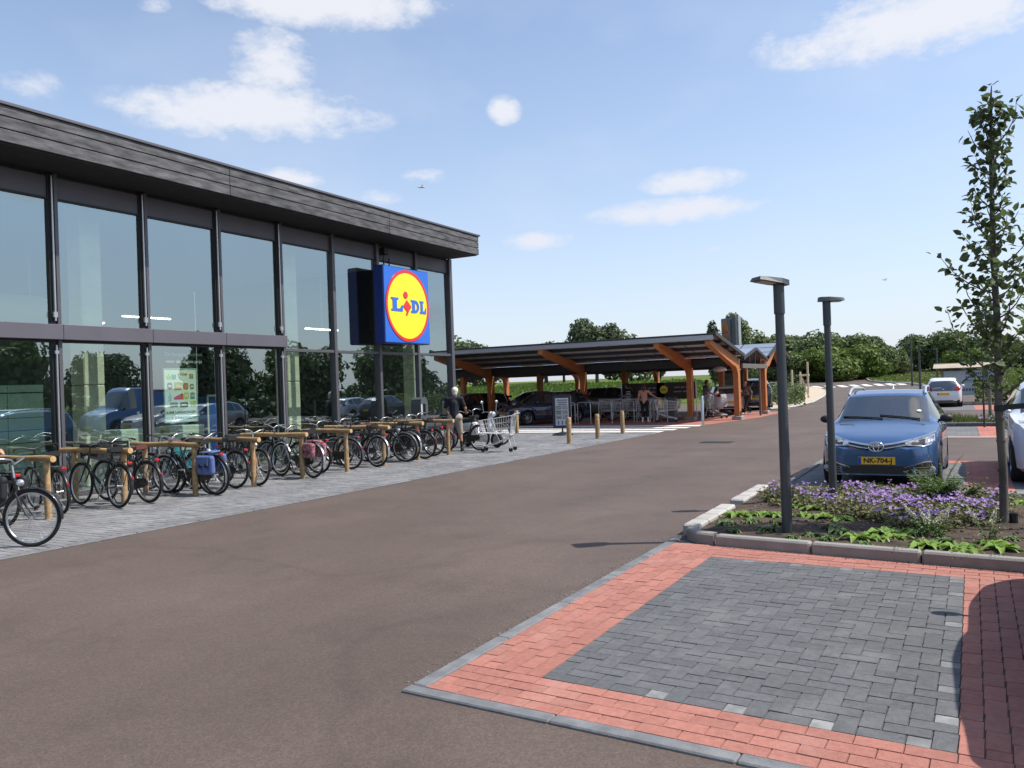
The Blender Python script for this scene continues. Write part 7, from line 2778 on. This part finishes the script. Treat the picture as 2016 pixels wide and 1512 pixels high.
# black tree tie, plastic pipe, timber stake out of the picture on the right
mb = MB().tube([Vector((-.05, -.03, 1.315)), Vector((.0, -.06, 1.32)), Vector((.3, -.05, 1.34)), Vector((.68, .02, 1.37))], .012, 6)
tie = MB()
tie.add([(-.055, -.055, 1.28), (.72, -.02, 1.34), (.72, -.02, 1.40), (-.055, -.055, 1.34), (-.055, -.047, 1.28), (.72, -.012, 1.34), (.72, -.012, 1.40), (-.055, -.047, 1.34)],
        [(0, 1, 2, 3), (7, 6, 5, 4), (0, 4, 5, 1), (3, 2, 6, 7), (0, 3, 7, 4), (1, 5, 6, 2)])
tie.lathe([(.052, 1.275), (.058, 1.275), (.058, 1.34), (.052, 1.34)], 14)
tie.build('tree_tie', M_PLAST, pt_)
stk = thing('tree_stake', 'timber stake at the right edge holding the black tree tie', 'stake', (tb.x + .76, tb.y + .0, .05))
MB().tube([(0, 0, 0), (0, 0, 1.5)], .04, 10).build('post', M_LOG, stk, smooth=60)
wp_ = G(1996, 1026, .12)
wpp = thing('watering_pipe', 'short black watering pipe beside the pear tree trunk', 'pipe', (wp_.x, wp_.y, .06))
MB().lathe([(.036, 0), (.042, 0), (.042, .13), (.046, .13), (.046, .15), (.036, .15), (.036, .02)], 18).build('pipe', M_PLAST, wpp, smooth=40)
MB().lathe([(.001, .14), (.037, .14)], 18).build('cap', pm('pipe_cap', (.25, .24, .22), .7), wpp)

# two thin young trees with stakes farther back
for i, (px, py_) in enumerate(((1938, 842), (1950, 825))):
    p = G(px, py_ - 2, .1)
    if i == 0:
        t = thing('young_tree', 'thin bare trunk young tree behind the blue car', 'tree', (p.x, p.y, .08))
        MB().tube([(0, 0, 0), (.01, 0, 1.2), (0, .01, 2.6)], [.028, .024, .012], 8).build('trunk', M_BARK, t)
        link('crown', crown_mesh('crown', [((0, 0, 3.0), (.35, .35, .7)), ((.1, 0, 3.6), (.25, .25, .5))], 420, .10, M_LF1, 77, .8), t)
    else:
        t = thing('tree_stake', 'short timber stake with black strap beside the thin young tree', 'stake', (p.x, p.y, .08))
        MB().tube([(0, 0, 0), (0, 0, 1.35)], .055, 10).build('post', pm('grey_stake', (.22, .19, .14), .8, var=.2), t)
        MB().bbox((-.22, 0, 1.32), (.50, .03, .06), .005).build('strap', M_PLAST, t)

# ------------------------------------------------------------------ planting bed flowers
def bed_pt(px, py_, z=.13):
    p = G(px, py_, z)
    return p


M_GER = leafmat('geranium', (0.12, 0.118, 0.040), .2, .5)
M_PUR = pm('petal_purple', (0.50, 0.32, 0.60), .6, island=.35, trans=.3)
M_PUR2 = pm('petal_violet', (0.25, 0.16, 0.54), .6, island=.35, trans=.3)
lf, fl = MB(), MB()
r3 = random.Random(5)
BLOB = [(1560, 972, 60, 18), (1650, 978, 90, 22), (1740, 982, 90, 30), (1790, 1000, 85, 34), (1850, 1005, 55, 34), (1900, 988, 65, 34), (1930, 995, 50, 34), (1700, 990, 80, 26), (1960, 985, 30, 32)]


def flower(p, size, mi):
    n = Vector((r3.gauss(0, .35), r3.gauss(-.35, .35), 1)).normalized()
    a = n.orthogonal().normalized()
    b = n.cross(a)
    for q in range(5):
        t_ = 2 * PI * q / 5
        d = a * math.cos(t_) + b * math.sin(t_)
        s_ = a * -math.sin(t_) + b * math.cos(t_)
        fl.add([p, p + d * size * .6 + s_ * size * .36 + n * size * .25, p + d * size * 1.0 + n * size * .22, p + d * size * .6 - s_ * size * .36 + n * size * .25], [(0, 1, 2, 3)], mi)


cnt = 0
for (cx, cy, rx, ry) in BLOB:
    for _ in range(rx * ry // 4):
        t_, r_ = r3.uniform(0, 2 * PI), math.sqrt(r3.random())
        px, py_ = cx + rx * r_ * math.cos(t_), cy + ry * r_ * math.sin(t_)
        p = bed_pt(px, py_, .15)
        if p.y > 12.62 or p.x < -2.6 or p.y < bed_front(p.x) + .3:
            continue
        z = soil_z(p.x, p.y)
        hh = .10 + .06 * mnoise.noise((p.x * 2.5, p.y * 2.5, 4))
        for _2 in range(4):
            q = Vector((p.x + r3.gauss(0, .05), p.y + r3.gauss(0, .05), z + hh * r3.uniform(.2, .95)))
            leaf_quad(lf, q, Vector((r3.gauss(0, .5), r3.gauss(-.3, .5), 1)), r3.uniform(.035, .06), .9)
        if r3.random() < .23 + .75 * mnoise.noise((p.x * 2.6, p.y * 2.6, 9)):
            q = Vector((p.x, p.y, z + hh + r3.uniform(.0, .07)))
            flower(q, r3.uniform(.016, .026), 0 if r3.random() < .72 else 1)
            lf.tube([(q.x, q.y, z + .02), q], .0018, 3, caps=False)
        cnt += 1
gc = thing('flower_patch', 'patch of purple flowering geraniums covering the middle of the planting bed', 'flowers', (-1, 11, .1))
gc['kind'] = 'stuff'
o = lf.build('foliage', M_GER, gc)
o.matrix_parent_inverse = Matrix.Translation(gc.location).inverted()
o['kind'] = 'stuff'
o = fl.build('blossoms', [M_PUR, M_PUR2], gc)
o.matrix_parent_inverse = Matrix.Translation(gc.location).inverted()
o['kind'] = 'stuff'


def hosta_mesh(seed, n, L, wid, mat, lift=.6):
    r4_ = random.Random(seed)
    mb = MB()
    for k in range(n):
        a = 2 * PI * k / n * 1.618 + r4_.uniform(-.3, .3)
        ll = L * r4_.uniform(.65, 1.15)
        w = wid * r4_.uniform(.8, 1.2)
        d = Vector((math.cos(a), math.sin(a), 0))
        s_ = Vector((-math.sin(a), math.cos(a), 0))
        up = lift * r4_.uniform(.5, 1.3)
        vs = []
        N = 5
        for i in range(N + 1):
            t_ = i / N
            ww = w * math.sin(PI * (.08 + .92 * t_) ** .85) * .5 if i < N else .002
            c_ = d * (ll * t_) + Vector((0, 0, ll * (up * t_ - .95 * up * t_ * t_ - .10 * t_ * t_) + .01))
            wav = .010 * math.sin(i * 2.3 + k)
            vs += [c_ + s_ * ww + Vector((0, 0, ww * .45 + wav)), c_, c_ - s_ * ww + Vector((0, 0, ww * .45 - wav))]
        fs = []
        for i in range(N):
            b_ = i * 3
            fs += [(b_, b_ + 1, b_ + 4, b_ + 3), (b_ + 1, b_ + 2, b_ + 5, b_ + 4)]
        mb.add(vs, fs)
    return mb.mesh('foliage', mat, 180)


M_HOS = pm('leaf_hosta', (0.20, 0.32, 0.055), .45, var=.2, scale=12, island=.3, trans=.25)
M_HOSD = pm('leaf_hosta_dark', (0.115, 0.19, 0.05), .5, var=.2, scale=12, island=.3, trans=.2)
HM = [hosta_mesh(1, 11, .19, .085, M_HOS), hosta_mesh(2, 9, .17, .08, M_HOS, .8), hosta_mesh(3, 14, .15, .055, M_HOSD), hosta_mesh(4, 18, .12, .04, M_HOSD, .9)]
HP_ = [(1430, 1030, 2), (1455, 1012, 0), (1500, 1008, 0), (1535, 1010, 0), (1445, 1045, 3), (1510, 1040, 2), (1530, 1030, 2), (1565, 994, 0), (1580, 1010, 1), (1605, 1002, 1), (1620, 1016, 1), (1660, 1020, 0), (1598, 1050, 2), (1630, 1058, 3),
       (1655, 1045, 2), (1690, 1058, 1), (1645, 1040, 2), (1740, 1045, 0), (1765, 1055, 0), (1785, 1040, 0), (1735, 1060, 1), (1800, 1050, 2), (1822, 1068, 0), (1860, 1062, 2), (1888, 1075, 0), (1905, 1085, 1), (1955, 1070, 0), (1970, 1078, 1), (1770, 1080, 3), (1700, 1070, 3),
       (1960, 1095, 3), (1895, 1090, 2), (1560, 958, 1), (1600, 958, 2), (1620, 960, 2), (1660, 962, 2), (1700, 962, 3), (1740, 962, 2), (1770, 960, 2), (1960, 968, 1), (1990, 972, 2), (2005, 990, 0), (1990, 1060, 3), (1520, 985, 1), (1480, 1025, 3), (1560, 1055, 3), (1835, 1045, 2)]
ORDW = 'first second third fourth fifth sixth seventh eighth ninth tenth eleventh twelfth thirteenth fourteenth fifteenth sixteenth seventeenth eighteenth'.split()
for i, (px, py_, k) in enumerate(HP_):
    p = bed_pt(px, py_, .12)
    if p.y > 12.7:
        p.y = 12.62
    kind = ('bright broad leaved', 'pale upright broad leaved', 'dark green tufted', 'small dark creeping')[k]
    same = sorted(h[0] + h[1] * .001 for h in HP_ if h[2] == k)
    nth = ORDW[same.index(px + py_ * .001)]
    t = thing('bedding_plant', kind + ' bedding plant, %s from the left of its kind in the bed' % nth, 'plant', (p.x, p.y, soil_z(p.x, p.y) - .01), r3.uniform(0, 6), kind + ' bedding plants')
    s_ = r3.uniform(.8, 1.25)
    link('foliage', HM[k], t, scale=s_)
    MB().tube([(0, 0, -.02), (0, 0, .03)], [.012, .006], 6).build('crown_base', M_SOIL, t)

# taller leafy plant with curling tips, behind the flowers
def tall_plant(px, py_, h, n, spread, label, mat, lsize, seed, plume=None):
    r5 = random.Random(seed)
    p = bed_pt(px, py_, .12)
    t = thing('leafy_plant', label, 'plant', (p.x, p.y, soil_z(p.x, p.y) - .01))
    st_, lv_ = MB(), MB()
    pl_ = MB()
    for k in range(n):
        a = r5.uniform(0, 2 * PI)
        L = h * r5.uniform(.6, 1.1)
        r0 = r5.uniform(0, spread * .3)
        pts = [Vector((math.cos(a) * r0, math.sin(a) * r0, 0))]
        d = Vector((math.cos(a) * .3, math.sin(a) * .3, 1)).normalized()
        for q in range(6):
            d = (d + Vector((math.cos(a) * .10 * spread / .3, math.sin(a) * .10 * spread / .3, -.04))).normalized()
            pts.append(pts[-1] + d * L / 6)
        st_.tube(pts, [.004, .0035, .003, .003, .0025, .002, .0012], 4)
        for q in range(int(lsize[1])):
            tt = r5.uniform(.15, .98)
            i = min(5, int(tt * 6))
            c_ = pts[i].lerp(pts[i + 1], tt * 6 - i)
            an = r5.uniform(0, 2 * PI)
            dd = Vector((math.cos(an), math.sin(an), r5.uniform(-.2, .7))).normalized()
            s_ = dd.cross(Vector((0, 0, 1))).normalized()
            l_ = lsize[0] * r5.uniform(.6, 1.2) * (1.1 - .5 * tt)
            lv_.add([c_, c_ + dd * l_ * .45 + s_ * l_ * .2 + Vector((0, 0, .06 * l_)), c_ + dd * l_ - Vector((0, 0, .2 * l_)), c_ + dd * l_ * .45 - s_ * l_ * .2 + Vector((0, 0, .06 * l_))], [(0, 1, 2), (0, 2, 3)])
        if plume and k < plume[0]:
            tipd = (pts[-1] - pts[-2]).normalized()
            for q in range(150):
                tt = r5.random()
                c_ = pts[-1] + tipd * plume[1] * (tt - .15)
                rr = .020 * (1 - tt) ** .7 + .003
                o_ = Vector((r5.gauss(0, 1), r5.gauss(0, 1), r5.gauss(0, .6))).normalized()
                leaf_quad(pl_, c_ + o_ * rr * 1.3, o_, .015, .8)
    st_.build('stem', M_HOSD, t)
    lv_.build('foliage', mat, t)
    if plume:
        pl_.build('plume', pm('plume_white', (.66, .63, .50), .8, island=.2), t)['kind'] = 'stuff'
    return t


M_TALL = leafmat('tall_plant', (0.15, 0.225, 0.075), .25, .4)
tall_plant(1845, 985, .50, 44, .30, 'tall bushy leafy plant rising above the purple flowers', M_TALL, (.10, 26), 1)
tall_plant(1895, 985, .42, 26, .30, 'leafy plant with curling tips right of the tall bushy plant', M_TALL, (.075, 18), 2)
for i_, (px_, py_, hh_) in enumerate(((1600, 992, .20), (1690, 1000, .22), (1745, 1012, .20), (1790, 992, .24), (1880, 1015, .22), (1925, 1010, .22), (1640, 970, .20), (1720, 968, .22), (1560, 985, .16))):
    tall_plant(px_, py_, hh_, 12, .22, 'low leafy green plant among the purple flowers, %s from the left' % ['second', 'fourth', 'sixth', 'seventh', 'eighth', 'ninth', 'third', 'fifth', 'first'][i_], M_TALL if i_ % 2 else M_HOSD, (.06, 12), 40 + i_)
tall_plant(1850, 960, .62, 7, .16, 'thin plant with tall pale flower stalks behind the bushy plant', M_LF3, (.05, 12), 3)
tall_plant(1825, 1050, .26, 9, .16, 'astilbe with two white plumes at the front of the bed', M_HOSD, (.07, 11), 4, (3, .15))
tall_plant(1845, 1055, .24, 8, .12, 'small astilbe with pale plume beside the two plumed one', M_HOSD, (.07, 11), 5, (2, .14))
tall_plant(1945, 1062, .28, 8, .16, 'astilbe with white plume near the pear tree', M_HOSD, (.07, 11), 6, (2, .20))
# grasses and flowers of the second bed
mb, mf = MB(), MB()
for _ in range(2600):
    x, y = rnd.uniform(-1.9, 7), rnd.uniform(29.9, 32.1)
    h = .12 + .45 * max(0, mnoise.noise((x * 1.1, y * .8, 7))) + rnd.uniform(0, .12)
    mb.add([(x - .012, y, .1), (x + .012, y, .1), (x + rnd.gauss(0, .07), y + rnd.gauss(0, .07), .1 + h)], [(0, 1, 2)])
    if .5 < x < 3 and rnd.random() < .35:
        q = Vector((x, y, .18 + rnd.uniform(0, .08)))
        leaf_quad(mf, q, Vector((0, -.4, 1)), .07, 1)
t = thing('grass_patch', 'grasses and mauve flowers of the second planting bed', 'plants', (0, 31, .1))
t['kind'] = 'stuff'
o = mb.build('grass_blades', M_LF3, t)
o.matrix_parent_inverse = Matrix.Translation(t.location).inverted()
o['kind'] = 'stuff'
o = mf.build('blossoms', M_PUR, t)
o.matrix_parent_inverse = Matrix.Translation(t.location).inverted()
o['kind'] = 'stuff'
# clods and stones on the soil, pale shards by the right edge
mb = MB()
for _ in range(500):
    x, y = rnd.uniform(-2.4, 1.6), rnd.uniform(8.9, 12.4)
    if y < bed_front(x) + .15:
        continue
    s_ = rnd.uniform(.006, .022)
    mb.ell((x, y, soil_z(x, y) + s_ * .2), (s_, s_ * rnd.uniform(.6, 1), s_ * .7), 6, 4)
o = mb.build('soil_clods', pm('clod', (.12, .085, .06), .95, island=.45))
tag(o, 'small clods and stones scattered over the planting bed soil', 'clods', kind='stuff')

mb = MB()
for _ in range(700):
    x, y = rnd.uniform(-2.5, 1.6), rnd.uniform(8.8, 12.5)
    if y < bed_front(x) + .14:
        continue
    leaf_quad(mb, Vector((x, y, soil_z(x, y) + .022)), Vector((rnd.gauss(0, .35), rnd.gauss(0, .35), 1)), rnd.uniform(.015, .045), .45)
o = mb.build('leaf_litter', pm('dry_leaf', (.26, .19, .115), .9, island=.5))
tag(o, 'dry leaves and bark chips lying on the planting bed soil', 'litter', kind='stuff')
# grit and dry crumbs gathered along the kerbs and edging
mb = MB()
for _ in range(900):
    t_ = rnd.random()
    if t_ < .4:
        x = rnd.uniform(-2.3, 1.4)
        p = Vector((x, bed_front(x) - abs(rnd.gauss(0, .035)), .014))
    elif t_ < .75:
        yv = rnd.uniform(3.9, 9.0)
        p = Vector((-2.97 + .012 * (yv - 4.4) - abs(rnd.gauss(0, .05)), yv, .002))
    else:
        yv = rnd.uniform(2, 24)
        p = Vector((pave_edge(yv) + .02 + abs(rnd.gauss(0, .08)), yv, .002))
    s_ = rnd.uniform(.003, .009)
    mb.ell(p, (s_, s_ * rnd.uniform(.6, 1.4), s_ * .6), 5, 3)
o = mb.build('grit', pm('grit', (.20, .18, .155), .95, island=.4))
tag(o, 'fine grit gathered along the kerbs and edging stones', 'grit', kind='stuff')
